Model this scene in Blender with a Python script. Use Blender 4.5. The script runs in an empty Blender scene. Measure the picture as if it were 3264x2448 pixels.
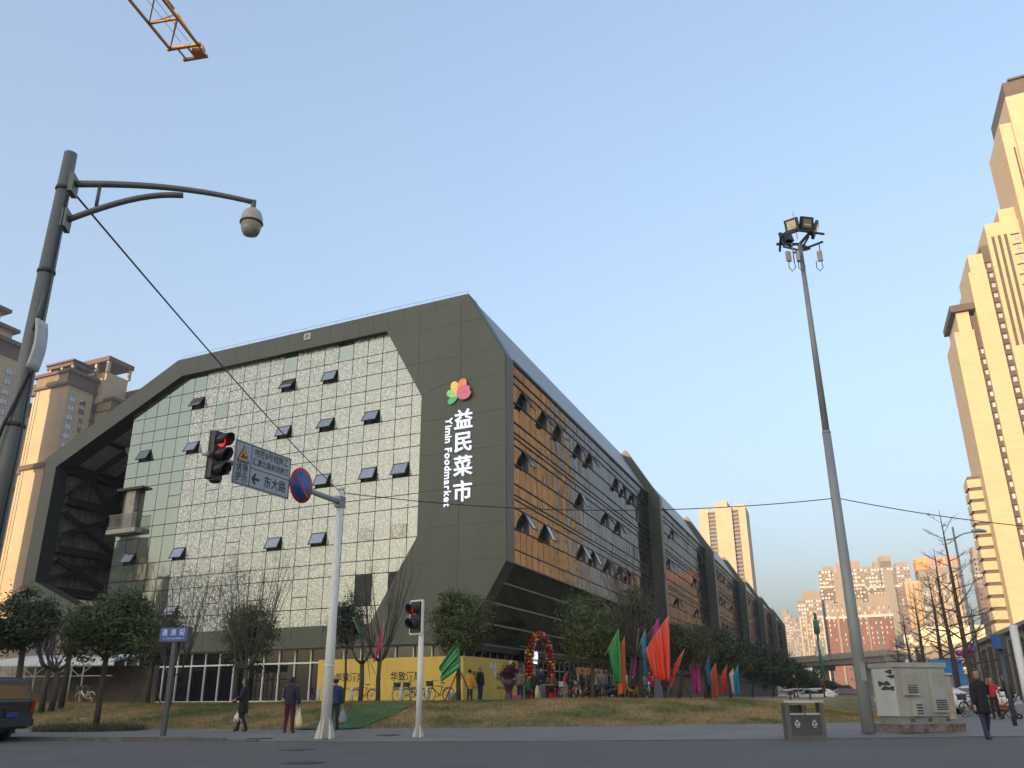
import bpy, bmesh, math, random
import numpy as np
from mathutils import Vector, Matrix

R = math.radians
rnd = random.Random(7)
scene = bpy.context.scene
C = bpy.context.scene.collection

# ---------------------------------------------------------------- camera
EYE = 1.1
PITCH, ROLL, FPX = R(20.33), R(-0.41), 2690.0
cF = Vector((0, math.cos(PITCH), math.sin(PITCH)))
cU0 = Vector((0, -math.sin(PITCH), math.cos(PITCH)))
cX0 = Vector((1, 0, 0))
cX = cX0 * math.cos(ROLL) + cU0 * math.sin(ROLL)
cU = -cX0 * math.sin(ROLL) + cU0 * math.cos(ROLL)
CAM = Vector((0, 0, EYE))
cd = bpy.data.cameras.new('camera')
cd.sensor_fit = 'HORIZONTAL'
cd.sensor_width = 36.0
cd.lens = FPX / 3264 * 36
cd.clip_start = 0.1
cd.clip_end = 6000
cam = bpy.data.objects.new('camera', cd)
m = Matrix((cX, cU, -cF)).transposed().to_4x4()
m.translation = CAM
cam.matrix_world = m
C.objects.link(cam)
scene.camera = cam

# ---------------------------------------------------------------- light
HAZE = 0.0003
SUN_EL = R(7.5)
SUNH = Vector((-0.62, -0.785, 0)).normalized()
SUN = Vector((SUNH.x * math.cos(SUN_EL), SUNH.y * math.cos(SUN_EL), math.sin(SUN_EL)))
w = bpy.data.worlds.new('World')
scene.world = w
w.use_nodes = True
nt = w.node_tree
bg = nt.nodes['Background']
sky = nt.nodes.new('ShaderNodeTexSky')
sky.sky_type = 'NISHITA'
sky.sun_disc = False
sky.sun_elevation = SUN_EL
sky.sun_rotation = math.atan2(SUNH.x, SUNH.y)
sky.altitude = 400
sky.air_density = 1.0
sky.dust_density = 10.0
sky.ozone_density = 1.0
gm_ = nt.nodes.new('ShaderNodeGamma')          # thick evening haze evens the sky out
gm_.inputs[1].default_value = 0.68
tn_ = nt.nodes.new('ShaderNodeMixRGB')
tn_.blend_type = 'MULTIPLY'
tn_.inputs[0].default_value = 1.0
tn_.inputs[2].default_value = (0.86, 0.955, 1.10, 1)
nt.links.new(sky.outputs[0], gm_.inputs[0])
nt.links.new(gm_.outputs[0], tn_.inputs[1])
nt.links.new(tn_.outputs[0], bg.inputs[0])
bg.inputs[1].default_value = 0.15
sl = bpy.data.lights.new('sun', 'SUN')
sl.energy = 2.0
sl.angle = R(0.5)
sl.color = (1.0, 0.68, 0.38)
so = bpy.data.objects.new('sun', sl)
so.rotation_euler = SUN.to_track_quat('Z', 'Y').to_euler()
so.location = (-60, -80, 60)
C.objects.link(so)
vs = scene.view_settings
vs.view_transform = 'Standard'
vs.look = 'None'
vs.exposure = 2.2
vs.gamma = 1.0
vs.use_curve_mapping = False
scene.cycles.max_bounces = 6
scene.cycles.glossy_bounces = 3
scene.cycles.transparent_max_bounces = 6

# ---------------------------------------------------------------- helpers
def ray(x, y):
    d = cF * FPX + cX * (x - 1632) - cU * (y - 1224)
    return d / math.hypot(d.x, d.y)
def onz(x, y, z):            # the point of height z that lies on this line of sight
    d = ray(x, y)
    return CAM + d * ((z - EYE) / d.z)
def atd(x, y, D):            # the point at horizontal distance D
    return CAM + ray(x, y) * D

def tag(o, label=None, cat=None, group=None, kind=None):
    if label: o['label'] = label
    if cat: o['category'] = cat
    if group: o['group'] = group
    if kind: o['kind'] = kind
    return o
def thing(name, label, cat, loc=(0, 0, 0), rz=0.0, group=None):
    o = bpy.data.objects.new(name, None)
    o.empty_display_size = 0.3
    o.location = loc
    o.rotation_euler = (0, 0, rz)
    C.objects.link(o)
    return tag(o, label, cat, group)
def put(name, mesh, parent=None, loc=(0, 0, 0), rot=(0, 0, 0), scale=(1, 1, 1)):
    o = bpy.data.objects.new(name, mesh)
    o.location = loc
    o.rotation_euler = rot
    o.scale = scale
    if parent: o.parent = parent
    C.objects.link(o)
    return o
def copy_tree(o, parent=None):
    c = o.copy()
    C.objects.link(c)
    c.parent = parent
    for ch in list(o.children):
        copy_tree(ch, c)
    return c

class MB:
    """collects shapes; build() links them as one mesh object"""
    def __init__(s):
        s.v = []; s.f = []; s.mi = []; s.cur = 0; s.smooth = []; s.sm = False
    def add(s, vs, fs):
        n = len(s.v)
        s.v += [tuple(p) for p in vs]
        for f in fs:
            s.f.append(tuple(i + n for i in f)); s.mi.append(s.cur); s.smooth.append(s.sm)
        return s
    def box(s, c, size, M=None):
        x, y, z = [a / 2 for a in size]
        c = Vector(c)
        ps = [Vector((i, j, k)) for i in (-x, x) for j in (-y, y) for k in (-z, z)]
        if M is not None: ps = [M @ p for p in ps]
        return s.add([c + p for p in ps], [(0, 1, 3, 2), (4, 6, 7, 5), (0, 4, 5, 1), (2, 3, 7, 6), (0, 2, 6, 4), (1, 5, 7, 3)])
    def bar(s, a, b, wd, th, up=(0, 0, 1)):
        a, b = Vector(a), Vector(b)
        d = b - a; L = d.length
        if L < 1e-6: return s
        d /= L
        u = Vector(up)
        x = d.cross(u)
        if x.length < 1e-4: x = d.cross(Vector((1, 0, 0)))
        x.normalize(); u = x.cross(d)
        M = Matrix((x, d, u)).transposed()
        return s.box((a + b) / 2, (wd, L, th), M)
    def prism(s, poly, vec):
        n = len(poly); vec = Vector(vec)
        a = [Vector(p) for p in poly]; b = [p + vec for p in a]
        fs = [tuple(range(n)), tuple(range(2 * n - 1, n - 1, -1))]
        for i in range(n):
            j = (i + 1) % n
            fs.append((i, i + n, j + n, j))
        return s.add(a + b, fs)
    def tube(s, pts, rad, n=8, cap=True):
        pts = [Vector(p) for p in pts]
        if not hasattr(rad, '__len__'): rad = [rad] * len(pts)
        vs = []; prev = None
        for i, p in enumerate(pts):
            d = (pts[min(i + 1, len(pts) - 1)] - pts[max(i - 1, 0)])
            if d.length < 1e-9: d = Vector((0, 0, 1))
            d.normalize()
            if prev is None:
                x = d.cross(Vector((0, 1, 0.01)))
                if x.length < 1e-3: x = d.cross(Vector((1, 0, 0)))
            else:
                x = prev - d * prev.dot(d)
            x.normalize(); prev = x
            y = d.cross(x)
            for k in range(n):
                a = 2 * math.pi * k / n
                vs.append(p + (x * math.cos(a) + y * math.sin(a)) * rad[i])
        fs = []
        for i in range(len(pts) - 1):
            for k in range(n):
                k2 = (k + 1) % n
                fs.append((i * n + k, i * n + k2, (i + 1) * n + k2, (i + 1) * n + k))
        if cap:
            fs.append(tuple(range(n - 1, -1, -1)))
            fs.append(tuple(range((len(pts) - 1) * n, len(pts) * n)))
        o = s.sm; s.sm = n > 5
        s.add(vs, fs); s.sm = o
        return s
    def lathe(s, prof, n=16, c=(0, 0, 0), M=None, sx=1, sy=1):
        c = Vector(c); vs = []
        for r, z in prof:
            for k in range(n):
                a = 2 * math.pi * k / n
                p = Vector((r * math.cos(a) * sx, r * math.sin(a) * sy, z))
                vs.append(c + (M @ p if M is not None else p))
        fs = []
        for i in range(len(prof) - 1):
            for k in range(n):
                k2 = (k + 1) % n
                fs.append((i * n + k, i * n + k2, (i + 1) * n + k2, (i + 1) * n + k))
        fs.append(tuple(range(n - 1, -1, -1)))
        fs.append(tuple(range((len(prof) - 1) * n, len(prof) * n)))
        o = s.sm; s.sm = True
        s.add(vs, fs); s.sm = o
        return s
    def loft(s, rings, cap=True):
        n = len(rings[0]); vs = [p for r_ in rings for p in r_]; fs = []
        for i in range(len(rings) - 1):
            for k in range(n):
                k2 = (k + 1) % n
                fs.append((i * n + k, i * n + k2, (i + 1) * n + k2, (i + 1) * n + k))
        if cap:
            fs.append(tuple(range(n - 1, -1, -1)))
            fs.append(tuple(range((len(rings) - 1) * n, len(rings) * n)))
        o = s.sm; s.sm = True
        s.add(vs, fs); s.sm = o
        return s
    def mesh(s, name, mats, off=(0, 0, 0), fix=False):
        me = bpy.data.meshes.new(name)
        ox, oy, oz = off
        me.from_pydata([(x - ox, y - oy, z - oz) for x, y, z in s.v], [], s.f)
        if not isinstance(mats, (list, tuple)): mats = [mats]
        for mm in mats: me.materials.append(mm)
        if len(mats) > 1: me.polygons.foreach_set('material_index', s.mi)
        if any(s.smooth): me.polygons.foreach_set('use_smooth', s.smooth)
        if fix:
            b = bmesh.new(); b.from_mesh(me)
            bmesh.ops.recalc_face_normals(b, faces=b.faces)
            b.to_mesh(me); b.free()
        me.update()
        return me
    def build(s, name, mats, parent=None, world=True, fix=True, off=None):
        """vertices are world coordinates when world is set (the thing's empty must be unrotated)"""
        if off is None:
            off = (0, 0, 0)
            if world and parent is not None:
                rt = parent
                while rt.parent: rt = rt.parent
                off = rt.location
        return put(name, s.mesh(name, mats, off, fix), parent)

# ---------------------------------------------------------------- materials
MATS = {}
def mat(name, col, rough=0.6, metal=0.0, var=0.12, scale=3.0, bump=0.0, bscale=40.0, spec=0.5, col2=None, emit=0, coat=0.0, stretch=None, detail=4.0):
    """principled surface; its colour wanders by a noise so that no face is perfectly even"""
    if name in MATS: return MATS[name]
    mm = bpy.data.materials.new(name); mm.use_nodes = True
    t = mm.node_tree; b = t.nodes['Principled BSDF']
    c1 = tuple(col) + (1,)
    if col2 is None:
        c2 = tuple(max(0, c * (1 - var * 1.6)) for c in col) + (1,)
        c1 = tuple(min(1, c * (1 + var)) for c in col) + (1,)
    else: c2 = tuple(col2) + (1,)
    geo = t.nodes.new('ShaderNodeNewGeometry')
    src = geo.outputs['Position']
    if stretch:
        mp = t.nodes.new('ShaderNodeMapping'); mp.inputs['Scale'].default_value = stretch
        t.links.new(src, mp.inputs[0]); src = mp.outputs[0]
    nz = t.nodes.new('ShaderNodeTexNoise'); nz.inputs['Scale'].default_value = scale
    nz.inputs['Detail'].default_value = detail; nz.inputs['Roughness'].default_value = 0.65
    t.links.new(src, nz.inputs['Vector'])
    rp = t.nodes.new('ShaderNodeValToRGB')
    rp.color_ramp.elements[0].position = 0.32; rp.color_ramp.elements[1].position = 0.68
    rp.color_ramp.elements[0].color = c2; rp.color_ramp.elements[1].color = c1
    t.links.new(nz.outputs[0], rp.inputs[0]); t.links.new(rp.outputs[0], b.inputs['Base Color'])
    b.inputs['Roughness'].default_value = rough; b.inputs['Metallic'].default_value = metal
    b.inputs['Specular IOR Level'].default_value = spec
    if coat: b.inputs['Coat Weight'].default_value = coat; b.inputs['Coat Roughness'].default_value = 0.08
    if emit:
        b.inputs['Emission Color'].default_value = tuple(col) + (1,); b.inputs['Emission Strength'].default_value = emit
    if bump:
        bn = t.nodes.new('ShaderNodeTexNoise'); bn.inputs['Scale'].default_value = bscale; bn.inputs['Detail'].default_value = 6
        t.links.new(src, bn.inputs['Vector'])
        bp = t.nodes.new('ShaderNodeBump'); bp.inputs['Strength'].default_value = bump; bp.inputs['Distance'].default_value = 0.03
        t.links.new(bn.outputs[0], bp.inputs['Height']); t.links.new(bp.outputs[0], b.inputs['Normal'])
    MATS[name] = mm
    return mm
def S(r, g, b):
    f = lambda c: (c / 255 / 12.92) if c / 255 <= 0.04045 else ((c / 255 + 0.055) / 1.055) ** 2.4
    return (f(r), f(g), f(b))

def mirror_mat(name, tint, diff, mirror=0.6, rough=0.04, wob=0.0, wscale=0.6, ring=False, diff2=None, stretch=(1, 1, 1)):
    """coated facade glass: part mirror, part body colour"""
    mm = bpy.data.materials.new(name); mm.use_nodes = True
    t = mm.node_tree; t.nodes.remove(t.nodes['Principled BSDF'])
    out = t.nodes['Material Output']
    gl = t.nodes.new('ShaderNodeBsdfGlossy'); gl.inputs['Color'].default_value = tuple(tint) + (1,); gl.inputs['Roughness'].default_value = rough
    df = t.nodes.new('ShaderNodeBsdfDiffuse')
    mx = t.nodes.new('ShaderNodeMixShader'); mx.inputs[0].default_value = mirror
    geo = t.nodes.new('ShaderNodeNewGeometry')
    nz = t.nodes.new('ShaderNodeTexNoise'); nz.inputs['Scale'].default_value = 1.7; nz.inputs['Detail'].default_value = 5
    mp = t.nodes.new('ShaderNodeMapping'); mp.inputs['Scale'].default_value = stretch
    t.links.new(geo.outputs['Position'], mp.inputs[0]); t.links.new(mp.outputs[0], nz.inputs['Vector'])
    rp = t.nodes.new('ShaderNodeValToRGB')
    rp.color_ramp.elements[0].position = 0.35; rp.color_ramp.elements[1].position = 0.66
    rp.color_ramp.elements[0].color = tuple(diff) + (1,)
    rp.color_ramp.elements[1].color = tuple(diff2 or [min(1, c * 1.5) for c in diff]) + (1,)
    t.links.new(nz.outputs[0], rp.inputs[0])
    colsrc = rp.outputs[0]
    if ring:      # ceramic print: pale curls on a greyer body
        n2 = t.nodes.new('ShaderNodeTexNoise'); n2.inputs['Scale'].default_value = 5; n2.inputs['Detail'].default_value = 1
        t.links.new(geo.outputs['Position'], n2.inputs['Vector'])
        ad = t.nodes.new('ShaderNodeMixRGB'); ad.blend_type = 'ADD'; ad.inputs[0].default_value = 0.16
        t.links.new(geo.outputs['Position'], ad.inputs[1]); t.links.new(n2.outputs['Color'], ad.inputs[2])
        vo = t.nodes.new('ShaderNodeTexVoronoi'); vo.feature = 'F1'; vo.inputs['Scale'].default_value = 4.4
        t.links.new(ad.outputs[0], vo.inputs['Vector'])
        vr = t.nodes.new('ShaderNodeValToRGB'); cr = vr.color_ramp
        cr.elements[0].position = 0.0; cr.elements[0].color = (0, 0, 0, 1)
        cr.elements[1].position = 1.0; cr.elements[1].color = (0, 0, 0, 1)
        for p_, c_ in ((0.30, 0.0), (0.36, 1.0), (0.47, 1.0), (0.53, 0.0)):
            e = cr.elements.new(p_); e.color = (c_, c_, c_, 1)
        t.links.new(vo.outputs['Distance'], vr.inputs[0])
        mc = t.nodes.new('ShaderNodeMixRGB'); mc.inputs[2].default_value = (0.74, 0.75, 0.68, 1)
        t.links.new(vr.outputs[0], mc.inputs[0]); t.links.new(colsrc, mc.inputs[1])
        colsrc = mc.outputs[0]
        mm_ = t.nodes.new('ShaderNodeMapRange'); mm_.inputs[3].default_value = mirror; mm_.inputs[4].default_value = mirror * 0.45
        t.links.new(vr.outputs[0], mm_.inputs[0]); t.links.new(mm_.outputs[0], mx.inputs[0])
    t.links.new(colsrc, df.inputs[0])
    if wob:
        wn = t.nodes.new('ShaderNodeTexNoise'); wn.inputs['Scale'].default_value = wscale; wn.inputs['Detail'].default_value = 2
        t.links.new(mp.outputs[0], wn.inputs['Vector'])
        bp = t.nodes.new('ShaderNodeBump'); bp.inputs['Strength'].default_value = wob; bp.inputs['Distance'].default_value = 0.1
        t.links.new(wn.outputs[0], bp.inputs['Height']); t.links.new(bp.outputs[0], gl.inputs['Normal'])
    t.links.new(df.outputs[0], mx.inputs[1]); t.links.new(gl.outputs[0], mx.inputs[2])
    t.links.new(mx.outputs[0], out.inputs[0])
    MATS[name] = mm
    return mm
def emit_mat(name, col, strength):
    mm = bpy.data.materials.new(name); mm.use_nodes = True
    b = mm.node_tree.nodes['Principled BSDF']
    b.inputs['Base Color'].default_value = tuple(col) + (1,)
    b.inputs['Emission Color'].default_value = tuple(col) + (1,)
    b.inputs['Emission Strength'].default_value = strength
    MATS[name] = mm
    return mm

# ---------------------------------------------------------------- lettering (made first, while the scene is small)
TXT = {}
_tx = []
def want(key, s, size=1.0, ext=0.0, bold=0.0, align='CENTER'):
    cu = bpy.data.curves.new('t_' + key, 'FONT')
    cu.body = s; cu.size = size; cu.extrude = ext; cu.offset = bold
    cu.align_x = align; cu.align_y = 'CENTER'; cu.resolution_u = 3
    o = bpy.data.objects.new('t_' + key, cu); C.objects.link(o)
    _tx.append((key, o))
for k_, s_ in (('yi', '益'), ('min', '民'), ('cai', '菜'), ('shi', '市')): want(k_, s_, 1.45, 0.06, 0.012)
for i_, ch in enumerate('YiminFoodmarket'): want('en%d' % i_, ch, 0.72, 0.04, 0.008)
want('entry', '益民菜市', 0.66, 0.01, 0.010)
want('entry2', 'Yimin Foodmarket', 0.29, 0.01, 0.006)
want('g1', '诱导', 0.30, 0, 0.004); want('g2', '提示', 0.30, 0, 0.004)
want('g3', '地铁8号线施工', 0.27, 0, 0.003); want('g4', '汇源北路封闭施工', 0.235, 0, 0.003); want('g5', '东大路', 0.36, 0, 0.005)
want('st1', '通', 0.20, 0, 0.003); want('st2', '源', 0.20, 0, 0.003); want('st3', '街', 0.20, 0, 0.003)
want('st4', 'W - TONGYUAN STREET - E', 0.060, 0, 0.001)
want('h1', '华致酒库', 0.57, 0, 0.011); want('h2', '装修进行中  敬请期待', 0.20, 0, 0.002)
_dg = bpy.context.evaluated_depsgraph_get(); _dg.update()
for k_, o in _tx:
    TXT[k_] = bpy.data.meshes.new_from_object(o.evaluated_get(_dg))
    TXT[k_].name = 'lettering'
for k_, o in _tx:
    cu = o.data; bpy.data.objects.remove(o); bpy.data.curves.remove(cu)
def lettering(key, mt, parent, M, name='lettering'):
    """M: 4x4 placing the text plane (x right, y up, z towards the reader) in world space"""
    me = TXT[key].copy(); me.materials.clear(); me.materials.append(mt)
    rt = parent
    while rt.parent: rt = rt.parent
    T = Matrix.Translation(-rt.location) @ M
    me.transform(T)
    return put(name, me, parent)
def frameM(origin, right, up):
    r_ = Vector(right).normalized(); u = Vector(up).normalized(); n = r_.cross(u)
    M = Matrix((r_, u, n)).transposed().to_4x4(); M.translation = Vector(origin)
    return M
# ================================================================ ground
def lerp_poly(pl_, x):
    if x <= pl_[0][0]: return pl_[0][1] + (x - pl_[0][0]) * (pl_[1][1] - pl_[0][1]) / (pl_[1][0] - pl_[0][0])
    for (a, b), (c_, d) in zip(pl_, pl_[1:]):
        if x <= c_: return b + (d - b) * (x - a) / (c_ - a)
    a, b = pl_[-2]; c_, d = pl_[-1]
    return d + (x - c_) * (d - b) / (c_ - a)
ROAD_EDGE = [(-60, 33.5), (-15, 26.57), (-8.2, 25.2), (-4, 24.1), (0, 23.75), (6.2, 23.75), (9, 24.0), (14, 24.6), (24, 26.5), (60, 34)]
LAWN_EDGE = [(-60, 39.5), (-17.6, 33.1), (-7.9, 31.1), (0.66, 31.65), (6.3, 32.45), (11.9, 34.1), (13.4, 34.8)]
def sstep(a, b, x):
    t = min(1, max(0, (x - a) / (b - a))); return t * t * (3 - 2 * t)
def pave_z(x, y):
    e = lerp_poly(ROAD_EDGE, x)
    drop = sstep(-9.5, -6.5, x)
    return 0.1 - 0.085 * drop * (1 - sstep(0, 2.0, y - e))

asphalt = mat('asphalt', (0.112, 0.103, 0.090), 0.85, var=0.14, scale=0.55, bump=0.5, bscale=55, col2=(0.086, 0.079, 0.070), detail=10)
paving = mat('paving', (0.185, 0.168, 0.150), 0.8, scale=0.5, bump=0.3, bscale=30, col2=(0.14, 0.120, 0.108), detail=8)
kerbstone = mat('kerbstone', (0.15, 0.14, 0.13), 0.85, scale=2, bump=0.3, col2=(0.09, 0.08, 0.07))
farground = mat('farground', (0.14, 0.13, 0.12), 0.9, scale=0.05, col2=(0.10, 0.10, 0.09))

me = bpy.data.meshes.new('ground')
me.from_pydata([(-3000, -3000, -0.03), (3000, -3000, -0.03), (3000, 3000, -0.03), (-3000, 3000, -0.03)], [], [(0, 1, 2, 3)])
me.materials.append(farground)
tag(put('ground', me), kind='structure')
xs = list(range(-120, 121, 2))
mb = MB()
vs_ = [(x, -70, 0) for x in xs] + [(x, lerp_poly(ROAD_EDGE, x) + 0.12, 0) for x in xs]
n = len(xs)
mb.add(vs_, [(i, i + 1, n + i + 1, n + i) for i in range(n - 1)])
tag(mb.build('road', asphalt), kind='structure')
# pavement
mb = MB()
xs = [-60 + 0.75 * i for i in range(161)]
rows = [0, 0.5, 1.0, 1.6, 2.2, 3.2, 5, 8, 12, 20, 40, 80]
vs_ = []
for r_ in rows:
    for x in xs:
        y = lerp_poly(ROAD_EDGE, x) + 0.14 + r_
        vs_.append((x, y, pave_z(x, y)))
n = len(xs)
mb.add(vs_, [(j * n + i, j * n + i + 1, (j + 1) * n + i + 1, (j + 1) * n + i) for j in range(len(rows) - 1) for i in range(n - 1)])
pavement = tag(mb.build('pavement', paving), kind='structure')
# kerb stones, each one laid by itself; they sink to the road towards the crossing
kerb = tag(MB().box((-60, 33.5, 0.02), (0.1, 0.1, 0.05)).build('kerb', kerbstone), kind='structure')
x = -38.0
while x < 30:
    y0, y1 = lerp_poly(ROAD_EDGE, x), lerp_poly(ROAD_EDGE, x + 0.985)
    zt = pave_z(x + .5, (y0 + y1) / 2 + .1) + 0.006 + rnd.uniform(-0.004, 0.004)
    a, b = Vector((x, y0, 0)), Vector((x + 0.985, y1, 0))
    d = (b - a)
    mb = MB().box((0, 0, 0), (d.length, 0.14, 0.2))
    o = put('kerb_block', mb.mesh('kerb_block', kerbstone), kerb, ((a.x + b.x) / 2, (a.y + b.y) / 2 + 0.08, zt - 0.1), (0, 0, math.atan2(d.y, d.x)))
    x += 1.0
# the low wash of dust and grit lying along the gutter
# lawn on its bank
def lawn_h(x, y):
    d1 = (y - lerp_poly(LAWN_EDGE, x)) * 0.97
    rx = 14.6 + (y - 34.8) * 0.50          # the right-hand border runs back along the plaza
    d2 = (rx - x) * 0.9
    d = min(d1, d2)
    amp = 0.93 + 0.05 * math.sin(x * 0.21 + 1.0) + 0.03 * math.sin(x * 0.53)
    if d < 0: return 0.1 + d * 0.3
    h = 0.1 + (amp - 0.1) * sstep(-1.5, 8.5, d) - (amp - .1) * sstep(-1.5, 8.5, 0)
    h += 0.02 * math.sin(x * 1.7 + y * 0.9) + 0.015 * math.sin(x * 3.1 - y * 2.3)
    if d1 > 10: h = h * (1 - sstep(10, 14, d1)) + 0.88 * sstep(10, 14, d1)
    return h
xs = [-70 + 0.6 * i for i in range(200)]
ys = [30 + 0.35 * i for i in range(45)] + [46 + 3 * i for i in range(30)]
lawnm = bpy.data.materials.new('lawn'); lawnm.use_nodes = True
t = lawnm.node_tree; b = t.nodes['Principled BSDF']; b.inputs['Roughness'].default_value = 0.95
g = t.nodes.new('ShaderNodeNewGeometry')
n1 = t.nodes.new('ShaderNodeTexNoise'); n1.inputs['Scale'].default_value = 0.35; n1.inputs['Detail'].default_value = 6
n2 = t.nodes.new('ShaderNodeTexNoise'); n2.inputs['Scale'].default_value = 9; n2.inputs['Detail'].default_value = 6
for q in (n1, n2): t.links.new(g.outputs['Position'], q.inputs['Vector'])
r1 = t.nodes.new('ShaderNodeValToRGB'); r1.color_ramp.elements[0].position = 0.38; r1.color_ramp.elements[1].position = 0.60
r1.color_ramp.elements[0].color = (0.10, 0.115, 0.03, 1); r1.color_ramp.elements[1].color = (0.30, 0.205, 0.085, 1)
r2 = t.nodes.new('ShaderNodeValToRGB'); r2.color_ramp.elements[0].color = (0.55, 0.5, 0.45, 1); r2.color_ramp.elements[1].color = (1.25, 1.2, 1.1, 1)
mxr = t.nodes.new('ShaderNodeMixRGB'); mxr.blend_type = 'MULTIPLY'; mxr.inputs[0].default_value = 1
t.links.new(n1.outputs[0], r1.inputs[0]); t.links.new(n2.outputs[0], r2.inputs[0])
t.links.new(r1.outputs[0], mxr.inputs[1]); t.links.new(r2.outputs[0], mxr.inputs[2]); t.links.new(mxr.outputs[0], b.inputs['Base Color'])
mb = MB(); mb.sm = True
n = len(xs)
mb.add([(x, y, lawn_h(x, y)) for y in ys for x in xs], [(j * n + i, j * n + i + 1, (j + 1) * n + i + 1, (j + 1) * n + i) for j in range(len(ys) - 1) for i in range(n - 1)])
tag(mb.build('lawn', lawnm, fix=False), kind='structure')

def gz(x, y):
    """height of the walking surface"""
    e = lerp_poly(ROAD_EDGE, x)
    if y < e + 0.1: return 0.0
    return max(pave_z(x, y), lawn_h(x, y) if y > 29 else 0)

# grass tufts over the bank
def blades(name, pts, hmin, hmax, mt, seed, per=4, spread=0.05):
    g_ = np.random.default_rng(seed)
    N = len(pts) * per
    P = np.repeat(np.array(pts), per, axis=0)
    P[:, :2] += g_.normal(0, spread, (N, 2))
    a = g_.uniform(0, 2 * np.pi, N); h = g_.uniform(hmin, hmax, N); wd = g_.uniform(0.008, 0.018, N)
    lean = g_.normal(0, 0.35, (N, 2)) * h[:, None]
    V = np.zeros((N, 3, 3))
    V[:, 0] = P; V[:, 1] = P; V[:, 2] = P
    V[:, 0, 0] -= np.cos(a) * wd; V[:, 0, 1] -= np.sin(a) * wd
    V[:, 1, 0] += np.cos(a) * wd; V[:, 1, 1] += np.sin(a) * wd
    V[:, 2, :2] += lean; V[:, 2, 2] += h
    V[:, :2, 2] -= 0.03
    me = bpy.data.meshes.new(name)
    me.vertices.add(N * 3); me.loops.add(N * 3); me.polygons.add(N)
    me.vertices.foreach_set('co', V.reshape(-1)); me.loops.foreach_set('vertex_index', np.arange(N * 3, dtype=np.int32))
    me.polygons.foreach_set('loop_start', np.arange(0, N * 3, 3, dtype=np.int32))
    me.update(calc_edges=True); me.validate()
    me.materials.append(mt)
    return put(name, me)
pts = []
rg = random.Random(3)
while len(pts) < 34000:
    x = rg.uniform(-42, 30); y = rg.uniform(30.5, 46)
    if y > lerp_poly(LAWN_EDGE, x) - 0.05 + rg.uniform(-.12, .1):
        h = lawn_h(x, y)
        if h > 0.08: pts.append((x, y, h))
tag(blades('grass', pts, 0.04, 0.13, lawnm, 5), 'dry straw-coloured and green grass on the bank before the market', 'grass', kind='stuff')

# covers and patches in the road
iron = mat('cast_iron', (0.055, 0.052, 0.05), 0.7, 0.3, scale=12, bump=0.4, bscale=60)
def cover(px_, py_, r_, label, zz=None, n=28, oval=1.0):
    p = onz(px_, py_, 0.0 if zz is None else zz)
    if zz is not None: p.z = gz(p.x, p.y)
    mb = MB().lathe([(r_, -0.05), (r_, 0.004), (r_ * 0.93, 0.004), (r_ * 0.93, 0.001), (r_ * 0.90, 0.001), (r_ * 0.90, 0.005)], n, (p.x, p.y, p.z))
    o = mb.build('manhole_cover', iron, off=p); o.location = p
    tag(o, label, 'manhole cover', 'manhole covers')
cover(944, 2390, 0.42, 'round manhole cover in the road, the farther of two in line')
cover(965, 2432, 0.42, 'round manhole cover in the road at the bottom edge of the picture')
cover(1238, 2349, 0.36, 'dark cover in the pavement between the two white signal poles', 0.05)
cover(830, 2352, 0.40, 'dark cover in the pavement before the person in red trousers', 0.06)
# green carpet laid up the bank
carpetm = mat('carpet', (0.025, 0.13, 0.035), 0.95, scale=6, bump=0.6, bscale=120, col2=(0.018, 0.085, 0.025))
cl = [onz(930, 2324, .12), onz(1130, 2322, .12)]
A0, A1 = Vector((cl[0].x, cl[0].y - .35)), Vector((cl[1].x, cl[1].y - .35))
B0, B1 = Vector((-5.6, 42.2)), Vector((-3.3, 43.0))
mb = MB(); mb.sm = True
NU, NV = 10, 34
vs_ = []
for j in range(NV + 1):
    for i in range(NU + 1):
        a = A0.lerp(B0, j / NV); c_ = A1.lerp(B1, j / NV); q = a.lerp(c_, i / NU)
        z = gz(q.x, q.y) + 0.03 + 0.012 * math.sin(j * 1.3 + i * .7) + (0.03 if i in (0, NU) and j % 7 == 3 else 0)
        vs_.append((q.x, q.y, z))
mb.add(vs_, [(j * (NU + 1) + i, j * (NU + 1) + i + 1, (j + 1) * (NU + 1) + i + 1, (j + 1) * (NU + 1) + i) for j in range(NV) for i in range(NU)])
tag(mb.build('carpet', carpetm, fix=False), 'green carpet strip laid up the grass bank towards the hoarding', 'carpet')
# ================================================================ the market building
dl = Vector((-math.sin(R(64.13)), math.cos(R(64.13)), 0))      # along the end wall, away to the left
dr = Vector((math.sin(R(20.6)), math.cos(R(20.6)), 0))         # along the long side, away to the right
og = Vector((-dl.y, dl.x, 0))                                  # outward from the end wall
orr = Vector((dr.y, -dr.x, 0))                                 # outward from the long side
BO = Vector((-0.42, 52.0, 0))
Z0 = 0.86
def gp(s, z, off=0.0): return BO + dl * s + og * off + Vector((0, 0, z))
def rp_(t, z, off=0.0): return BO + dr * t + orr * off + Vector((0, 0, z))
def gq(s, z, t): return BO + dl * s + dr * t + Vector((0, 0, z))
AG = math.atan2(-dl.y, -dl.x)      # angle of image-right along the end wall
AR = math.atan2(dr.y, dr.x)

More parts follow.
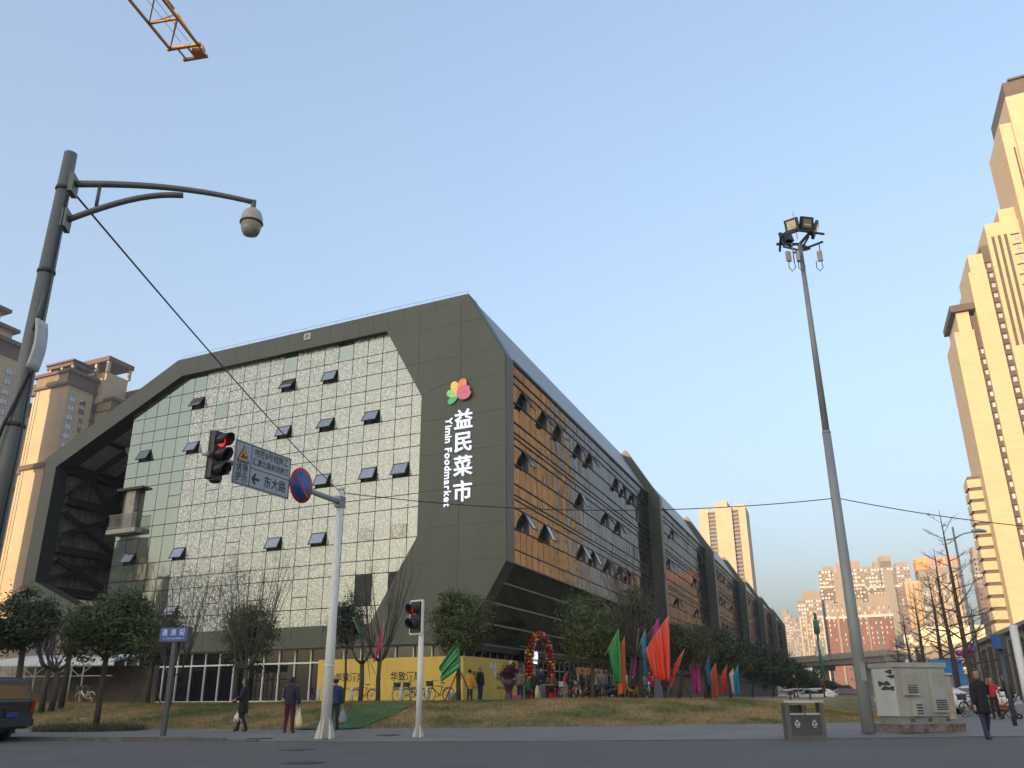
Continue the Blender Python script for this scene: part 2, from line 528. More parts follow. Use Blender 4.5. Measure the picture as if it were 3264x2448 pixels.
green = mat('green_cladding', (0.064, 0.076, 0.058), 0.5, scale=0.5, col2=(0.052, 0.062, 0.047), bump=0.03, bscale=3, stretch=(1, 1, 0.25))
greend = mat('green_joint', (0.045, 0.05, 0.042), 0.7)
dark = mat('dark_void', (0.012, 0.013, 0.014), 0.6)
steel_d = mat('dark_steel', (0.045, 0.045, 0.045), 0.55)
steel_g = mat('grey_steel', (0.22, 0.22, 0.20), 0.5)
whitep = mat('white_paint', (0.70, 0.69, 0.64), 0.45, var=0.06)
soffitm = mat('soffit_sheet', (0.55, 0.56, 0.57), 0.5)
ringg = mirror_mat('printed_glass', (0.44, 0.48, 0.48), (0.25, 0.26, 0.235), 0.30, 0.08, ring=True, diff2=(0.32, 0.33, 0.29), wob=0.03, wscale=1.2)
ringd = mirror_mat('printed_glass_sash', (0.75, 0.74, 0.75), (0.14, 0.135, 0.13), 0.45, 0.07, ring=False, diff2=(0.20, 0.19, 0.185))
plaing = mirror_mat('green_grey_glass', (0.34, 0.39, 0.36), (0.085, 0.10, 0.085), 0.58, 0.03, wob=0.05, wscale=0.5)
bronze = mirror_mat('bronze_glass', (0.30, 0.275, 0.255), (0.060, 0.052, 0.046), 0.66, 0.06, wob=0.5, wscale=0.55, diff2=(0.10, 0.085, 0.07), stretch=(1, 1, 0.3))
darkg = mirror_mat('dark_shop_glass', (0.55, 0.58, 0.60), (0.008, 0.009, 0.010), 0.10, 0.02, wob=0.02)
soffg = mirror_mat('dark_soffit_glass', (0.36, 0.40, 0.36), (0.020, 0.024, 0.020), 0.34, 0.06, wob=0.03, diff2=(0.035, 0.04, 0.033))
slatm = mat('roof_slat', (0.26, 0.265, 0.27), 0.4, 0.3, scale=1.5, stretch=(1, 1, 4))

market = thing('market_building', 'long market hall with olive green octagonal end frame and patterned glass wall', 'building', BO)

def clip(poly, a, b, c_):         # keep a*s+b*z<=c_
    out = []
    for i in range(len(poly)):
        p, q = poly[i], poly[(i + 1) % len(poly)]
        fp, fq = a * p[0] + b * p[1] - c_, a * q[0] + b * q[1] - c_
        if fp <= 1e-9: out.append(p)
        if (fp < -1e-9 and fq > 1e-9) or (fp > 1e-9 and fq < -1e-9):
            t_ = fp / (fp - fq); out.append((p[0] + (q[0] - p[0]) * t_, p[1] + (q[1] - p[1]) * t_))
    return out
def area(poly):
    return abs(sum(p[0] * q[1] - q[0] * p[1] for p, q in zip(poly, poly[1:] + poly[:1]))) / 2
def shrink(poly, d):
    cx_ = sum(p[0] for p in poly) / len(poly); cz_ = sum(p[1] for p in poly) / len(poly)
    out = []
    for p in poly:
        L = math.hypot(p[0] - cx_, p[1] - cz_) or 1
        k = max(0.2, 1 - d * 1.35 / L); out.append((cx_ + (p[0] - cx_) * k, cz_ + (p[1] - cz_) * k))
    return out

# --- end frame: dark core with proud cladding panels
a_, b_, c2_, d_, e_, f_ = (0, 8.9), (0, 22.5), (2.9, 27.6), (30.45, 27.6), (45, 20.95), (45, 9.85)
h_ = (3.0, 4.2)
i1, i2, i3, i4, i5, i6, i7 = (9.65, 26.1), (6.48, 20.6), (6.48, 10.9), (9.85, 5.6), (29.8, 26.1), (43.5, 20.05), (43.5, 10.3)
ZN = [([c2_, d_, i5, i1], 1.32, 9), ([d_, e_, i6, i5], 2.64, 9), ([e_, f_, i7, i6], 9, 2.4), ([f_, (37.3, 6.6), (35.9, 7.3), i7], 2.64, 9),
      ([b_, c2_, i1, i2], 3.4, 2.45), ([a_, b_, i2, i3], 3.4, 2.45), ([h_, a_, i3, i4], 3.4, 2.45), ([h_, i4, (36.1, 5.6), (36.1, 4.2)], 2.64, 9)]
core = MB()
for poly, ps, pz in ZN:
    core.prism([gp(s, z, -0.03) for s, z in poly], dr * 1.35)
core.build('frame_core', greend, market)
for poly, ps, pz in ZN:
    s0 = min(p[0] for p in poly); s1 = max(p[0] for p in poly); z0 = min(p[1] for p in poly); z1 = max(p[1] for p in poly)
    s = s0
    while s < s1 - 1e-6:
        z = z0
        while z < z1 - 1e-6:
            q = clip(clip(clip(clip(poly, 1, 0, s + ps), -1, 0, -s), 0, 1, z + pz), 0, -1, -z)
            if len(q) > 2 and area(q) > 0.02:
                q = shrink(q, 0.008)
                MB().prism([gp(u, v, 0.0) for u, v in q], -og * 0.05).build('cladding_panel', green, market)
            z += pz
        s += ps
# frame's outer flank and the returns are the core's sides in the same green
fl = MB()
for p, q in ((a_, b_), (b_, c2_), (a_, h_), (c2_, d_), (d_, e_), (e_, f_)):
    P, Q = gp(*p), gp(*q)
    nrm = Vector((p[1] - q[1], 0, 0))
    k = 0.02
    cx_, cz_ = 20, 15
    def out(pt):
        return gp(pt[0] + (pt[0] - cx_) * 0.0012, pt[1] + (pt[1] - cz_) * 0.0012, -0.002)
    fl.add([out(p), out(q), out(q) + dr * 1.4, out(p) + dr * 1.4], [(0, 1, 2, 3)])
fl.build('frame_return', green, market, fix=False)

# --- glazed end wall
GOFF = -0.5
GP = [(9.85, 5.45), (6.2, 10.9), (6.2, 20.8), (9.4, 26.5), (29.9, 26.5), (35.3, 24.3), (35.3, 5.45)]
def inside_clip(q):
    for p, r_ in zip(GP, GP[1:] + GP[:1]):
        # polygon is clockwise seen in (s,z) with s to the right
        A, B_ = -(r_[1] - p[1]), (r_[0] - p[0])
        q = clip(q, -A if False else A * 1.0, B_ * 1.0, A * p[0] + B_ * p[1]) if ORI > 0 else clip(q, -A, -B_, -A * p[0] - B_ * p[1])
        if len(q) < 3: return []
    return q
ORI = 1
def _test():
    q = [(19, 14), (21, 14), (21, 16), (19, 16)]
    return len(inside_clip(q)) > 2
if not _test(): ORI = -1
ROWS = [5.55, 6.76, 8.82, 9.72, 11.0, 13.0, 13.9, 15.15, 17.2, 18.1, 19.36, 20.93, 21.9, 23.1, 24.64, 26.5]
COLS = [6.25 + 1.32 * k for k in range(0, 23)]
COLS[-1] = 35.3
GAP = 0.027
unit = MB().box((0, 0, 0), (1, 1, 1)).mesh('pane', ringg)
def unit_for(mt):
    me = unit.copy(); me.materials.clear(); me.materials.append(mt); return me
bronze2 = mirror_mat('bronze_glass_dark', (0.25, 0.23, 0.22), (0.035, 0.031, 0.029), 0.72, 0.06, wob=0.5, wscale=0.8, diff2=(0.07, 0.06, 0.055), stretch=(1, 1, 0.3))
ringk = mirror_mat('printed_glass_dull', (0.40, 0.40, 0.40), (0.15, 0.145, 0.135), 0.25, 0.06, ring=True, diff2=(0.2, 0.19, 0.17))
UP = {k: unit_for(k_m) for k, k_m in (('ring', ringg), ('plain', plaing), ('sash', ringd), ('bronze', bronze), ('bronze2', bronze2), ('dark', darkg))}
PLAIN = [(13.36, 25.24), (10.77, 22.45), (25.33, 22.46), (21.32, 14.48), (14.56, 14.25), (27.88, 25.22), (18.5, 25.2)]
DARKC = [(10.82, 11.47), (8.22, 11.51)]
HINGE = {24.64: 24.05, 20.93: 20.3, 17.2: 16.13, 13.0: 11.92, 8.82: 7.6}
OPENW = [(18.0, 24.05), (14.05, 24.05), (27.3, 24.05), (18.0, 20.3), (14.05, 20.3), (10.2, 20.3), (27.3, 20.3), (10.2, 16.13), (7.57, 16.13), (14.1, 16.13),
         (32.7, 20.3), (32.8, 11.92), (27.4, 11.92), (27.5, 7.6), (18.1, 11.92), (14.1, 11.92)]
SPLIT = [(23.3, 24.05), (10.2, 24.05), (7.6, 20.3), (24.6, 16.13), (22.0, 16.13), (23.3, 7.6), (19.3, 7.6), (15.4, 7.6), (22.0, 11.92), (28.6, 16.13)]
LOUV = [(10.24, 8.82), (7.63, 8.82)]
sashf = mat('sash_frame', (0.05, 0.05, 0.05), 0.5)
def pane(s0, s1, z0, z1, key, name='glass_pane', off=GOFF, tilt=None):
    o = put(name, UP[key], market, gp((s0 + s1) / 2, (z0 + z1) / 2, off) - BO, (rnd.gauss(0, 0.0022), 0, AG + rnd.gauss(0, 0.0022)), (s1 - s0 - 2 * GAP, 0.03, z1 - z0 - 2 * GAP))
    return o
NOTCH = (32.6, 35.3, 13.85, 17.15)
for ci in range(len(COLS) - 1):
    sa, sb = COLS[ci], COLS[ci + 1]
    for ri in range(len(ROWS) - 1):
        za, zb = ROWS[ri], ROWS[ri + 1]
        sm_, zm = (sa + sb) / 2, (za + zb) / 2
        if sa > NOTCH[0] - 0.4 and za > 13.8 and zb < 17.3: continue
        q0 = [(sa, za), (sb, za), (sb, zb), (sa, zb)]
        q = inside_clip(q0)
        if len(q) < 3 or area(q) < 0.05: continue
        full = area(q) > 0.985 * area(q0)
        key = 'ring' if sm_ < 28.7 else 'plain'
        if any(abs(p[0] - sm_) < 0.6 and za < p[1] < zb for p in PLAIN): key = 'plain'
        lou = any(abs(l[0] - sa) < 0.4 and za < l[1] - 0.3 < zb for l in LOUV)
        if not full and not lou:
            q = shrink(q, GAP)
            MB().prism([gp(u, v, GOFF + 0.015) for u, v in q], -og * 0.03).build('glass_pane', MATS['printed_glass'] if key == 'ring' else MATS['green_grey_glass'], market)
            continue
        if lou:
            lv = MB()
            lv.box((0, 0.1, 0), (sb - sa - .1, 0.02, zb - za - .1))
            for k in range(18):
                zz = -(zb - za) / 2 + 0.08 + k * (zb - za - .14) / 17
                lv.box((0, 0, zz), (sb - sa - .1, 0.10, 0.05), Matrix.Rotation(R(35), 3, 'X'))
            put('louvre', lv.mesh('louvre', mat('louvre_metal', (0.10, 0.105, 0.10), 0.5)), market, gp(sm_, zm, GOFF) - BO, (0, 0, AG))
            continue
        hz = HINGE.get(zb)
        ow = hz and any(abs(o_[0] - sa) < 0.45 and abs(o_[1] - hz) < 0.1 for o_ in OPENW)
        if hz and (ow or any(abs(o_[0] - sa) < 0.45 and abs(o_[1] - hz) < 0.1 for o_ in SPLIT)):
            pane(sa, sb, hz, zb, key)
            if not ow:
                pane(sa, sb, za, hz, key)
            else:
                hh = hz - za
                ang = R(rnd.uniform(24, 32))
                wf = MB()
                W_ = sb - sa - 0.1
                for zz in (-0.03, -hh + 0.05): wf.box((0, 0, zz), (W_, 0.06, 0.06))
                for xx in (-W_ / 2 + .03, W_ / 2 - .03): wf.box((xx, 0, -hh / 2), (0.06, 0.06, hh - 0.1))
                o = put('vent_window', wf.mesh('vent_window', sashf), market, gp(sm_, hz, GOFF + 0.03) - BO, (-ang, 0, AG))
                put('pane', UP['plain' if key == 'plain' else 'sash'], o, (0, 0, -hh / 2), (0, 0, 0), (W_ - 0.1, 0.025, hh - 0.12))
        else:
            pane(sa, sb, za, zb, key)
for s_, z_ in DARKC:
    MB().prism([gp(s_ - .6, z_ - .45, GOFF + .035), gp(s_ + .6, z_ - .45, GOFF + .035), gp(s_ + .6, z_ + .45, GOFF + .035), gp(s_ - .6, z_ + .45, GOFF + .035)], og * 0.012).build('blind_pane', ringk, market)
bk = MB(); bk.prism([gp(s, z, GOFF - 0.22) for s, z in GP], dr * 0.3); bk.build('mullion_backing', greend, market)
# square vent grille high on the frame
v = MB()
for s_, z_, ww, hh in ((16.92, 27.29, .6, .07), (16.92, 26.87, .6, .07), (17.19, 27.08, .07, .5), (16.65, 27.08, .07, .5)):
    v.box(gp(s_, z_, 0.03), (ww, 0.08, hh), Matrix.Rotation(AG, 3, 'Z'))
v.build('vent_grille', whitep, market)
MB().box(gp(16.92, 27.08, 0.012), (.48, .03, .42), Matrix.Rotation(AG, 3, 'Z')).build('grille_mesh', steel_g, market)
# parapet wire
pw = MB(); pw.tube([gp(3, 27.95, -.2), gp(30.3, 27.95, -.2)], 0.012, 4)
for k in range(20): pw.tube([gp(3 + 1.43 * k, 27.55, -.2), gp(3 + 1.43 * k, 27.97, -.2)], 0.010, 4)
pw.build('lightning_wire', steel_g, market)

# --- body behind the glass
core = MB()
prof = [(.7, 9.3), (.7, 22.3), (3.6, 27.0), (29.4, 27.2), (34.9, 24.5), (34.9, Z0 - .4), (4.2, Z0 - .4), (4.2, 4.4)]
core.prism([gq(s, z, 1.5) for s, z in prof], dr * 255)
core.build('inner_body', dark, market)
# --- open bay under the sloping roof: truss wall, beams, soffit
tr = MB()
def tm(t0, z0, t1, z1, wd, dp=0.35, s=43.25):
    MB().bar(gq(s, z0, t0), gq(s, z1, t1), dp, wd, (0, 0, 1)).build('truss_member', steel_d, market)
for zc, wd in ((20.05, .62), (17.4, .6), (13.2, .6), (9.8, .55)):
    tm(1.38, zc, 22, zc, wd)
for t0, z0, t1, z1 in ((.2, 19.4, 1.5, 17.9), (1.5, 17.9, 3.5, 19.75), (3.6, 19.75, 5.75, 17.9), (5.75, 17.9, 7.6, 19.6), (7.7, 19.6, 9.8, 17.9), (9.8, 17.9, 12, 19.6),
                       (.2, 16.95, 6.9, 13.9), (.2, 13.8, 6.9, 16.75), (7.2, 16.95, 13.7, 13.9), (7.2, 13.8, 13.7, 16.75),
                       (.2, 12.75, 6.9, 10.5), (.2, 10.35, 6.9, 12.7), (7.2, 12.75, 13.7, 10.5), (7.2, 10.35, 13.7, 12.7)):
    f0 = max(0, (1.38 - t0) / (t1 - t0))
    if f0 < .95: tm(t0 + (t1 - t0) * f0, z0 + (z1 - z0) * f0, t1, z1, 0.34)
for t0, z0 in ((3.6, 15.3), (3.6, 11.6)):
    MB().box(gq(43.2, z0, t0), (1.1, .1, .9), Matrix.Rotation(AR, 3, 'Z')).build('gusset_plate', steel_d, market)
wing = mirror_mat('wing_glass', (0.7, 0.66, 0.62), (0.26, 0.22, 0.20), 0.35, 0.06, diff2=(0.50, 0.41, 0.33), stretch=(3, 3, 0.15))
UP['wing'] = unit_for(wing)
for (za, zb) in ((17.75, 18.75), (18.75, 19.75), (13.55, 14.6), (14.6, 15.9), (15.9, 17.05), (10.1, 11.0), (11.0, 12.2), (12.2, 12.9)):
    for k in range(9):
        t0 = 0.4 + 1.5 * k
        put('wing_pane', UP['wing'], market, gq(43.75, (za + zb) / 2, t0 + .75) - BO, (0, 0, AR), (1.44, 0.03, zb - za - .06))
wl = MB()
wl.prism([gq(43.95, 9.4, 0.4), gq(44.6, 9.4, 0.4), gq(44.6, 21.0, 0.4), gq(43.95, 20.9, 0.4)], dr * 24)
wl.build('wing_wall', steel_d, market)
# sloped soffit between the beams
sfp = MB()
for k in range(6):
    t0 = 1.6 + 2.6 * k
    for j in range(4):
        s0 = 35.4 + 2.0 * j
        z_ = lambda s: 26.0 - (s - 29.8) * 0.4416 + 0.55
        sf = MB(); sf.prism([gq(s0, z_(s0), t0), gq(s0 + 1.94, z_(s0 + 1.94), t0), gq(s0 + 1.94, z_(s0 + 1.94), t0 + 2.3), gq(s0, z_(s0), t0 + 2.3)], (0, 0, 0.06))
        sf.build('soffit_panel', soffitm, market)
    MB().bar(gq(35, z_(35) - .25, t0 - .15), gq(43.3, z_(43.3) - .25, t0 - .15), 0.22, 0.5).build('roof_beam', steel_d, market)
MB().bar(gq(39.5, z_(39.5) - .2, 1.5), gq(39.5, z_(39.5) - .2, 17), 0.16, 0.3).build('roof_beam', steel_d, market)
rfp = MB(); rfp.prism([gq(29, 26.95, 1.42), gq(44.7, 20.9, 1.42), gq(44.7, 21.1, 1.42), gq(29, 27.4, 1.42)], dr * 24); rfp.build('roof_slab', greend, market)
MB().bar(gq(38.6, 21.9, 3.2), gq(35.6, 18.3, 3.6), 0.35, 0.35).build('strut', mat('pale_strut', (0.42, 0.41, 0.38), 0.6), market)
bw = MB(); bw.prism([gq(34.9, .5, 18), gq(43.6, .5, 18), gq(43.6, 20.5, 18), gq(34.9, 24, 18)], dr * 0.3); bw.build('back_wall', steel_d, market)
# the lower wall of the wing, left of the shop glass
lw = MB(); lw.prism([gq(36.4, .5, 5), gq(44.5, .5, 5), gq(44.5, 7.5, 5), gq(36.4, 7.5, 5)], dr * 10); lw.build('wing_base', mat('brown_stone', (0.075, 0.065, 0.055), 0.7, scale=1.2, col2=(0.045, 0.04, 0.036)), market)
# balcony notch
nb = MB()
nb.prism([gp(32.55, 13.85, -0.75), gp(35.2, 13.85, -0.75), gp(35.2, 17.15, -0.75), gp(32.55, 17.15, -0.75)], -og * 0.02)
nb.build('notch_back', dark, market)
slab = mat('concrete_slab', (0.42, 0.40, 0.36), 0.8, scale=4, col2=(0.26, 0.24, 0.2))
MB().prism([gp(32.4, 13.45, .25), gp(35.6, 13.45, .25), gp(35.6, 13.8, .25), gp(32.4, 13.8, .25)], -og * 1.2).build('balcony_slab', slab, market)
MB().prism([gp(33.6, 13.8, -0.35), gp(34.6, 13.8, -0.35), gp(34.6, 17.1, -0.35), gp(33.6, 17.1, -0.35)], -og * 0.5).build('balcony_column', slab, market)
rl = MB()
for zz in (14.95, 13.95): rl.bar(gp(32.45, zz, .2), gp(35.55, zz, .2), 0.05, 0.05); rl.bar(gp(35.55, zz, .2), gp(35.55, zz, -.8), 0.05, 0.05)
for k in range(22): rl.bar(gp(32.45 + k * 3.1 / 21, 13.8, .2), gp(32.45 + k * 3.1 / 21, 14.95, .2), 0.03, 0.03, (1, 0, 0))
for k in range(8): rl.bar(gp(35.55, 13.8, .2 - k * .14), gp(35.55, 14.95, .2 - k * .14), 0.03, 0.03, (1, 0, 0))
rl.build('balcony_railing', steel_g, market)
MB().prism([gp(32.5, 17.0, .02), gp(35.35, 17.0, .02), gp(35.35, 17.18, .02), gp(32.5, 17.18, .02)], -og * .8).build('notch_soffit', greend, market)

# --- shop front below the end wall
for k in range(25):
    s1 = 36.14 - 1.335 * k
    s0 = s1 - 1.335
    if s0 < 3.2: break
    for za, zb in ((Z0 - .1, 3.26), (3.34, 4.2)):
        o = put('shop_pane', UP['dark'], market, gp((s0 + s1) / 2, (za + zb) / 2, -0.62) - BO, (0, 0, AG + rnd.gauss(0, .002)), (1.28, 0.03, zb - za - .03))
    if s1 > 13.2 or True:
        zb = 4.2
        mu = MB().box((0, 0, 0), (0.07 if k else 0.2, 0.14, zb - Z0 + .1))
        put('mullion', mu.mesh('mullion', whitep), market, gp(s1, (Z0 - .1 + zb) / 2, -0.56) - BO, (0, 0, AG))
MB().bar(gp(36.2, 3.30, -0.55), gp(13.45, 3.30, -0.55), 0.14, 0.10).build('transom', whitep, market)
MB().bar(gp(36.2, 4.16, -0.55), gp(4.2, 4.16, -0.55), 0.14, 0.06).build('transom', whitep, market)
MB().bar(gp(36.2, Z0 + .03, -0.5), gp(4.2, Z0 + .03, -0.5), 0.2, 0.12).build('sill', whitep, market)
MB().prism([gp(4.3, Z0 - .3, -0.9), gp(36.0, Z0 - .3, -0.9), gp(36.0, 4.2, -0.9), gp(4.3, 4.2, -0.9)], -og * 0.1).build('shop_interior', dark, market)
# end of the shop front, glazed too
MB().prism([gq(36.2, Z0 - .2, .7), gq(36.2, Z0 - .2, 5), gq(36.2, 4.2, 5), gq(36.2, 4.2, .7)], -dl * 0.08).build('shop_end', darkg, market)

# --- long side
RB = [8.92, 9.83, 11.18, 12.5, 13.05, 14.08, 15.38, 16.68, 17.19, 18.28, 19.65, 21.0, 22.42]
RO = -0.10
PW = 1.14
RWIN = [(3.3, 20.9), (7.7, 20.9), (11.3, 20.9), (16.85, 20.9), (20.3, 20.9), (3.35, 16.7), (16.9, 16.7), (25.2, 16.7), (29.7, 16.7), (3.3, 12.45), (7.7, 12.45), (16.9, 12.45),
        (20.3, 12.45), (25.2, 12.45), (29.7, 12.45), (33.0, 12.45), (29.7, 20.9), (33.0, 20.9), (36.6, 20.9), (54.8, 16.7), (58.9, 20.9), (81.5, 20.9), (74.4, 16.7), (59.0, 12.4), (74.4, 12.4),
        (92, 16.7), (95, 20.9), (99, 20.9), (103, 20.9), (108, 20.9), (115, 20.9), (119, 20.9), (101, 16.7), (106, 16.7), (116, 16.7), (95, 12.4), (101, 12.4), (107, 12.4), (113, 12.4), (142, 20.9), (150, 20.9), (162, 16.7)]
NEARC = 22
FRT = [0.0, 44.7, 86.3, 131.0, 170.0, 208.0, 245.0]
mb_far = MB()
for bi in range(len(FRT) - 1):
    ta, tb = FRT[bi] + 0.4, FRT[bi + 1] + 0.0
    ncol = int((tb - ta) / PW)
    w_ = (tb - ta) / ncol
    if bi > 0: mb_far = MB()
    for c_ in range(ncol):
        t0 = ta + c_ * w_
        for r_ in range(len(RB) - 1):
            za, zb = RB[r_], RB[r_ + 1]
            if bi == 0 and c_ < NEARC:
                put('side_pane', UP['bronze2' if rnd.random() < .38 else 'bronze'], market, rp_(t0 + w_ / 2, (za + zb) / 2, RO) - BO, (rnd.gauss(0, .003), 0, AR + rnd.gauss(0, .004)), (w_ - .05, .03, zb - za - .05))
            else:
                e1, e2 = rnd.gauss(0, .005), rnd.gauss(0, .005)
                mb_far.cur = 1 if rnd.random() < .35 else 0
                mb_far.add([rp_(t0 + .025, za + .025, RO + e1), rp_(t0 + w_ - .025, za + .025, RO - e1), rp_(t0 + w_ - .025, zb - .025, RO - e1 + e2), rp_(t0 + .025, zb - .025, RO + e1 + e2)], [(0, 1, 2, 3)])
    tag(mb_far.build('far_panes', [bronze, bronze2], market, fix=False), kind='stuff')
    for zc in RB + [13.35, 17.55, 21.6]:
        MB().bar(rp_(ta, zc, RO + .05), rp_(tb, zc, RO + .03), 0.07, 0.055).build('side_transom', steel_d, market)
    # slatted roof slope, nearly flush with the frame
    sv = (dl * 2.75 + Vector((0, 0, 4.75))).normalized()
    for k in range(11):
        u = (k + .5) / 11
        p0 = gq(0.14 + 2.75 * u, 22.72 + 4.75 * u, FRT[bi] + 1.42); p1 = gq(0.14 + 2.75 * u, 22.72 + 4.75 * u, FRT[bi + 1] - .02)
        MB().bar(p0, p1, 0.05, 0.43, sv).build('roof_slat', slatm, market)
    MB().prism([gq(.35, 22.6, FRT[bi] + 1.42), gq(3.2, 27.35, FRT[bi] + 1.42), gq(3.5, 27.2, FRT[bi] + 1.42), gq(.6, 22.5, FRT[bi] + 1.42)], dr * (FRT[bi + 1] - FRT[bi] - 1.44)).build('roof_deck', steel_d, market)
    MB().bar(gq(0.12, 22.55, FRT[bi] + 1.42), gq(.12, 22.55, FRT[bi + 1] - .02), .3, .16).build('eave', steel_d, market)
sashr = MB()
for t0, zh in RWIN:
    hh = 1.22; ang = R(rnd.uniform(22, 30)); wf = MB(); W_ = 1.08
    for zz in (-0.03, -hh + 0.05): wf.box((0, 0, zz), (W_, 0.07, 0.06))
    for xx in (-W_ / 2 + .03, W_ / 2 - .03): wf.box((xx, 0, -hh / 2), (0.06, 0.07, hh - 0.1))
    o = put('vent_window', wf.mesh('vent_window', sashf), market, rp_(t0 + .6, zh, RO + 0.06) - BO, (-ang, 0, AR))
    put('pane', UP['sash'], o, (0, 0, -hh / 2), (0, 0, 0), (W_ - 0.1, 0.025, hh - 0.12))
    MB().prism([rp_(t0 + .06, zh - hh, RO + .02), rp_(t0 + 1.12, zh - hh, RO + .02), rp_(t0 + 1.12, zh, RO + .02), rp_(t0 + .06, zh, RO + .02)], orr * 0.012).build('window_opening', dark, market)
# the further ribs of the frame
for t0 in FRT[1:]:
    for poly in ([(-1.25, 8.55), (-1.25, 22.1), (.6, 22.0), (.6, 9.2)], [(-1.25, 22.1), (2.4, 28.0), (4.2, 26.6), (.6, 22.0)], [(2.0, 3.6), (-1.25, 8.55), (.6, 9.2), (4.6, 4.5)]):
        MB().prism([gq(s, z, t0) for s, z in poly], dr * 1.4).build('frame_rib', green, market)
# sloping underside
def up_(u): return (0.0 + 3.0 * u, 8.9 - 4.7 * u)
for c_ in range(31):
    t0 = 1.3 + 1.4 * c_
    for k in range(4):
        s0, z0 = up_(k / 4 + .008); s1, z1 = up_((k + 1) / 4 - .008)
        e1 = rnd.gauss(0, .01)
        pb = MB(); pb.prism([gq(s0 + 0.1 * (1 - k / 4), z0 + .12, t0 + .02), gq(s1 + 0.1 * (1 - (k + 1) / 4), z1 + .12 + e1, t0 + .02), gq(s1 + 0.1 * (1 - (k + 1) / 4), z1 + .12, t0 + 1.38), gq(s0 + 0.1 * (1 - k / 4), z0 + .12 + e1, t0 + 1.38)], (0.0, 0, 0.04))
        pb.build('underside_panel', soffg, market)
for k in range(5):
    s0, z0 = up_(k / 4); s0 += 0.1 * (1 - k / 4)
    MB().bar(gq(s0, z0 + .05, 1.3), gq(s0, z0 + .05, 44.7), 0.09, 0.10).build('underside_bar', mat('bar_grey', (0.09, 0.095, 0.085), 0.5), market)
us = MB()
for a0, a1 in zip(FRT[1:], FRT[2:]):
    us.add([gq(.1, 9.0, a0), gq(3.0, 4.35, a0), gq(3.0, 4.35, a1), gq(.1, 9.0, a1)], [(0, 1, 2, 3)])
us.build('far_underside', soffg, market, fix=False)
# ground floor of the long side
gfm = mat('grey_mullion', (0.17, 0.18, 0.17), 0.5)
for c_ in range(36):
    t0 = 1.0 + 1.36 * c_
    if 10.3 < t0 + .5 < 13.2: continue
    for za, zb in ((Z0 - .1, 2.95), (3.0, 3.85)):
        put('shop_pane', UP['dark'], market, gq(3.35, (za + zb) / 2, t0 + .68) - BO, (0, 0, AR), (1.31, .03, zb - za - .02))
    mu = MB().box((0, 0, 0), (0.07, 0.12, 3.3)); put('mullion', mu.mesh('mullion', gfm), market, gq(3.3, Z0 + 1.55, t0) - BO, (0, 0, AR))
MB().bar(gq(3.28, 2.98, 1), gq(3.28, 2.98, 50), 0.12, 0.08).build('transom', gfm, market)
MB().prism([gq(3.05, 3.85, .4), gq(3.5, 3.85, .4), gq(3.5, 4.5, .4), gq(3.0, 4.4, .4)], dr * 250).build('fascia', dark, market)
fg = MB(); fg.prism([gq(3.6, Z0 - .3, .7), gq(3.9, Z0 - .3, .7), gq(3.9, 4.3, .7), gq(3.6, 4.3, .7)], dr * 250); fg.build('ground_floor_wall', dark, market)
# doorway
dj = MB()
for t0 in (10.4, 12.75): dj.box(gq(3.1, 2.1, t0), (.35, .5, 2.6), Matrix.Rotation(AR, 3, 'Z'))
dj.build('door_jamb', mat('jamb', (0.20, 0.23, 0.24), 0.4), market)

# --- lettering and emblem on the frame
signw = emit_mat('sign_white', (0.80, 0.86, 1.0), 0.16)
signe = mat('sign_edge', (0.5, 0.5, 0.5), 0.4)
sign = thing('market_sign', 'white raised characters and petal emblem mounted on the green frame', 'sign', gp(3.2, 16.3, 0.0))
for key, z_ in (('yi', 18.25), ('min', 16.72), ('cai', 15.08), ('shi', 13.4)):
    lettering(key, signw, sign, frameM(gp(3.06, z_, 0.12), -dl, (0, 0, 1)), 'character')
zc = 18.62
for i_, ch in enumerate('YiminFoodmarket'):
    me_ = TXT['en%d' % i_]
    xsz = [v_.co.x for v_ in me_.vertices]
    wd_ = max(xsz) - min(xsz)
    if i_ == 5: zc -= 0.28
    asc = 0.0
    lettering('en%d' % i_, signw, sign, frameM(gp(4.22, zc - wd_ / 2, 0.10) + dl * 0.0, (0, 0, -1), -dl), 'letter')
    zc -= wd_ + 0.075
PET = [((-0.40, -0.24), 0.43, 0.23, 210, (0.07, 0.42, 0.18)), ((-0.44, 0.16), 0.45, 0.26, 160, (0.22, 0.68, 0.16)), ((-0.20, 0.52), 0.52, 0.30, 112, (0.80, 0.52, 0.12)),
       ((0.28, 0.58), 0.55, 0.32, 66, (0.80, 0.24, 0.08))]
pv = (3.50, 20.12)
goldrim = mat('gold_rim', (0.55, 0.45, 0.2), 0.4)
for k, (c_, ra, rb, an, col) in enumerate(PET):
    poly = []
    for j in range(22):
        a = 2 * math.pi * j / 22
        x_, y_ = ra * math.cos(a), rb * math.sin(a) * (1 - 0.25 * math.cos(a + math.pi))
        ca, sa_ = math.cos(R(an)), math.sin(R(an))
        poly.append((c_[0] + x_ * ca - y_ * sa_, c_[1] + x_ * sa_ + y_ * ca))
    MB().prism([gp(pv[0] - x_, pv[1] + y_, 0.10 + k * .025) for x_, y_ in poly], og * 0.03).build('petal', mat('petal%d' % k, col, 0.4, emit=0.06), sign)
poly = []
for j in range(30):
    a = 2 * math.pi * j / 30
    r_ = 0.56 * (1 - 0.22 * math.exp(-((a - 0.22) / 0.22) ** 2))
    poly.append((0.50 + r_ * math.cos(a), 0.10 + r_ * 0.92 * math.sin(a)))
MB().prism([gp(pv[0] - x_, pv[1] + y_, 0.22) for x_, y_ in poly], og * 0.03).build('petal', mat('petal_pink', (0.62, 0.13, 0.22), 0.4, emit=0.06), sign)
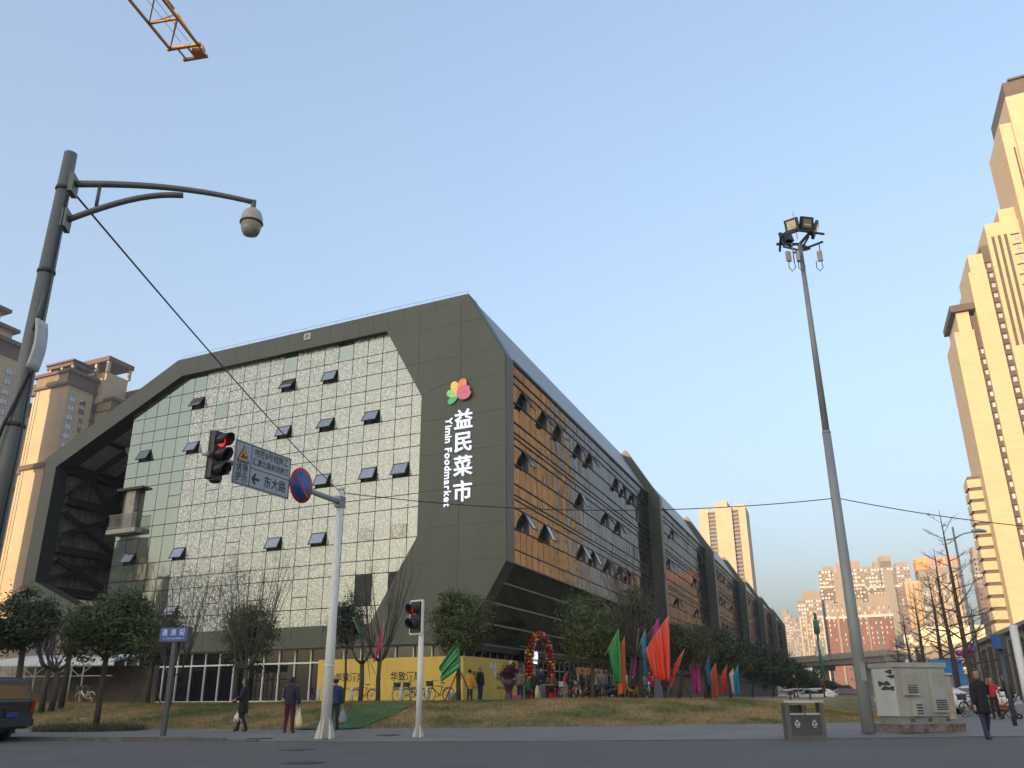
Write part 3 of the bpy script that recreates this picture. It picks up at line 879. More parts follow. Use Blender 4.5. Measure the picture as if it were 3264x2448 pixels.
# --- lit sign over the door
es = thing('entrance_sign', 'black lightbox with lit white market name over the doorway', 'sign', gq(2.7, 3.5, 11.8))
MB().prism([gq(2.75, 3.28, 10.35), gq(2.75, 3.28, 13.3), gq(2.75, 4.22, 13.3), gq(2.75, 4.22, 10.35)], dl * .25).build('lightbox', mat('sign_black', (0.01, 0.011, 0.013), 0.35), es)
lettering('entry', emit_mat('sign_lit', (0.75, 0.86, 1.0), 0.35), es, frameM(gq(2.72, 3.86, 11.9), dr, (0, 0, 1)), 'character')
lettering('entry2', MATS['sign_lit'], es, frameM(gq(2.72, 3.44, 11.9), dr, (0, 0, 1)), 'lettering')
# --- yellow hoarding round the corner of the ground floor
yel = mat('yellow_print', (0.62, 0.42, 0.075), 0.6, var=0.05, scale=0.7, bump=0.06, bscale=1.5)
inkm = mat('black_print', (0.012, 0.010, 0.008), 0.6)
hd = thing('hoarding', 'yellow printed hoarding wrapped round the corner of the shop front', 'hoarding', gp(8, Z0, .3))
sx_ = [13.5, 10.9, 8.2, 5.5, 2.75]
for s1, s0 in zip(sx_, sx_[1:]):
    MB().prism([gp(s0 + .006, Z0 - .15, .3), gp(s1 - .006, Z0 - .15, .3), gp(s1 - .006, 3.42, .3), gp(s0 + .006, 3.42, .3)], -og * 0.08).build('panel', yel, hd)
for t0, t1 in ((0, 3.0), (3.0, 6.0), (6.0, 9.3)):
    MB().prism([gq(2.75, Z0 - .15, t0 - .28 + .01), gq(2.75, Z0 - .15, t1 - .3), gq(2.75, 3.42, t1 - .3), gq(2.75, 3.42, t0 - .28 + .01)], dl * 0.08).build('panel', yel, hd)
for s_ in (10.95, 6.75):
    lettering('h1', inkm, hd, frameM(gp(s_, 2.28, .304), -dl, (0, 0, 1)))
    lettering('h2', inkm, hd, frameM(gp(s_, 1.62, .304), -dl, (0, 0, 1)))
for t_ in (1.6, 6.0):
    lettering('h1', inkm, hd, frameM(gq(2.745, 2.28, t_), dr, (0, 0, 1)))
    lettering('h2', inkm, hd, frameM(gq(2.745, 1.62, t_), dr, (0, 0, 1)))
paper = mat('paper', (0.62, 0.62, 0.66), 0.7)
for t_, z_, gl_ in ((3.9, 2.98, 'upper white notice pasted on the hoarding, nearer the corner'), (4.6, 2.95, 'upper white notice pasted on the hoarding, nearer the arch'), (4.6, 2.5, 'lower white notice pasted on the yellow hoarding')):
    o = MB().prism([gq(2.738, z_ - .18, t_), gq(2.738, z_ - .18, t_ + .36), gq(2.738, z_ + .18, t_ + .36), gq(2.738, z_ + .18, t_)], dl * 0.004).build('notice', paper)
    tag(o, gl_, 'notice', 'notices on the hoarding')
ob = thing('orange_hoarding', 'orange-brown hoarding beyond the entrance behind the crowd', 'hoarding', gq(2.6, Z0, 25))
for t0, t1 in ((22.6, 25.6), (25.6, 28.6), (28.6, 31.6)):
    MB().prism([gq(2.6, Z0 - .1, t0), gq(2.6, Z0 - .1, t1 - .01), gq(2.6, 3.4, t1 - .01), gq(2.6, 3.4, t0)], dl * .08).build('panel', mat('orange_print', (0.42, 0.14, 0.03), .6), ob)
bb = thing('blue_hoarding', 'dull blue sheet hoarding behind the flags', 'hoarding', gq(1.0, Z0, 42))
for k in range(6):
    t0 = 36 + 3 * k
    MB().prism([gq(1.0, Z0 - .1, t0), gq(1.0, Z0 - .1, t0 + 2.98), gq(1.0, 2.9, t0 + 2.98), gq(1.0, 2.9, t0)], dl * .06).build('panel', mat('blue_sheet', (0.05, 0.10, 0.15), .5), bb)
# --- balloon arch
ar = thing('balloon_arch', 'red and gold balloon arch standing over the market entrance', 'arch', gq(1.4, Z0, 11))
bal = MB().lathe([(0.02, -.115), (.07, -.10), (.115, -.03), (.12, .02), (.09, .085), (.03, .12)], 8).mesh('balloon', mat('balloon_red', (0.36, 0.018, 0.012), 0.25, var=.2))
balg = MB().lathe([(0.02, -.115), (.07, -.10), (.115, -.03), (.12, .02), (.09, .085), (.03, .12)], 8).mesh('balloon', mat('balloon_gold', (0.55, 0.32, 0.03), 0.2, 0.4))
NB = 46
path = []
for i in range(NB):
    u = i / (NB - 1)
    a = math.pi * (1 - u)
    leg = 2.3
    L_tot = leg * 2 + math.pi * 1.9
    d_ = u * L_tot
    if d_ < leg: p = (-2.3, Z0 + d_)
    elif d_ > L_tot - leg: p = (2.3, Z0 + (L_tot - d_))
    else:
        a = math.pi - (d_ - leg) / 1.9
        p = (2.3 * math.cos(a), Z0 + leg + 2.0 * math.sin(a))
    path.append(p)
for i, (tx, tz) in enumerate(path):
    q0 = path[max(0, i - 1)]; q1 = path[min(NB - 1, i + 1)]
    dx, dz = q1[0] - q0[0], q1[1] - q0[1]; L = math.hypot(dx, dz) or 1
    nx, nz_ = -dz / L, dx / L
    for k in range(4):
        an = k * math.pi / 2 + i * 0.55
        r_ = 0.19
        P = gq(1.4, 0, 10.0 + tx + nx * math.cos(an) * r_) + orr * math.sin(an) * r_ + Vector((0, 0, tz + nz_ * math.cos(an) * r_))
        put('balloon', balg if (i + k) % 4 == 0 else bal, ar, P - ar.location, (rnd.uniform(0, 3), rnd.uniform(0, 3), 0), (1.25, 1.25, 1.1))
# ================================================================ towers round about
tanw = mat('tan_render', (0.43, 0.33, 0.22), 0.8, var=0.06, scale=0.15)
tanw2 = mat('tan_tile', (0.43, 0.34, 0.22), 0.75, var=0.05, scale=0.3, stretch=(1, 1, 3))
beige = mat('beige_render', (0.27, 0.225, 0.19), 0.85, var=0.06, scale=0.1)
trimb = mat('brown_trim', (0.085, 0.062, 0.055), 0.7, var=0.1, scale=0.5)
stripb = mat('dark_brown_strip', (0.085, 0.068, 0.058), 0.8, var=0.1, scale=0.3)
redb = mat('red_brick_far', (0.19, 0.085, 0.065), 0.85, var=0.08, scale=0.1)
purb = mat('brown_brick_far', (0.17, 0.115, 0.105), 0.85, var=0.08, scale=0.1)
greyw = mat('grey_wall_far', (0.24, 0.22, 0.20), 0.85)
whiteb = mat('white_band', (0.50, 0.46, 0.40), 0.7)
fglass = mirror_mat('far_window_glass', (0.75, 0.8, 0.85), (0.035, 0.036, 0.04), 0.30, 0.05)
fdark = mat('far_window_dark', (0.035, 0.034, 0.036), 0.5)
frm = mat('far_window_frame', (0.32, 0.26, 0.20), 0.7)

def win_mesh(name='window'):
    mb = MB()
    mb.cur = 0
    mb.box((0, 0, 0.47), (1, .16, .06)); mb.box((0, 0, -0.47), (1.1, .26, .06)); mb.box((-.47, 0, 0), (.06, .16, .9)); mb.box((.47, 0, 0), (.06, .16, .9)); mb.box((0.05, 0, 0), (.04, .12, .9))
    mb.cur = 1
    mb.box((0, .02, 0), (.9, .06, .9))
    return mb.mesh(name, [frm, fglass])
WIN = win_mesh()
def blk(root, name, base, u, v, u0, u1, v0, v1, z0, z1, mt):
    P = lambda a, b, z: base + u * a + v * b + Vector((0, 0, z))
    return MB().prism([P(u0, v0, z0), P(u1, v0, z0), P(u1, v1, z0), P(u0, v1, z0)], (0, 0, z1 - z0)).build(name, mt, root)
def wins(root, base, u, v, face, ulist, z0, z1, pitch, wd, hh, name='window', jitter=0):
    """one object per window on a vertical face; face: 'v' offsets along v, windows spread along u"""
    ang = math.atan2(u.y, u.x); z = z0; n = 0
    while z < z1:
        for a in ulist:
            p = base + u * a + v * face + Vector((0, 0, z))
            put(name, WIN, root, p - root.location, (0, 0, ang), (wd, 1, hh)); n += 1
        z += pitch
    return n
UL = -dl      # image-right along fronts

# --- cream tower behind the left end of the market
tc = atd(228, 1176, 285); H_A = tc.z; tb_ = Vector((tc.x, tc.y, 0))
tA = thing('apartment_tower', 'sunlit cream apartment tower with brown cornices behind the green frame', 'tower', tb_)
wA = 18.0
blk(tA, 'wall', tb_, dl, dr, 0, wA - 3, 0, 10, 0, H_A - 5.2, tanw)
blk(tA, 'wall', tb_, dl, dr, wA - 3, wA, 1.4, 10, 0, H_A - 6.0, tanw)
for u0, u1, v0, z0, z1 in ((-.9, wA - 2.4, -.9, H_A - 5.2, H_A - 4.4), (-.4, wA - 2.8, -.4, H_A - 4.4, H_A - 1.2), (-1.5, wA - 1.8, -1.5, H_A - 1.2, H_A - .2), (-.8, wA - 2.5, -.8, H_A - 31.5, H_A - 30.0), (-.8, wA - 2.5, -.8, 26, 27.2)):
    blk(tA, 'cornice', tb_, dl, dr, u0, u1, v0, 10.6, z0, z1, trimb)
for k in range(24):
    blk(tA, 'cornice_bracket', tb_, dl, dr, .3 + k * .6, .55 + k * .6, -.75, -.38, H_A - 4.3, H_A - 1.3, tanw)
blk(tA, 'cornice', tb_, dl, dr, wA - 3, wA + 1, .5, 10, H_A - 6.0, H_A - 2.2, trimb)
blk(tA, 'cornice', tb_, dl, dr, wA - 3, wA + .7, .6, 10, H_A - 32.0, H_A - 30.5, trimb)
for a in (wA - 3.2, wA - 4.6): blk(tA, 'groove', tb_, dl, dr, a, a + .22, -.06, .1, 0, H_A - 5.2, trimb)
# roof pergolas, terrace upon terrace
blk(tA, 'roof_ring', tb_, dl, dr, 0.5, wA - 5, .6, 9, H_A + 1.9, H_A + 2.9, trimb)
blk(tA, 'roof_ring', tb_, dl, dr, 0.2, wA - 4.6, .3, 9.4, H_A + 3.2, H_A + 3.8, trimb)
for a, b2 in ((1, 1.2), (6, 1.2), (11.5, 1.2), (1, 8.5), (6, 8.5), (11.5, 8.5)):
    blk(tA, 'roof_post', tb_, dl, dr, a - .4, a + .4, b2 - .4, b2 + .4, H_A - .2, H_A + 2.0, tanw)
blk(tA, 'roof_room', tb_, dl, dr, -3.5, 7.5, 11, 20, H_A - 8, H_A + 2.4, tanw)
blk(tA, 'roof_ring', tb_, dl, dr, -4.5, 8.5, 10, 21, H_A + 6.0, H_A + 7.6, trimb)
for a, b2 in ((-3.6, 11), (2, 11), (7, 11), (-3.6, 20), (7, 20)): blk(tA, 'roof_post', tb_, dl, dr, a - .5, a + .5, b2 - .5, b2 + .5, H_A + 2.3, H_A + 6.0, tanw)
wins(tA, tb_, dr, -dl, 0.03, (2.4, 6.4), 27, H_A - 6.5, 3.0, 2.4, 1.8)
# second bay stepping out to the right
zB = H_A - 11
blk(tA, 'recess', tb_, dl, dr, .8, 6, 9.9, 12.5, 0, zB + 4, stripb)
wins(tA, tb_, dr, -dl, -.72, (11.2,), 27, zB, 3.0, 1.1, 1.7)
blk(tA, 'bay', tb_, dl, dr, -7.0, 4, 12.4, 20, 0, zB, tanw)
for z0, z1, e in ((zB, zB + 3.4, .3), (zB + 3.4, zB + 4.2, 1.2), (H_A - 31.5, H_A - 30, .8)):
    blk(tA, 'cornice', tb_, dl, dr, -7.0 - e, 4, 12.4 - e, 20 + e, z0, z1, trimb)
for k in range(10):
    blk(tA, 'cornice_bracket', tb_, dl, dr, -6.6 + k * .65, -6.3 + k * .65, 11.85, 12.12, zB + .2, zB + 3.2, tanw)
wins(tA, tb_, dr, -dl, 7.03, (14.4, 18.0), 27, zB - 1.5, 3.0, 1.9, 1.7)
blk(tA, 'bay', tb_, dl, dr, -8.6, 3, 20.3, 32, 0, zB - 5, tanw)
wins(tA, tb_, dr, -dl, 8.63, (22.2, 26, 29.6), 45, zB - 6, 3.0, 1.9, 1.8)
blk(tA, 'crown_frame', tb_, dl, dr, -9.4, 3, 20.6, 40, zB - 4.5, zB - 1.5, trimb)
blk(tA, 'crown_frame', tb_, dl, dr, -9.8, 2, 20, 40, zB + 6.5, zB + 9.4, trimb)
blk(tA, 'crown_frame', tb_, dl, dr, -10.4, 1, 30, 44, zB + 1.5, zB + 3.8, trimb)
for b2 in (21, 26, 31, 36): blk(tA, 'roof_post', tb_, dl, dr, -9, -7.9, b2, b2 + 1.1, zB - 1.5, zB + 6.6, tanw)
# --- towers at the left edge
def edge_tower(px0, py0, D, label, nw=3, hh=None, wl_=18):
    c0 = atd(px0, py0, D); Hh = c0.z; b0 = Vector((c0.x, c0.y, 0))
    tt = thing('apartment_tower', label, 'tower', b0)
    blk(tt, 'wall', b0, dl, dr, 0, wl_, 0, 16, 0, Hh - 5, tanw)
    for z0, z1, e in ((Hh - 5, Hh - 1.2, .3), (Hh - 1.2, Hh, 1.4), (Hh - 29, Hh - 27.5, .8)):
        blk(tt, 'cornice', b0, dl, dr, -e, wl_ + e, -e, 16 + e, z0, z1, trimb)
    for z0, z1, e in ((Hh, Hh + 4, -3), (Hh + 4, Hh + 5, -1.6), (Hh + 5, Hh + 10, -6), (Hh + 10, Hh + 11, -4)):
        blk(tt, 'roof_room', b0, dl, dr, -e, wl_ + e, -e, 16 + e, z0, z1, trimb if z1 - z0 < 2 else tanw)
    wins(tt, b0, dr, -dl, .03, [2.5 + 5 * k for k in range(nw)], Hh - 90, Hh - 7, 3.0, 2.4, 1.8)
    wins(tt, b0, dl, -dr, .03, [3.5 + 5.2 * k for k in range(nw)], Hh - 60, Hh - 7, 3.0, 2.6, 1.8)
    return tt
edge_tower(-75, 1040, 260, 'apartment tower with windows and eaves cut by the left edge of the picture', 3)
c0 = atd(22, 1262, 340); b0 = Vector((c0.x, c0.y, 0)); Hh = c0.z
tt = thing('apartment_tower', 'slim plain-walled tower seen just right of the tall grey camera pole', 'tower', b0)
blk(tt, 'wall', b0, dl, dr, 0, 16, 0, 12, 0, Hh - 5, tanw)
for z0, z1, e in ((Hh - 5, Hh - 1.2, .3), (Hh - 1.2, Hh, 1.4), (Hh - 33, Hh - 31.5, .8)): blk(tt, 'cornice', b0, dl, dr, -e, 16 + e, -e, 12 + e, z0, z1, trimb)

# --- stepped tower at the right edge
rc = atd(3160, 1700, 240); rb = Vector((rc.x, rc.y, 0))
def rpl(x, y):
    d = ray(x, y); n_ = og; t_ = ((rb - CAM).dot(n_)) / d.dot(n_); P = CAM + d * t_
    return (P - rb).dot(UL), P.z
tR = thing('stepped_tower', 'tall stepped tan tower with dark window strips at the right edge', 'tower', rb)
VR = dr
u1a, z1a = rpl(3040, 1060); u1b, z1b = rpl(3108, 1000); _, zcap = rpl(3075, 968)
u2a, z2a = rpl(3098, 870); u2b, z2b = rpl(3135, 806); u2c, z2c = rpl(3159, 775)
u3a, z3a = rpl(3163, 716); u3b, z3b = rpl(3264, 690)
ux = {}
for i_, x_ in enumerate((3036, 3102, 3121)): ux[i_] = rpl(x_, 1040)[0]
uA, uS0, uS1 = ux[0], ux[1], ux[2]                  # first wall, first strip
uB0 = uS1; uB1 = rpl(3135, 830)[0]; uT1 = rpl(3160, 830)[0]
uC1 = uT1 + 16
blk(tR, 'wall', rb, UL, VR, uA, uS0, 0, 18, 0, z1a, tanw2)
blk(tR, 'wall', rb, UL, VR, uA + 1.5, uS0 - .2, 1, 18, z1a, z1b + 2, tanw2)
blk(tR, 'roof_cap', rb, UL, VR, uA + .2, uS1, -.2, 18, z1b + 1.5, zcap, stripb)
blk(tR, 'strip', rb, UL, VR, uS0, uS1, 1.0, 18, 0, z1b, stripb)
blk(tR, 'wall', rb, UL, VR, uB0, uB1, -.6, 20, 0, z2a, tanw2)
blk(tR, 'wall', rb, UL, VR, uB0 + .8, uB1, 0, 20, z2a, z2b, tanw2)
blk(tR, 'strip', rb, UL, VR, uB1, uT1, .8, 20, 0, z2c, stripb)
blk(tR, 'wall', rb, UL, VR, uT1, uC1, -.8, 22, 0, z3a, tanw2)
blk(tR, 'wall', rb, UL, VR, uT1 + 4, uC1, 0, 22, z3a, z3a + 4, tanw2)
for k in range(3): blk(tR, 'groove', rb, UL, VR, uT1 + 1.0 + 1.5 * k, uT1 + 1.7 + 1.5 * k, -.95, -.7, z3a - 36, z3a - 4, stripb)
wr = mirror_mat('small_window', (.7, .72, .72), (.16, .14, .12), .3, .05)
def small_wins(root, base, u0, v, z0, z1, pitch, wd, hh):
    z = z0; me = MB().box((0, 0, 0), (wd, .2, hh)).mesh('window', wr); led = MB().box((0, 0, 0), (wd * 2.6, .5, .18)).mesh('ledge', trimb)
    a = math.atan2(UL.y, UL.x)
    while z < z1:
        w_ = put('window', me, root, base + UL * u0 + VR * v + Vector((0, 0, z)) - root.location, (0, 0, a))
        put('ledge', led, w_, (-.3, -.1, hh * .5 + .45))
        z += pitch
small_wins(tR, rb, (uS0 + uS1) / 2 + .5, .95, 8, z1b - 8, 3.0, .9, 1.2)
small_wins(tR, rb, (uB1 + uT1) / 2 + .3, .75, 8, z2c - 6, 3.0, .9, 1.2)
small_wins(tR, rb, uT1 + 6.8, -.85, 8, z3a - 5, 3.0, .8, 1.2)
# balconies with rails on the near left flank
for k in range(36):
    z = 6 + 3 * k
    if z > z1a - 40: break
    blk(tR, 'balcony', rb, UL, VR, uA - 3.2, uA - .05, 5, 12, z, z + 2.1, tanw2)
    blk(tR, 'balcony_gap', rb, UL, VR, uA - 2.8, uA - .02, 5.4, 11.6, z + 2.1, z + 3.0, trimb)
# tallest part behind
rc4 = atd(3195, 900, 235); rb4 = Vector((rc4.x, rc4.y, 0))
tR4 = thing('apartment_tower', 'tallest tan tower cut by the right edge, brown cap at its top', 'tower', rb4)
def rpl4(x, y):
    d = ray(x, y); t_ = ((rb4 - CAM).dot(og)) / d.dot(og); P = CAM + d * t_
    return (P - rb4).dot(UL), P.z
ua, za = rpl4(3186, 392); ub, zb = rpl4(3204, 310); uc, zc = rpl4(3214, 252)
blk(tR4, 'wall', rb4, UL, dr, ua, ua + 9, 1, 20, 0, za, tanw2)
blk(tR4, 'wall', rb4, UL, dr, ub, ub + 18, 0, 22, 0, zb, tanw2)
blk(tR4, 'roof_cap', rb4, UL, dr, ub + .2, ub + 18, .4, 22, zb, zb + 5, stripb)
blk(tR4, 'roof_cap', rb4, UL, dr, ub + 1.5, ub + 18, -.3, 22, zb + 5, zc, stripb)
for k in range(2): blk(tR4, 'pipe', rb4, UL, dr, ua + 2 + 1.5 * k, ua + 2.35 + 1.5 * k, .7, 1.05, 20, za - 8 - 4 * k, stripb)
for k in range(12):
    z = zb - 14 - 6 * k
    o = blk(tR4, 'window', rb4, UL, dr, ub + 8, ub + 10.5, -.06, .1, z, z + 3.0, fglass)

# --- far buildings: front faces towards the camera, window grids
def far_block(label, x0, x1, ytop, D, zones, cols=8, pitch=3.0, wfrac=.55, tops=(), band=None, strips=(), name='far_tower', cat='tower', balc=False, depth=16, grp='far towers down the street'):
    a = atd(x0, ytop, D); b2 = atd((x0 + x1) / 2, ytop, D); base = Vector((b2.x, b2.y, 0))
    def fp(x, y):
        d = ray(x, y); t_ = ((base - CAM).dot(og)) / d.dot(og); P = CAM + d * t_
        return (P - base).dot(UL), P.z
    u0, zt = fp(x0, ytop); u1, zt2 = fp(x1, ytop); zt = (zt + zt2) / 2
    root = thing(name, label, cat, base, group=grp)
    zs = 0
    zl = [0] + [fp((x0 + x1) / 2, y)[1] if y else zt for y, _ in zones]
    for (y, mt), za_, zb_ in zip(zones, zl, zl[1:]):
        blk(root, 'wall', base, UL, dr, u0, u1, 0, depth, za_, zb_, mt)
    W_ = u1 - u0
    mbw = MB()
    cw = W_ / cols
    z = 3.0
    A_ = Matrix.Rotation(math.atan2(UL.y, UL.x), 3, 'Z')
    while z < zt - 2:
        for c_ in range(cols):
            cu_ = u0 + cw * (c_ + .5)
            mbw.cur = 0 if rnd.random() < .6 else 1
            mbw.add([base + UL * (cu_ - cw * wfrac / 2) + og * .08 + Vector((0, 0, z)), base + UL * (cu_ + cw * wfrac / 2) + og * .08 + Vector((0, 0, z)),
                     base + UL * (cu_ + cw * wfrac / 2) + og * .08 + Vector((0, 0, z + pitch * .52)), base + UL * (cu_ - cw * wfrac / 2) + og * .08 + Vector((0, 0, z + pitch * .52))], [(0, 1, 2, 3)])
        z += pitch
    tag(mbw.build('windows', [fglass, fdark], root, fix=False), kind='stuff')
    if balc:
        mbb = MB(); z = 3.0
        while z < zt - 3:
            for c_ in range(0, cols, 2):
                cu_ = u0 + cw * (c_ + .5)
                mbb.box(base + UL * cu_ + og * .5 + Vector((0, 0, z - .3)), (cw * .8, 1.0, 0.9), A_)
            z += pitch
        tag(mbb.build('balconies', zones[-1][1], root, fix=False), kind='stuff')
    for c_ in strips:      # projecting or dark vertical strips: (fraction0, fraction1, material, proud)
        blk(root, 'pier', base, UL, dr, u0 + W_ * c_[0], u0 + W_ * c_[1], -c_[3], .5, 0, zt * (c_[4] if len(c_) > 4 else .985), c_[2])
    for f0, f1, hh, mt in tops:
        blk(root, 'roof_block', base, UL, dr, u0 + W_ * f0, u0 + W_ * f1, .6, depth - 1, zt, zt + hh, mt)
    if band:
        zb_ = fp((x0 + x1) / 2, band)[1]
        blk(root, 'band', base, UL, dr, u0 - .5, u1 + .5, -.9, .4, zb_, zb_ + 1.6, whiteb)
    return root, base, u0, u1, zt, fp
stripg = mat('grey_strip_far', (0.10, 0.095, 0.095), .7)
far_block('tall tan tower with two dark window strips rising behind the market roof', 2227, 2376, 1622, 670, [(0, tanw)], 1, wfrac=.02, tops=[(.33, .62, 6, tanw), (0, .22, 1.5, tanw), (.74, .98, 2, tanw)],
          strips=[(.21, .40, stripg, .15), (.70, .84, stripg, .15), (0, .2, tanw, 2.0, .99), (.36, .71, tanw, 3.5, 1.0), (.85, 1, tanw, 1.6, .99)], depth=26)
ft = bpy.data.objects['far_tower']
_r, _b, _u0, _u1, _zt, _fp = ft, Vector(ft.location), None, None, None, None
# its balcony ledges in the two strips
u0_, u1_ = [((lambda d: (CAM + d * (((_b - CAM).dot(og)) / d.dot(og)) - _b).dot(UL))(ray(x_, 1622))) for x_ in (2227, 2376)]
for f0, f1 in ((.215, .355), (.715, .845)):
    z = 60
    lw_ = u1_ - u0_
    me = MB().box((0, 0, 0), (lw_ * (f1 - f0), 1.2, 1.1)).mesh('balcony', greyw)
    while z < 138:
        put('balcony', me, ft, UL * (u0_ + lw_ * (f0 + f1) / 2) + og * .8 + Vector((0, 0, z)), (0, 0, math.atan2(UL.y, UL.x)))
        z += 3.0
far_block('pale lilac tower, farthest down the street beside the market roof', 2492, 2522, 1958, 1100, [(0, beige)], 4, tops=[(.1, .6, 5, beige)])
far_block('stepped lilac tower standing just right of the farthest pale one', 2516, 2549, 1985, 1050, [(0, beige)], 4, tops=[(.3, .7, 6, beige)])
far_block('pinkish tower with white vertical piers left of the brown-and-cream pair', 2540, 2616, 1905, 720, [(1949, beige), (0, beige)], 9, strips=[(.0, .06, whiteb, .8, .8), (.24, .28, whiteb, .8, .8), (.5, .54, whiteb, .8, .8), (.74, .78, whiteb, .8, .8), (.95, 1, whiteb, .8, .8)], tops=[(.25, 1, 5, beige)])
far_block('cream and brown tower half hidden by the floodlight mast', 2606, 2750, 1815, 760, [(1876, purb), (0, beige)], 14, tops=[(.12, .35, 3, beige), (.4, .62, 5, beige), (.75, .95, 6, beige)], band=1873, strips=[(.28, .31, stripg, .2), (.60, .64, stripg, .2), (.33, .55, beige, 2.5)], balc=True)
far_block('cream and grey tower right of the floodlight mast', 2752, 2899, 1808, 740, [(1876, purb), (0, beige)], 14, tops=[(.0, .18, 2, beige), (.22, .62, 5, beige), (.36, .62, 9, beige), (.7, .97, 3, beige)], band=1873, strips=[(.33, .37, stripg, .2), (.66, .69, stripg, .2), (.4, .62, greyw, 2.0, .97)], balc=True)
far_block('stepped red-brick block with cream crown in front of the tall pair', 2628, 2722, 1922, 600, [(1972, redb), (0, beige)], 6, wfrac=.22, tops=[(.0, .3, 2, beige), (.45, .8, 4, beige)], band=1973, strips=[(.35, .42, beige, .9, .9), (.62, .66, stripg, .2, .8)])
far_block('broad red-brick block with cream crown right of the mast', 2728, 2838, 1918, 590, [(1966, redb), (0, beige)], 7, wfrac=.25, tops=[(.38, .98, 5, beige), (.0, .2, 2, beige)], band=1967, strips=[(.52, .6, stripg, .2, .85), (.25, .29, beige, .8, .9)])
# office block with the orange roof sign
rt, ob_, u0o, u1o, zto, fpo = far_block('grey office block with tan fins and orange rooftop letters', 2925, 3062, 1812, 470, [(0, greyw)], 12, pitch=3.6, wfrac=.7, strips=[(.30, .35, tanw, 1.2, .95), (.47, .52, tanw, 1.2, .95), (.64, .69, tanw, 1.2, .95), (.81, .86, tanw, 1.2, .95)], depth=22, name='office_block', cat='office', grp=None)
blk(rt, 'side_wing', ob_, UL, dr, u0o - 7, u0o, 2, 20, 0, zto - 5, tanw)
for k in range(3): blk(rt, 'fin', ob_, UL, dr, u0o - 6.5 + 2.2 * k, u0o - 5.6 + 2.2 * k, .8, 2.2, 0, zto - 6, tanw)
orgm = mat('orange_sign', (0.72, 0.22, 0.03), 0.5, emit=0.03)
blk(rt, 'sign_panel', ob_, UL, dr, u0o - .5, u0o + 5.5, -.5, .2, zto, zto + 5.6, orgm)
blk(rt, 'sign_panel', ob_, UL, dr, u0o - .6, u0o - .2, 0, 14, zto - .5, zto + 5.4, orgm)
zz = MB()
for k in range(2):
    pts_ = [(1.0, 1.0 + k * 1.7), (1.9, 2.4 + k * 1.7), (2.7, 1.2 + k * 1.7), (3.5, 2.4 + k * 1.7), (4.3, 1.0 + k * 1.7)]
    for p, q in zip(pts_, pts_[1:]): zz.bar(ob_ + UL * (u0o + p[0]) + og * .7 + Vector((0, 0, zto + p[1])), ob_ + UL * (u0o + q[0]) + og * .7 + Vector((0, 0, zto + q[1])), .2, .45, og)
zz.build('sign_mark', whiteb, rt)
og_w = (u1o - u0o - 6) / 4
for k in range(4):
    ch = MB(); cu_ = u0o + 6.4 + og_w * k
    for j in range(3): ch.bar(ob_ + UL * cu_ + og * .4 + Vector((0, 0, zto + .8 + 2 * j)), ob_ + UL * (cu_ + og_w * .8) + og * .4 + Vector((0, 0, zto + .8 + 2 * j)), .3, .55)
    for j in range(2): ch.bar(ob_ + UL * (cu_ + og_w * (.15 + .45 * j)) + og * .45 + Vector((0, 0, zto + .3)), ob_ + UL * (cu_ + og_w * (.2 + .45 * j)) + og * .45 + Vector((0, 0, zto + 5.4)), .3, .6, (1, 0, 0))
    ch.build('sign_character', orgm, rt)
sc = MB()
for j in range(3): sc.bar(ob_ + UL * u0o + Vector((0, 0, zto + .3 + 2.6 * j)), ob_ + UL * u1o + Vector((0, 0, zto + .3 + 2.6 * j)), .15, .15)
for j in range(14): sc.bar(ob_ + UL * (u0o + (u1o - u0o) * j / 13) + Vector((0, 0, zto)), ob_ + UL * (u0o + (u1o - u0o) * j / 13) + Vector((0, 0, zto + 6)), .15, .15, (1, 0, 0))
sc.build('sign_scaffold', steel_g, rt)
# cream commercial block
creamw = mat('cream_panel', (0.60, 0.54, 0.42), .7, var=.04)
rt, cb_, u0c, u1c, ztc, fpc = far_block('low cream commercial block with a large blank wall behind the bare trees', 2925, 3137, 1995, 260, [(0, creamw)], 1, wfrac=.01, depth=30, name='commercial_block', cat='building', grp=None)
for z0, z1 in ((ztc - 5, ztc - 4), (ztc - 11.5, ztc - 10.5)): blk(rt, 'frame_bar', cb_, UL, dr, u0c - 4, u1c, -1.6, -.6, z0, z1, creamw)
for k in range(2): blk(rt, 'frame_column', cb_, UL, dr, u0c - 4 + 1.2 * k, u0c - 3 + 1.2 * k, -1.6, -.6, 0, ztc - 2, creamw)
blk(rt, 'dark_bay', cb_, UL, dr, u0c + .5, u0c + (u1c - u0c) * .42, -.12, 1, ztc - 10.5, ztc - 5, greyw)
blk(rt, 'dark_bay', cb_, UL, dr, u0c + .5, u1c - 1, -.12, 1, .5, ztc - 12, greyw)
far_block('brown tower with cream crown between bare trees and the right-hand tower', 3098, 3190, 1772, 600, [(1872, purb), (0, beige)], 8, tops=[(.05, .4, 6, beige), (.62, 1, 5, beige)], band=1838, strips=[(.2, .25, stripg, .2), (.5, .56, stripg, .2)])
# podium with brown pilasters at the foot of the right-hand tower
pc = onz(3190, 2240, .3); pc = atd(3200, 2225, 140); pb_ = Vector((pc.x, pc.y, 0))
pod = thing('podium_block', 'low sunlit tan podium with brown pilasters below the right-hand tower', 'building', pb_)
for k in range(10):
    blk(pod, 'bay', pb_, dr, UL, -34 + 6.2 * k, -28.2 + 6.2 * k, 0, 10, 0, 8.2, tanw2)
    blk(pod, 'pilaster', pb_, dr, UL, -28.9 + 6.2 * k, -27.7 + 6.2 * k, -.45, .3, 0, 7.2, stripb)
blk(pod, 'eaves', pb_, dr, UL, -35, 30, -.5, 10, 8.2, 8.7, tanw2)

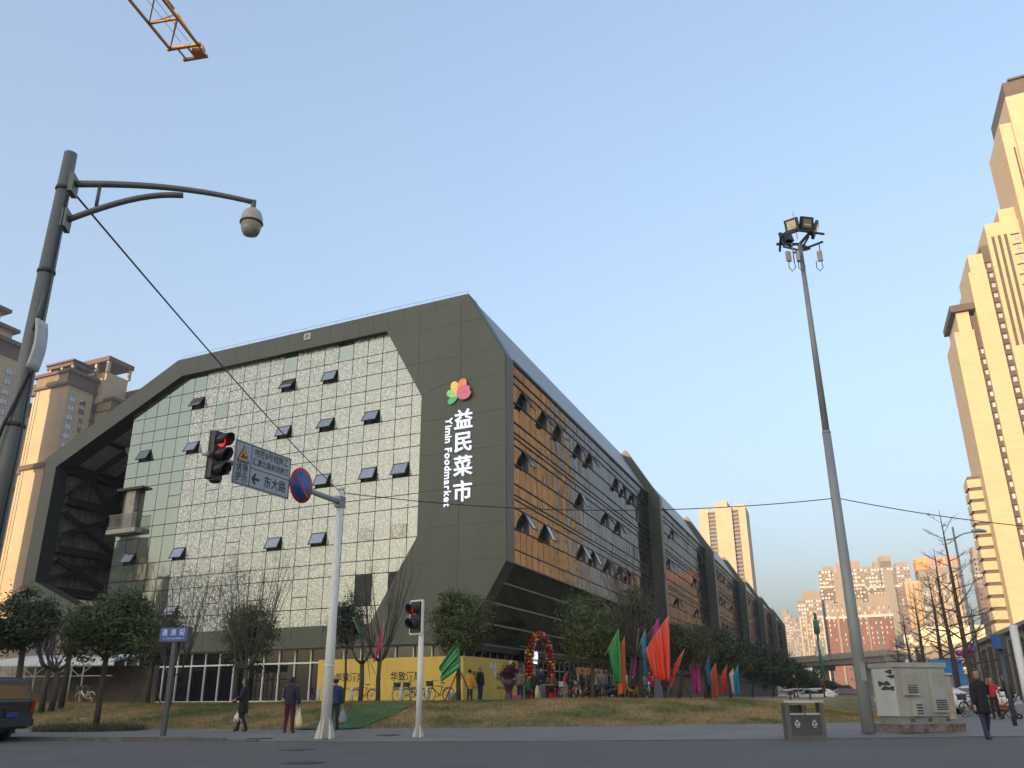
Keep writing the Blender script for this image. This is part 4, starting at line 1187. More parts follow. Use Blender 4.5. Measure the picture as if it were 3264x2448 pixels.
# --- overpass
conc = mat('concrete', (0.34, 0.31, 0.26), .85, scale=.4, bump=.1, col2=(.24, .21, .18))
op0, op1 = atd(2440, 2111, 330), atd(2860, 2108, 270)
ov = thing('overpass', 'concrete road overpass crossing the far end of the street', 'bridge', (op0.x, op0.y, 0))
d_ = (op1 - op0); d_.z = 0; L_ = d_.length; d_.normalize(); n_ = Vector((d_.y, -d_.x, 0))
zt = 13.0
MB().bar(op0.xy.to_3d() - d_ * 40 + Vector((0, 0, zt - .75)), op1.xy.to_3d() + d_ * 60 + Vector((0, 0, zt - .75)), .4, 1.5, (0, 0, 1)).build('parapet', mat('parapet', (.40, .35, .28), .85, scale=.5), ov)
MB().bar(op0.xy.to_3d() - d_ * 40 - n_ * 5 + Vector((0, 0, zt - 2.4)), op1.xy.to_3d() + d_ * 60 - n_ * 5 + Vector((0, 0, zt - 2.4)), 9, 1.7, (0, 0, 1)).build('deck', conc, ov)
for k in range(5):
    p = op0.xy.to_3d() + d_ * (6 + 22 * k) - n_ * 5
    MB().prism([p + d_ * a + n_ * b2 + Vector((0, 0, 0)) for a, b2 in ((-1, -1), (1, -1), (1, 1), (-1, 1))], (0, 0, zt - 4.6)).build('pier', conc, ov)
    MB().bar(p - n_ * 3.6 + Vector((0, 0, zt - 3.95)), p + n_ * 3.6 + Vector((0, 0, zt - 3.95)), 2.2, 1.4).build('pier_head', conc, ov)
# --- green mobile mast
cm = atd(2632, 2228, 230); cm.z = 0
gm = mat('green_paint', (0.02, 0.13, 0.06), .5)
mast = thing('mobile_mast', 'slender green mobile phone mast far down the street', 'mast', cm)
MB().tube([cm, cm + Vector((0, 0, 18.5))], [.5, .25], 8).build('pole', gm, mast)
for z0, hh, r_ in ((17.2, 3.2, .7), (20.6, 1.6, .4)):
    MB().lathe([(r_, 0), (r_, hh)], 8, cm + Vector((0, 0, z0 - 2))).build('antenna_cage', gm, mast)
for k in range(4): MB().box(cm + Vector((math.cos(k * 1.6) * .8, math.sin(k * 1.6) * .8, 11 + 1.5 * (k % 2))), (.5, .4, 2.2)).build('antenna', whitep, mast)

# --- tower crane: the far end of its jib hangs into the picture
cy_ = mat('crane_yellow', (0.50, 0.24, 0.03), .5, scale=2)
jz = 32.0
E1 = CAM + ray(541, 155) * ((jz - EYE) / ray(541, 155).z); E2 = CAM + ray(632, 143) * ((jz - EYE) / ray(632, 143).z)
S1 = CAM + ray(415, 0) * ((jz - EYE) / ray(415, 0).z); S2 = CAM + ray(520, 0) * ((jz - EYE) / ray(520, 0).z)
jd = ((S1 + S2) / 2 - (E1 + E2) / 2); jd.z = 0; jd.normalize()
jw = (E2 - E1).length; jx = Vector((-jd.y, jd.x, 0))
if jx.dot(E2 - E1) < 0: jx = -jx
Em = (E1 + E2) / 2
ML = 46
mbase = Em + jd * ML; mbase.z = 0
crane = thing('tower_crane', 'yellow lattice crane jib reaching down from the top edge of the sky', 'crane', mbase)
def jp(t_, side): # side -1,1 lower chords, 0 upper
    return Em + jd * t_ + (jx * side * jw / 2 if side else Vector((0, 0, 1.3)))
for sd in (-1, 1, 0):
    MB().bar(jp(0 if sd else 1.2, sd), jp(ML, sd), .11, .11).build('chord', cy_, crane)
nb_ = 26
for k in range(nb_):
    t0, t1 = k * ML / nb_, (k + 1) * ML / nb_
    lb = MB()
    lb.bar(jp(t0, -1), jp(t0, 1), .09, .09); lb.bar(jp(t0, -1), jp(t1, 1), .05, .05)
    for sd in (-1, 1):
        lb.bar(jp(t0, sd), jp((t0 + t1) / 2, 0), .06, .06); lb.bar(jp((t0 + t1) / 2, 0), jp(t1, sd), .06, .06)
    lb.build('lacing', cy_, crane)
eb = MB()
eb.bar(jp(0, -1) - jx * .15, jp(0, 1) + jx * .15, .14, .14); eb.bar(jp(-.75, -.6) + Vector((0, 0, -.1)), jp(-.75, 1) + jx * .1 + Vector((0, 0, -.1)), .14, .14)
eb.bar(jp(0, -.5), jp(-.75, -.4) + Vector((0, 0, -.1)), .07, .07); eb.bar(jp(0, .2), jp(-.75, .3) + Vector((0, 0, -.1)), .07, .07); eb.bar(jp(0, 1), jp(-.75, 1) + Vector((0, 0, -.1)), .07, .07)
eb.build('jib_end', cy_, crane)
MB().box(jp(-.45, .7) + Vector((0, 0, .05)), (.55, .4, .35)).build('pulley_block', cy_, crane)
for sd in (-.25, .25): MB().tube([jp(0, sd) + Vector((0, 0, .3)), jp(ML, sd) + Vector((0, 0, .5))], .014, 4).build('hoist_rope', steel_d, crane)
ms = MB()
for a, b2 in ((-.8, -.8), (.8, -.8), (.8, .8), (-.8, .8)): ms.bar(mbase + Vector((a, b2, 0)), mbase + Vector((a, b2, jz + 6)), .18, .18, (1, 0, 0))
for k in range(20):
    z0 = k * 1.8
    for (a, b2), (c_, d2) in (((-.8, -.8), (.8, -.8)), ((.8, -.8), (.8, .8)), ((.8, .8), (-.8, .8)), ((-.8, .8), (-.8, -.8))):
        ms.bar(mbase + Vector((a, b2, z0)), mbase + Vector((c_, d2, z0 + 1.8)), .09, .09)
ms.build('mast', cy_, crane)

# --- buildings behind the camera: they shade the street and stand in the mirror of the end wall
SP = Vector((-SUNH.y, SUNH.x, 0))
def back_block(label, c0, u, v, u0, u1, dep, hh, tops=()):
    root = thing('apartment_block', label, 'building', c0)
    blk(root, 'wall', c0, u, v, u0, u1, 0, dep, 0, hh, greyw)
    for a, b2, h2 in tops: blk(root, 'roof_room', c0, u, v, a, b2, 2, dep - 2, hh, hh + h2, greyw)
    mbw = MB(); z = 2
    n_ = -v
    while z < hh - 2:
        a = u0 + 1.5
        while a < u1 - 2:
            q = [c0 + u * a + n_ * .06 + Vector((0, 0, z)), c0 + u * (a + 1.8) + n_ * .06 + Vector((0, 0, z)), c0 + u * (a + 1.8) + n_ * .06 + Vector((0, 0, z + 1.6)), c0 + u * a + n_ * .06 + Vector((0, 0, z + 1.6))]
            mbw.add(q, [(0, 1, 2, 3)]); a += 3.6
        z += 3
    tag(mbw.build('windows', fglass, root, fix=False), kind='stuff')
    return root
back_block('long unseen apartment block behind the camera, sized and placed to shade the street', SUNH * 260, SP, SUNH, -86, 84, 16, 68, [(-50, -40, 4), (0, 12, 5), (60, 72, 4)])  # added out of view; distance, width and height set to shade the end wall
back_block('lower block down the side street left of the camera', Vector((-165, 2, 0)), Vector((-.42, .907, 0)), Vector((-.907, -.42, 0)), 2, 24, 12, 29, [(4, 9, 4), (15, 20, 3)])
back_block('taller block down the side street left of the camera', Vector((-178, 20, 0)), Vector((-.35, .937, 0)), Vector((-.937, -.35, 0)), 6, 30, 12, 36, [(8, 14, 3)])
# ================================================================ street furniture
galv = mat('galvanised', (0.15, 0.155, 0.14), .5, .25, scale=3, col2=(.11, .115, .10), stretch=(1, 1, .3))
galv2 = mat('pole_grey', (0.30, 0.31, 0.31), .5, .1, scale=2, col2=(.23, .235, .23), stretch=(1, 1, .3))
polew = mat('pole_white', (0.66, 0.64, 0.58), .45, var=.06, scale=2, stretch=(1, 1, .4))
blackp = mat('black_plastic', (0.022, 0.023, 0.025), .45)
cable = mat('cable_black', (0.012, 0.012, 0.012), .6)
npav = MB(); npav.add([(-120, -14, .1), (120, -14, .1), (120, 9.5, .1), (-120, 9.5, .1)], [(0, 1, 2, 3)])
tag(npav.build('near_pavement', paving), kind='structure')

# --- camera pole at the left
pt = atd(226, 490, 8.5); pb = Vector((pt.x, pt.y, .1))
cp = thing('camera_pole', 'tall grey steel pole with curved double arm at the left edge', 'pole', pb)
MB().tube([pb, pb + Vector((0, 0, 3.0)), Vector((pt.x, pt.y, pt.z))], [.105, .088, .062], 14).build('pole', galv, cp)
MB().lathe([(.2, 0), (.2, .03), (.12, .04), (.11, .3)], 12, pb).build('base_plate', galv, cp)
ra_ = atd(233, 592, 8.5); rbz = atd(200, 700, 8.5)
tip = CAM + ray(806, 672) * ((ra_.z - .12 - EYE) / ray(806, 672).z)
hd_ = (tip - ra_); hd_.z = 0; AL = hd_.length; hd_.normalize()
arm = [ra_ + hd_ * (AL * u) + Vector((0, 0, .02 + .10 * math.sin(u * 2.0) - .13 * u * u)) for u in [i / 14 for i in range(15)]]
MB().tube(arm, [.036 - .010 * i / 14 for i in range(15)], 10).build('arm', galv, cp)
lo = Vector((ra_.x, ra_.y, rbz.z))
brace = [lo + hd_ * (AL * .60 * u) + Vector((0, 0, (arm[8].z - .075 - lo.z) * math.sin(u * math.pi / 2))) for u in [i / 10 for i in range(11)]]
MB().tube(brace, .030, 10).build('brace', galv, cp)
MB().tube([arm[2] - Vector((0, 0, .02)), Vector((arm[2].x, arm[2].y, brace[3].z + .01))], .018, 8).build('strut', galv, cp)
for q in (ra_, lo): MB().box(q, (.05, .16, .2), Matrix.Rotation(math.atan2(hd_.y, hd_.x), 3, 'Z')).build('bracket', galv, cp)
for zz in (pt.z - .42, pt.z - 1.35, pt.z - 2.9):
    rr_ = .105 + (.062 - .105) * zz / pt.z
    MB().lathe([(rr_ + .008, -.02), (rr_ + .012, 0), (rr_ + .008, .02)], 14, (pb.x, pb.y, zz)).build('clamp_band', steel_d, cp)
MB().tube([Vector((pb.x + .09, pb.y - .05, 1.2)), Vector((pb.x + .11, pb.y - .06, 3.2)), Vector((pb.x + .085, pb.y - .05, 4.4)), Vector((pb.x + .07, pb.y - .03, pt.z - .5))], .010, 6).build('cable', cable, cp)
MB().tube([Vector((pb.x - .12, pb.y - .1, 2.9)), Vector((pb.x - .02, pb.y - .12, 3.4)), Vector((pb.x + .08, pb.y - .06, 3.9))], .016, 6).build('cable', cable, cp)
# dome camera
dcp = Vector((arm[-1].x, arm[-1].y, arm[-1].z))
dc = thing('dome_camera', 'weathered off-white dome surveillance camera hanging from the curved arm', 'camera', dcp - Vector((0, 0, .42)))
camw = mat('camera_white', (0.50, 0.47, 0.40), .45, scale=9, col2=(.36, .33, .27))
MB().tube([dcp + Vector((0, 0, .02)), dcp - Vector((0, 0, .1))], .026, 10).build('stem', galv, dc)
MB().lathe([(.02, 0), (.05, -.005), (.085, -.04), (.105, -.09), (.112, -.15), (.114, -.165), (.108, -.17)], 22, dcp - Vector((0, 0, .08))).build('hood', camw, dc)
MB().lathe([(.104, 0), (.102, -.04), (.092, -.09), (.075, -.125)], 22, dcp - Vector((0, 0, .25))).build('yoke', mat('yoke_yellowed', (.33, .28, .17), .5), dc)
MB().lathe([(.07, .05), (.086, 0), (.082, -.05), (.06, -.09), (.03, -.105), (.0, -.11)], 18, dcp - Vector((.005, .012, .30))).build('dome', mat('dome_grey', (.30, .30, .29), .25), dc)
MB().lathe([(.116, -.004), (.119, 0), (.116, .006)], 22, dcp - Vector((0, 0, .248))).build('rim', steel_d, dc)
# panel antenna strapped to the pole
pa = thing('panel_antenna', 'slim white curved wifi panel strapped to the grey camera pole', 'antenna', Vector((pb.x + .2, pb.y - .12, 3.9)))
q0 = atd(118, 1100, 8.35)
mb = MB()
for i in range(9):
    z = -.22 + .44 * i / 8; y = .02 * math.cos(z / .22 * 1.3)
ring_ = []
for i in range(9):
    z = q0.z - .24 + .48 * i / 8; off = .035 * math.cos((i - 4) / 4 * 1.4)
    ring_.append([Vector((q0.x + off, q0.y - .07, z)), Vector((q0.x + off + .015, q0.y + .07, z)), Vector((q0.x + off - .02, q0.y + .07, z)), Vector((q0.x + off - .03, q0.y - .07, z))])
MB().loft(ring_).build('panel', mat('antenna_white', (.5, .5, .48), .5, scale=8), pa)
for dz in (-.17, .02, .15): MB().tube([Vector((q0.x, q0.y, q0.z + dz)), Vector((pb.x + .03, pb.y, q0.z + dz))], .008, 6).build('stand_off', steel_d, pa)
MB().tube([Vector((q0.x - .06, q0.y, q0.z + .15)), Vector((q0.x - .03, q0.y, q0.z + .55))], [.016, .009], 8).build('whip', galv, pa)

# --- white traffic mast
tb = Vector((-5.24, 25.23, gz(-5.24, 25.23)))
tmast = thing('signal_mast', 'thick white tapered mast with finned foot carrying the overhead arm', 'mast', tb)
MB().tube([tb, tb + Vector((0, 0, 2.4)), tb + Vector((0, 0, 7.0))], [.155, .135, .09], 18).build('pole', polew, tmast)
MB().lathe([(.1, 0), (.1, .1), (.03, .14)], 16, tb + Vector((0, 0, 6.98))).build('cap', polew, tmast)
for k in range(6):
    a = k * math.pi / 3 + .3
    d_ = Vector((math.cos(a), math.sin(a), 0))
    MB().prism([tb + d_ * .14, tb + d_ * .28, tb + d_ * .26 + Vector((0, 0, .12)), tb + d_ * .15 + Vector((0, 0, .52))], Vector((-d_.y, d_.x, 0)) * .02).build('foot_fin', polew, tmast)
root = tb + Vector((0, 0, 6.62)); atip = Vector((-7.62, 20.05, 6.78))
MB().tube([root, (root + atip) / 2 + Vector((0, 0, .02)), atip], [.085, .07, .055], 14).build('arm', mat('arm_grey', (.33, .34, .34), .5), tmast)
MB().lathe([(.075, 0), (.075, .12), (.06, .13)], 12, atip, Matrix.Rotation(math.pi / 2, 3, 'Y')).build('arm_cap', polew, tmast)
MB().box(root, (.3, .2, .34), Matrix.Rotation(math.atan2((atip - root).y, (atip - root).x), 3, 'Z')).build('arm_clamp', mat('clamp_grey', (.25, .26, .27), .5), tmast)
MB().lathe([(.145, -.02), (.149, 0), (.145, .02)], 18, tb + Vector((0, 0, 1.9))).build('joint_band', polew, tmast)
ua = (atip - root); ua.z = 0; ua.normalize(); na = Vector((ua.y * -1, ua.x, 0))
if na.dot(Vector((.9, -.4, 0))) < 0: na = -na
ur = -ua
def armq(x, y, off=.0):
    P0 = root + na * off; d = ray(x, y); t_ = (P0 - CAM).dot(na) / d.dot(na); return CAM + d * t_
# direction sign
TL, TR, BR, BL = armq(755, 1396, .12), armq(930, 1464, .12), armq(918, 1594, .12), armq(737, 1535, .12)
sw = ((TR - TL).dot(ur) + (BR - BL).dot(ur)) / 2; sh = ((TL.z - BL.z) + (TR.z - BR.z)) / 2
sc_ = (TL + TR + BR + BL) / 4
gs = thing('guide_sign', 'grey rectangular roadworks direction sign with black characters on the arm', 'sign', sc_)
sgrey = mat('sign_grey', (.36, .37, .38), .45, var=.03)
def sgn(a0, a1, z0, z1, th0, th1, mt, name):
    P = lambda a, z, o_: sc_ + ur * a + Vector((0, 0, z)) + na * o_
    return MB().prism([P(a0, z0, th0), P(a1, z0, th0), P(a1, z1, th0), P(a0, z1, th0)], na * (th1 - th0)).build(name, mt, gs)
sgn(-sw / 2, sw / 2, -sh / 2, sh / 2, -.03, .0, sgrey, 'plate')
inks = mat('sign_ink', (.012, .012, .014), .5)
for a0, a1, z0, z1 in ((-sw / 2 + .02, sw / 2 - .02, sh / 2 - .045, sh / 2 - .025), (-sw / 2 + .02, sw / 2 - .02, -sh / 2 + .025, -sh / 2 + .045), (-sw / 2 + .02, -sw / 2 + .04, -sh / 2 + .045, sh / 2 - .045), (sw / 2 - .04, sw / 2 - .02, -sh / 2 + .045, sh / 2 - .045),
                       (-sw / 2 + sw * .275, -sw / 2 + sw * .275 + .02, -sh / 2 + .05, sh / 2 - .05), (-sw / 2 + sw * .285, sw / 2 - .045, -.06, -.04)):
    sgn(a0, a1, z0, z1, .001, .004, inks, 'line')
def slet(key, a, z, wmax=None):
    me_ = TXT[key]; xs_ = [v_.co.x for v_ in me_.vertices]; w_ = max(xs_) - min(xs_)
    k = 1.0 if not wmax else wmax / w_
    M = frameM(sc_ + ur * a + na * .004 + Vector((0, 0, z)), ur, (0, 0, 1)) @ Matrix.Diagonal((k, max(k, .9) if k < 1 else k, 1, 1))
    lettering(key, inks, gs, M)
x0_ = -sw / 2
slet('g1', x0_ + sw * .14, -sh * .12, sw * .20); slet('g2', x0_ + sw * .14, -sh * .34, sw * .20)
slet('g3', x0_ + sw * .635, sh * .33, sw * .62); slet('g4', x0_ + sw * .635, sh * .11, sw * .66); slet('g5', x0_ + sw * .73, -sh * .27, sw * .40)
P2 = lambda a, z, o_=.004: sc_ + ur * a + Vector((0, 0, z)) + na * o_
ax_ = x0_ + sw * .37
MB().prism([P2(ax_ - .13, -sh * .27), P2(ax_ - .01, -sh * .27 + .15), P2(ax_ + .05, -sh * .27 + .13), P2(ax_ - .02, -sh * .27 + .035), P2(ax_ + .17, -sh * .27 + .035), P2(ax_ + .17, -sh * .27 - .035), P2(ax_ - .02, -sh * .27 - .035), P2(ax_ + .05, -sh * .27 - .13), P2(ax_ - .01, -sh * .27 - .15)], na * .003).build('arrow', inks, gs)
tx = x0_ + sw * .145
MB().prism([P2(tx - .24, sh * .02), P2(tx + .24, sh * .02), P2(tx, sh * .42)], na * .003).build('warning_triangle', inks, gs)
MB().prism([P2(tx - .195, sh * .05, .008), P2(tx + .195, sh * .05, .008), P2(tx, sh * .375, .008)], na * .003).build('triangle_field', mat('sign_amber', (.62, .27, .02), .5), gs)
wk = MB()
for a0, z0, a1, z1, t_ in ((-.06, .09, -.02, .17, .03), (-.02, .17, .03, .13, .025), (-.03, .17, .0, .21, .04), (.03, .13, .08, .09, .02), (-.11, .085, .11, .085, .018), (.06, .10, .10, .13, .05), (-.04, .1, -.02, .16, .03), (0.0, .1, -.01, .16, .025)):
    wk.bar(P2(tx + a0, sh * .05 + z0, .012), P2(tx + a1, sh * .05 + z1, .012), t_, .004, na)
wk.build('worker_symbol', inks, gs)
# no-stopping disc
cc = armq(961, 1547, .14); hr = abs(armq(961, 1490, .14).z - armq(961, 1604, .14).z) / 2
ns = thing('no_stopping_sign', 'round blue no-stopping disc with red rim and bar on the arm', 'sign', cc)
RM = Matrix((ur, Vector((0, 0, 1)), na)).transposed()
MB().lathe([(hr, -.012), (hr, .0)], 36, cc, RM).build('disc', mat('sign_red', (.40, .022, .025), .45), ns)
MB().lathe([(hr * .80, .002), (hr * .80, .004)], 36, cc, RM).build('blue_field', mat('sign_blue', (.012, .075, .30), .45), ns)
MB().bar(cc + na * .007 + ur * (-hr * .57) + Vector((0, 0, hr * .57)), cc + na * .007 + ur * (hr * .57) - Vector((0, 0, hr * .57)), hr * .17, .004, na).build('bar', MATS['sign_red'], ns)
# overhead traffic signal
s_c = armq(690, 1452, .08)
lit = emit_mat('lamp_red', (1.0, .03, .02), .30); offl = mat('lamp_off', (.02, .02, .02), .2)
def visor(root_, c, n_, rt_, rad=.105, L=.26, lamp=None):
    """cowl open at the bottom, lens inside"""
    RMv = Matrix((rt_, Vector((0, 0, 1)), n_)).transposed(); mb = MB(); N = 14
    ring0, ring1, ri0, ri1 = [], [], [], []
    for i in range(N + 1):
        a = R(-50) + (R(280)) * i / N
        x, y = math.cos(a), math.sin(a)
        l_ = L * (.62 + .38 * (y * .5 + .5))
        for lst, rr_, z in ((ring0, rad, 0), (ring1, rad, l_), (ri0, rad - .012, 0), (ri1, rad - .012, l_)):
            lst.append(c + RMv @ Vector((x * rr_, y * rr_, z)))
    n0 = N + 1; vs = ring0 + ring1 + ri0 + ri1; fs = []
    for i in range(N):
        fs += [(i, i + 1, n0 + i + 1, n0 + i), (2 * n0 + i + 1, 2 * n0 + i, 3 * n0 + i, 3 * n0 + i + 1), (n0 + i, n0 + i + 1, 3 * n0 + i + 1, 3 * n0 + i)]
    mb.sm = True; mb.add(vs, fs)
    v_ = mb.build('visor', blackp, root_, fix=False)
    MB().lathe([(rad * .96, .004), (rad * .8, .02), (0.01, .03)], 18, c, RMv).build('lens', lamp or offl, root_)
ts_ = thing('traffic_signal', 'black three-lamp traffic signal showing red near the end of the arm', 'traffic light', s_c)
tilt = (na + ur * .08).normalized()
hM = Matrix((ur, Vector((0, 0, 1)), na)).transposed()
hb = MB(); 
hb.box(s_c, (.40, 1.20, .16), hM)
hb.build('housing', blackp, ts_)
MB().box(s_c - na * .085, (.44, 1.24, .02), hM).build('back_plate', mat('back_plate', (.12, .13, .14), .5), ts_)
for k, z in enumerate((.38, 0, -.38)):
    visor(ts_, s_c + na * .082 + Vector((0, 0, z)), na, ur, .165, .36, lit if k == 0 else None)
MB().lathe([(.1, 0), (.15, .03), (.15, .08)], 14, s_c - Vector((0, 0, .70)) + na * .05).build('speaker', blackp, ts_)
# --- pedestrian signal
pbz = Vector((-2.66, 25.21, gz(-2.66, 25.21)))
ps = thing('pedestrian_signal', 'slim white post with two-lamp pedestrian signal in a white frame', 'traffic light', pbz)
MB().tube([pbz, pbz + Vector((0, 0, 2.75))], [.085, .075], 14).build('post', polew, ps)
for k in range(4):
    a = k * math.pi / 2 + .5; d_ = Vector((math.cos(a), math.sin(a), 0))
    MB().prism([pbz + d_ * .075, pbz + d_ * .17, pbz + d_ * .16 + Vector((0, 0, .08)), pbz + d_ * .08 + Vector((0, 0, .32))], Vector((-d_.y, d_.x, 0)) * .02).build('foot_fin', polew, ps)
pn = Vector((-.62, -.785, 0)).normalized(); pr = Vector((-pn.y, pn.x, 0)); 
if pr.x < 0: pr = -pr
pM = Matrix((pr, Vector((0, 0, 1)), pn)).transposed()
pcx = pbz + Vector((-.13, 0, 3.2))
MB().box(pcx, (.36, .86, .2), pM).build('housing', blackp, ps)
fr = MB()
for dz in (-.455, .455): fr.box(pcx + Vector((0, 0, dz)) + pn * .02, (.50, .06, .06), pM)
for dx in (-.235, .235): fr.box(pcx + pr * dx + pn * .02, (.06, .88, .06), pM)
fr.build('white_frame', polew, ps)
for k, z in enumerate((.2, -.2)):
    visor(ps, pcx + pn * .1 + Vector((0, 0, z)), pn, pr, .15, .30, emit_mat('lamp_red_dim', (.55, .03, .02), .12) if k == 0 else None)
# --- street name sign
nb = Vector((-10.18, 26.44, .1)); ns_ = thing('street_name_sign', 'blue street name box on a dark square post by the kerb', 'sign', nb)
postm = mat('post_dark', (.055, .062, .068), .5)
MB().box(nb + Vector((0, 0, 1.3)), (.13, .10, 2.6), Matrix.Rotation(-.25, 3, 'Z')).build('post', postm, ns_)
fn = Vector((-.30, -.954, 0)).normalized(); fr_ = Vector((-fn.y, fn.x, 0)); fM = Matrix((fr_, Vector((0, 0, 1)), fn)).transposed()
fc = nb + Vector((.0, 0, 2.82))
MB().box(fc, (1.0, .42, .2), fM).build('box', postm, ns_)
bl = mat('street_blue', (.012, .075, .34), .4)
MB().box(fc + fn * .103 - fr_ * 0.01, (.94, .37, .006), fM).build('face', bl, ns_)
wl_ = mat('street_white', (.55, .58, .62), .5)
for k, key in enumerate(('st1', 'st2', 'st3')): lettering(key, wl_, ns_, frameM(fc + fn * .108 + fr_ * (-.32 + .31 * k) + Vector((0, 0, .05)), fr_, (0, 0, 1)))
lettering('st4', wl_, ns_, frameM(fc + fn * .108 + Vector((0, 0, -.12)), fr_, (0, 0, 1)))
# --- floodlight mast
fb = Vector((9.84, 25.35, .1)); ftz = 15.4
fm = thing('floodlight_mast', 'tall grey octagonal mast carrying floodlights and small antennas', 'mast', fb)
MB().tube([fb, fb + Vector((0, 0, 3)), fb + Vector((0, 0, 8.7))], [.19, .17, .135], 8).build('lower_shaft', galv2, fm)
MB().tube([fb + Vector((0, 0, 8.7)), fb + Vector((0, 0, ftz))], [.115, .075], 8).build('upper_shaft', galv2, fm)
MB().lathe([(.137, -.04), (.142, 0), (.12, .05)], 8, fb + Vector((0, 0, 8.7))).build('joint', galv2, fm)
MB().box(fb + Vector((0, 0, 1.6)) + Vector((0, -.175, 0)), (.16, .02, .5)).build('hatch', galv2, fm)
top = fb + Vector((0, 0, ftz))
pf = MB()
for k in range(3):
    a = R(-90 + 120 * k + 15); d_ = Vector((math.cos(a), math.sin(a), 0)); e_d = Vector((-d_.y, d_.x, 0))
    pf.bar(top, top + d_ * .75 + Vector((0, 0, .12)), .06, .08); pf.bar(top + d_ * .62 - e_d * .55 + Vector((0, 0, .12)), top + d_ * .62 + e_d * .55 + Vector((0, 0, .12)), .07, .05); pf.bar(top - Vector((0, 0, .25)), top + d_ * .55, .04, .06)
pf.build('platform', steel_d, fm)
for k, (a, tl) in enumerate(((-128, 12), (-78, 18), (-20, 25), (120, 15))):
    d_ = Vector((math.cos(R(a)), math.sin(R(a)), 0)); c_ = top + d_ * .55 + Vector((0, 0, .45))
    n_ = (d_ * math.cos(R(tl)) - Vector((0, 0, math.sin(R(tl))))).normalized(); rr_ = Vector((-d_.y, d_.x, 0)); u_ = rr_.cross(n_) * -1
    if u_.z < 0: u_ = -u_
    M = Matrix((rr_, u_, n_)).transposed()
    fl_ = MB().box(c_, (.46, .50, .10), M); fl_.box(c_ - n_ * .12, (.30, .34, .16), M)
    o = fl_.build('floodlight', blackp, fm)
    MB().box(c_ + n_ * .052 + u_ * .03, (.30, .30, .012), M).build('reflector', mat('reflector', (.42, .40, .28), .15, .7), o)
    MB().box(c_ + n_ * .06 - u_ * .02, (.26, .05, .012), M).build('lamp', mat('lamp_glass', (.7, .66, .5), .2), o)
for dx, ang in ((-.42, .3), (.50, -.2), (-.1, 1.4)):
    c_ = top + Vector((dx, -.15, -.55))
    MB().tube([c_ + Vector((0.1, 0, .5)), c_ + Vector((.1, 0, -.2))], .022, 8).build('antenna_stem', galv2, fm)
    o = MB().box(c_ - Vector((.07 * (1 if dx < 0 else -1), 0, 0)), (.16, .09, .36), Matrix.Rotation(ang, 3, 'Z')).build('antenna', mat('antenna_beige', (.45, .40, .36), .5), fm)
    cpts = [c_ + Vector((.1, 0, -.2)), c_ + Vector((.12, 0, -.42)), c_ + Vector((0, 0, -.56)), c_ + Vector((-.1, 0, -.42)), c_ + Vector((-.08, 0, -.18))]
    MB().tube(cpts, .014, 6).build('cable_loop', cable, fm)
MB().tube([top + Vector((-.05, 0, .2)), top + Vector((-.08, 0, 1.25))], .01, 5).build('lightning_rod', steel_g, fm)
# --- overhead cables
def wire(p, q, sag, r_, label, n=24):
    p, q = Vector(p), Vector(q)
    pts_ = [p.lerp(q, i / n) - Vector((0, 0, sag * 4 * (i / n) * (1 - i / n))) for i in range(n + 1)]
    tag(MB().tube(pts_, r_, 5).build('overhead_cable', cable), label, 'cable', 'overhead cables')
wtop = tb + Vector((0, 0, 6.92))
wire(Vector((pb.x + .07, pb.y, pt.z - .42)), wtop, .12, .011, 'black cable slanting from the camera pole down to the white mast')
mz = atd(2655, 1590, math.hypot(fb.x, fb.y)).z
wire(wtop, Vector((fb.x - .13, fb.y, mz)), .45, .014, 'black cable strung from the white mast to the floodlight mast')
far_w = atd(3420, 1690, 30)
wire(Vector((fb.x + .13, fb.y, mz)), far_w, .12, .014, 'black cable running from the floodlight mast off to the right')
ep = thing('utility_pole', 'pole beyond the right edge that carries the cable', 'pole', (far_w.x, far_w.y, .1))
MB().tube([(far_w.x, far_w.y, .1), (far_w.x, far_w.y, far_w.z + .4)], .12, 10).build('pole', galv2, ep)

# --- litter bin
bp = Vector((7.62, 23.95, gz(7.62, 23.95)))
bn = thing('litter_bin', 'grey steel twin litter bin with canopy and recycling symbols', 'bin', bp, R(-4))
binst = mat('bin_steel', (.12, .118, .11), .45, .4, scale=5, stretch=(1, 1, .2)); bind = mat('bin_dark', (.062, .064, .066), .45, .2)
lp = lambda mb, nm, mt, **k: mb.build(nm, mt, bn, world=False, **k)
W_, D_ = 1.0, .42
lp(MB().box((-.44, 0, .46), (.12, D_, .92)), 'side_post', binst); lp(MB().box((.45, 0, .46), (.10, D_, .92)), 'side_post', binst)
lp(MB().box((0, -.02, .36), (.80, D_ - .06, .52)), 'body', bind)
lp(MB().box((0, 0, .05), (.80, D_ + .01, .10)), 'plinth', binst)
for sx in (-.2, .2): lp(MB().box((sx, -.19, .625), (.36, .05, .045)), 'lip', mat('bin_lip', (.5, .5, .47), .3, .6))
lp(MB().box((.0, -.04, .72), (.09, D_ - .1, .24)), 'divider', binst); lp(MB().box((-.2, .1, .72), (.3, .05, .24)), 'liner', bind)
lp(MB().box((0, 0, .93), (1.02, D_ + .04, .06)), 'table_top', mat('bin_top', (.55, .56, .57), .25, .6))
for sx in (-.26, .26): lp(MB().box((sx, .05, 1.06), (.03, .12, .22)), 'canopy_post', binst)
cn = MB(); N = 10
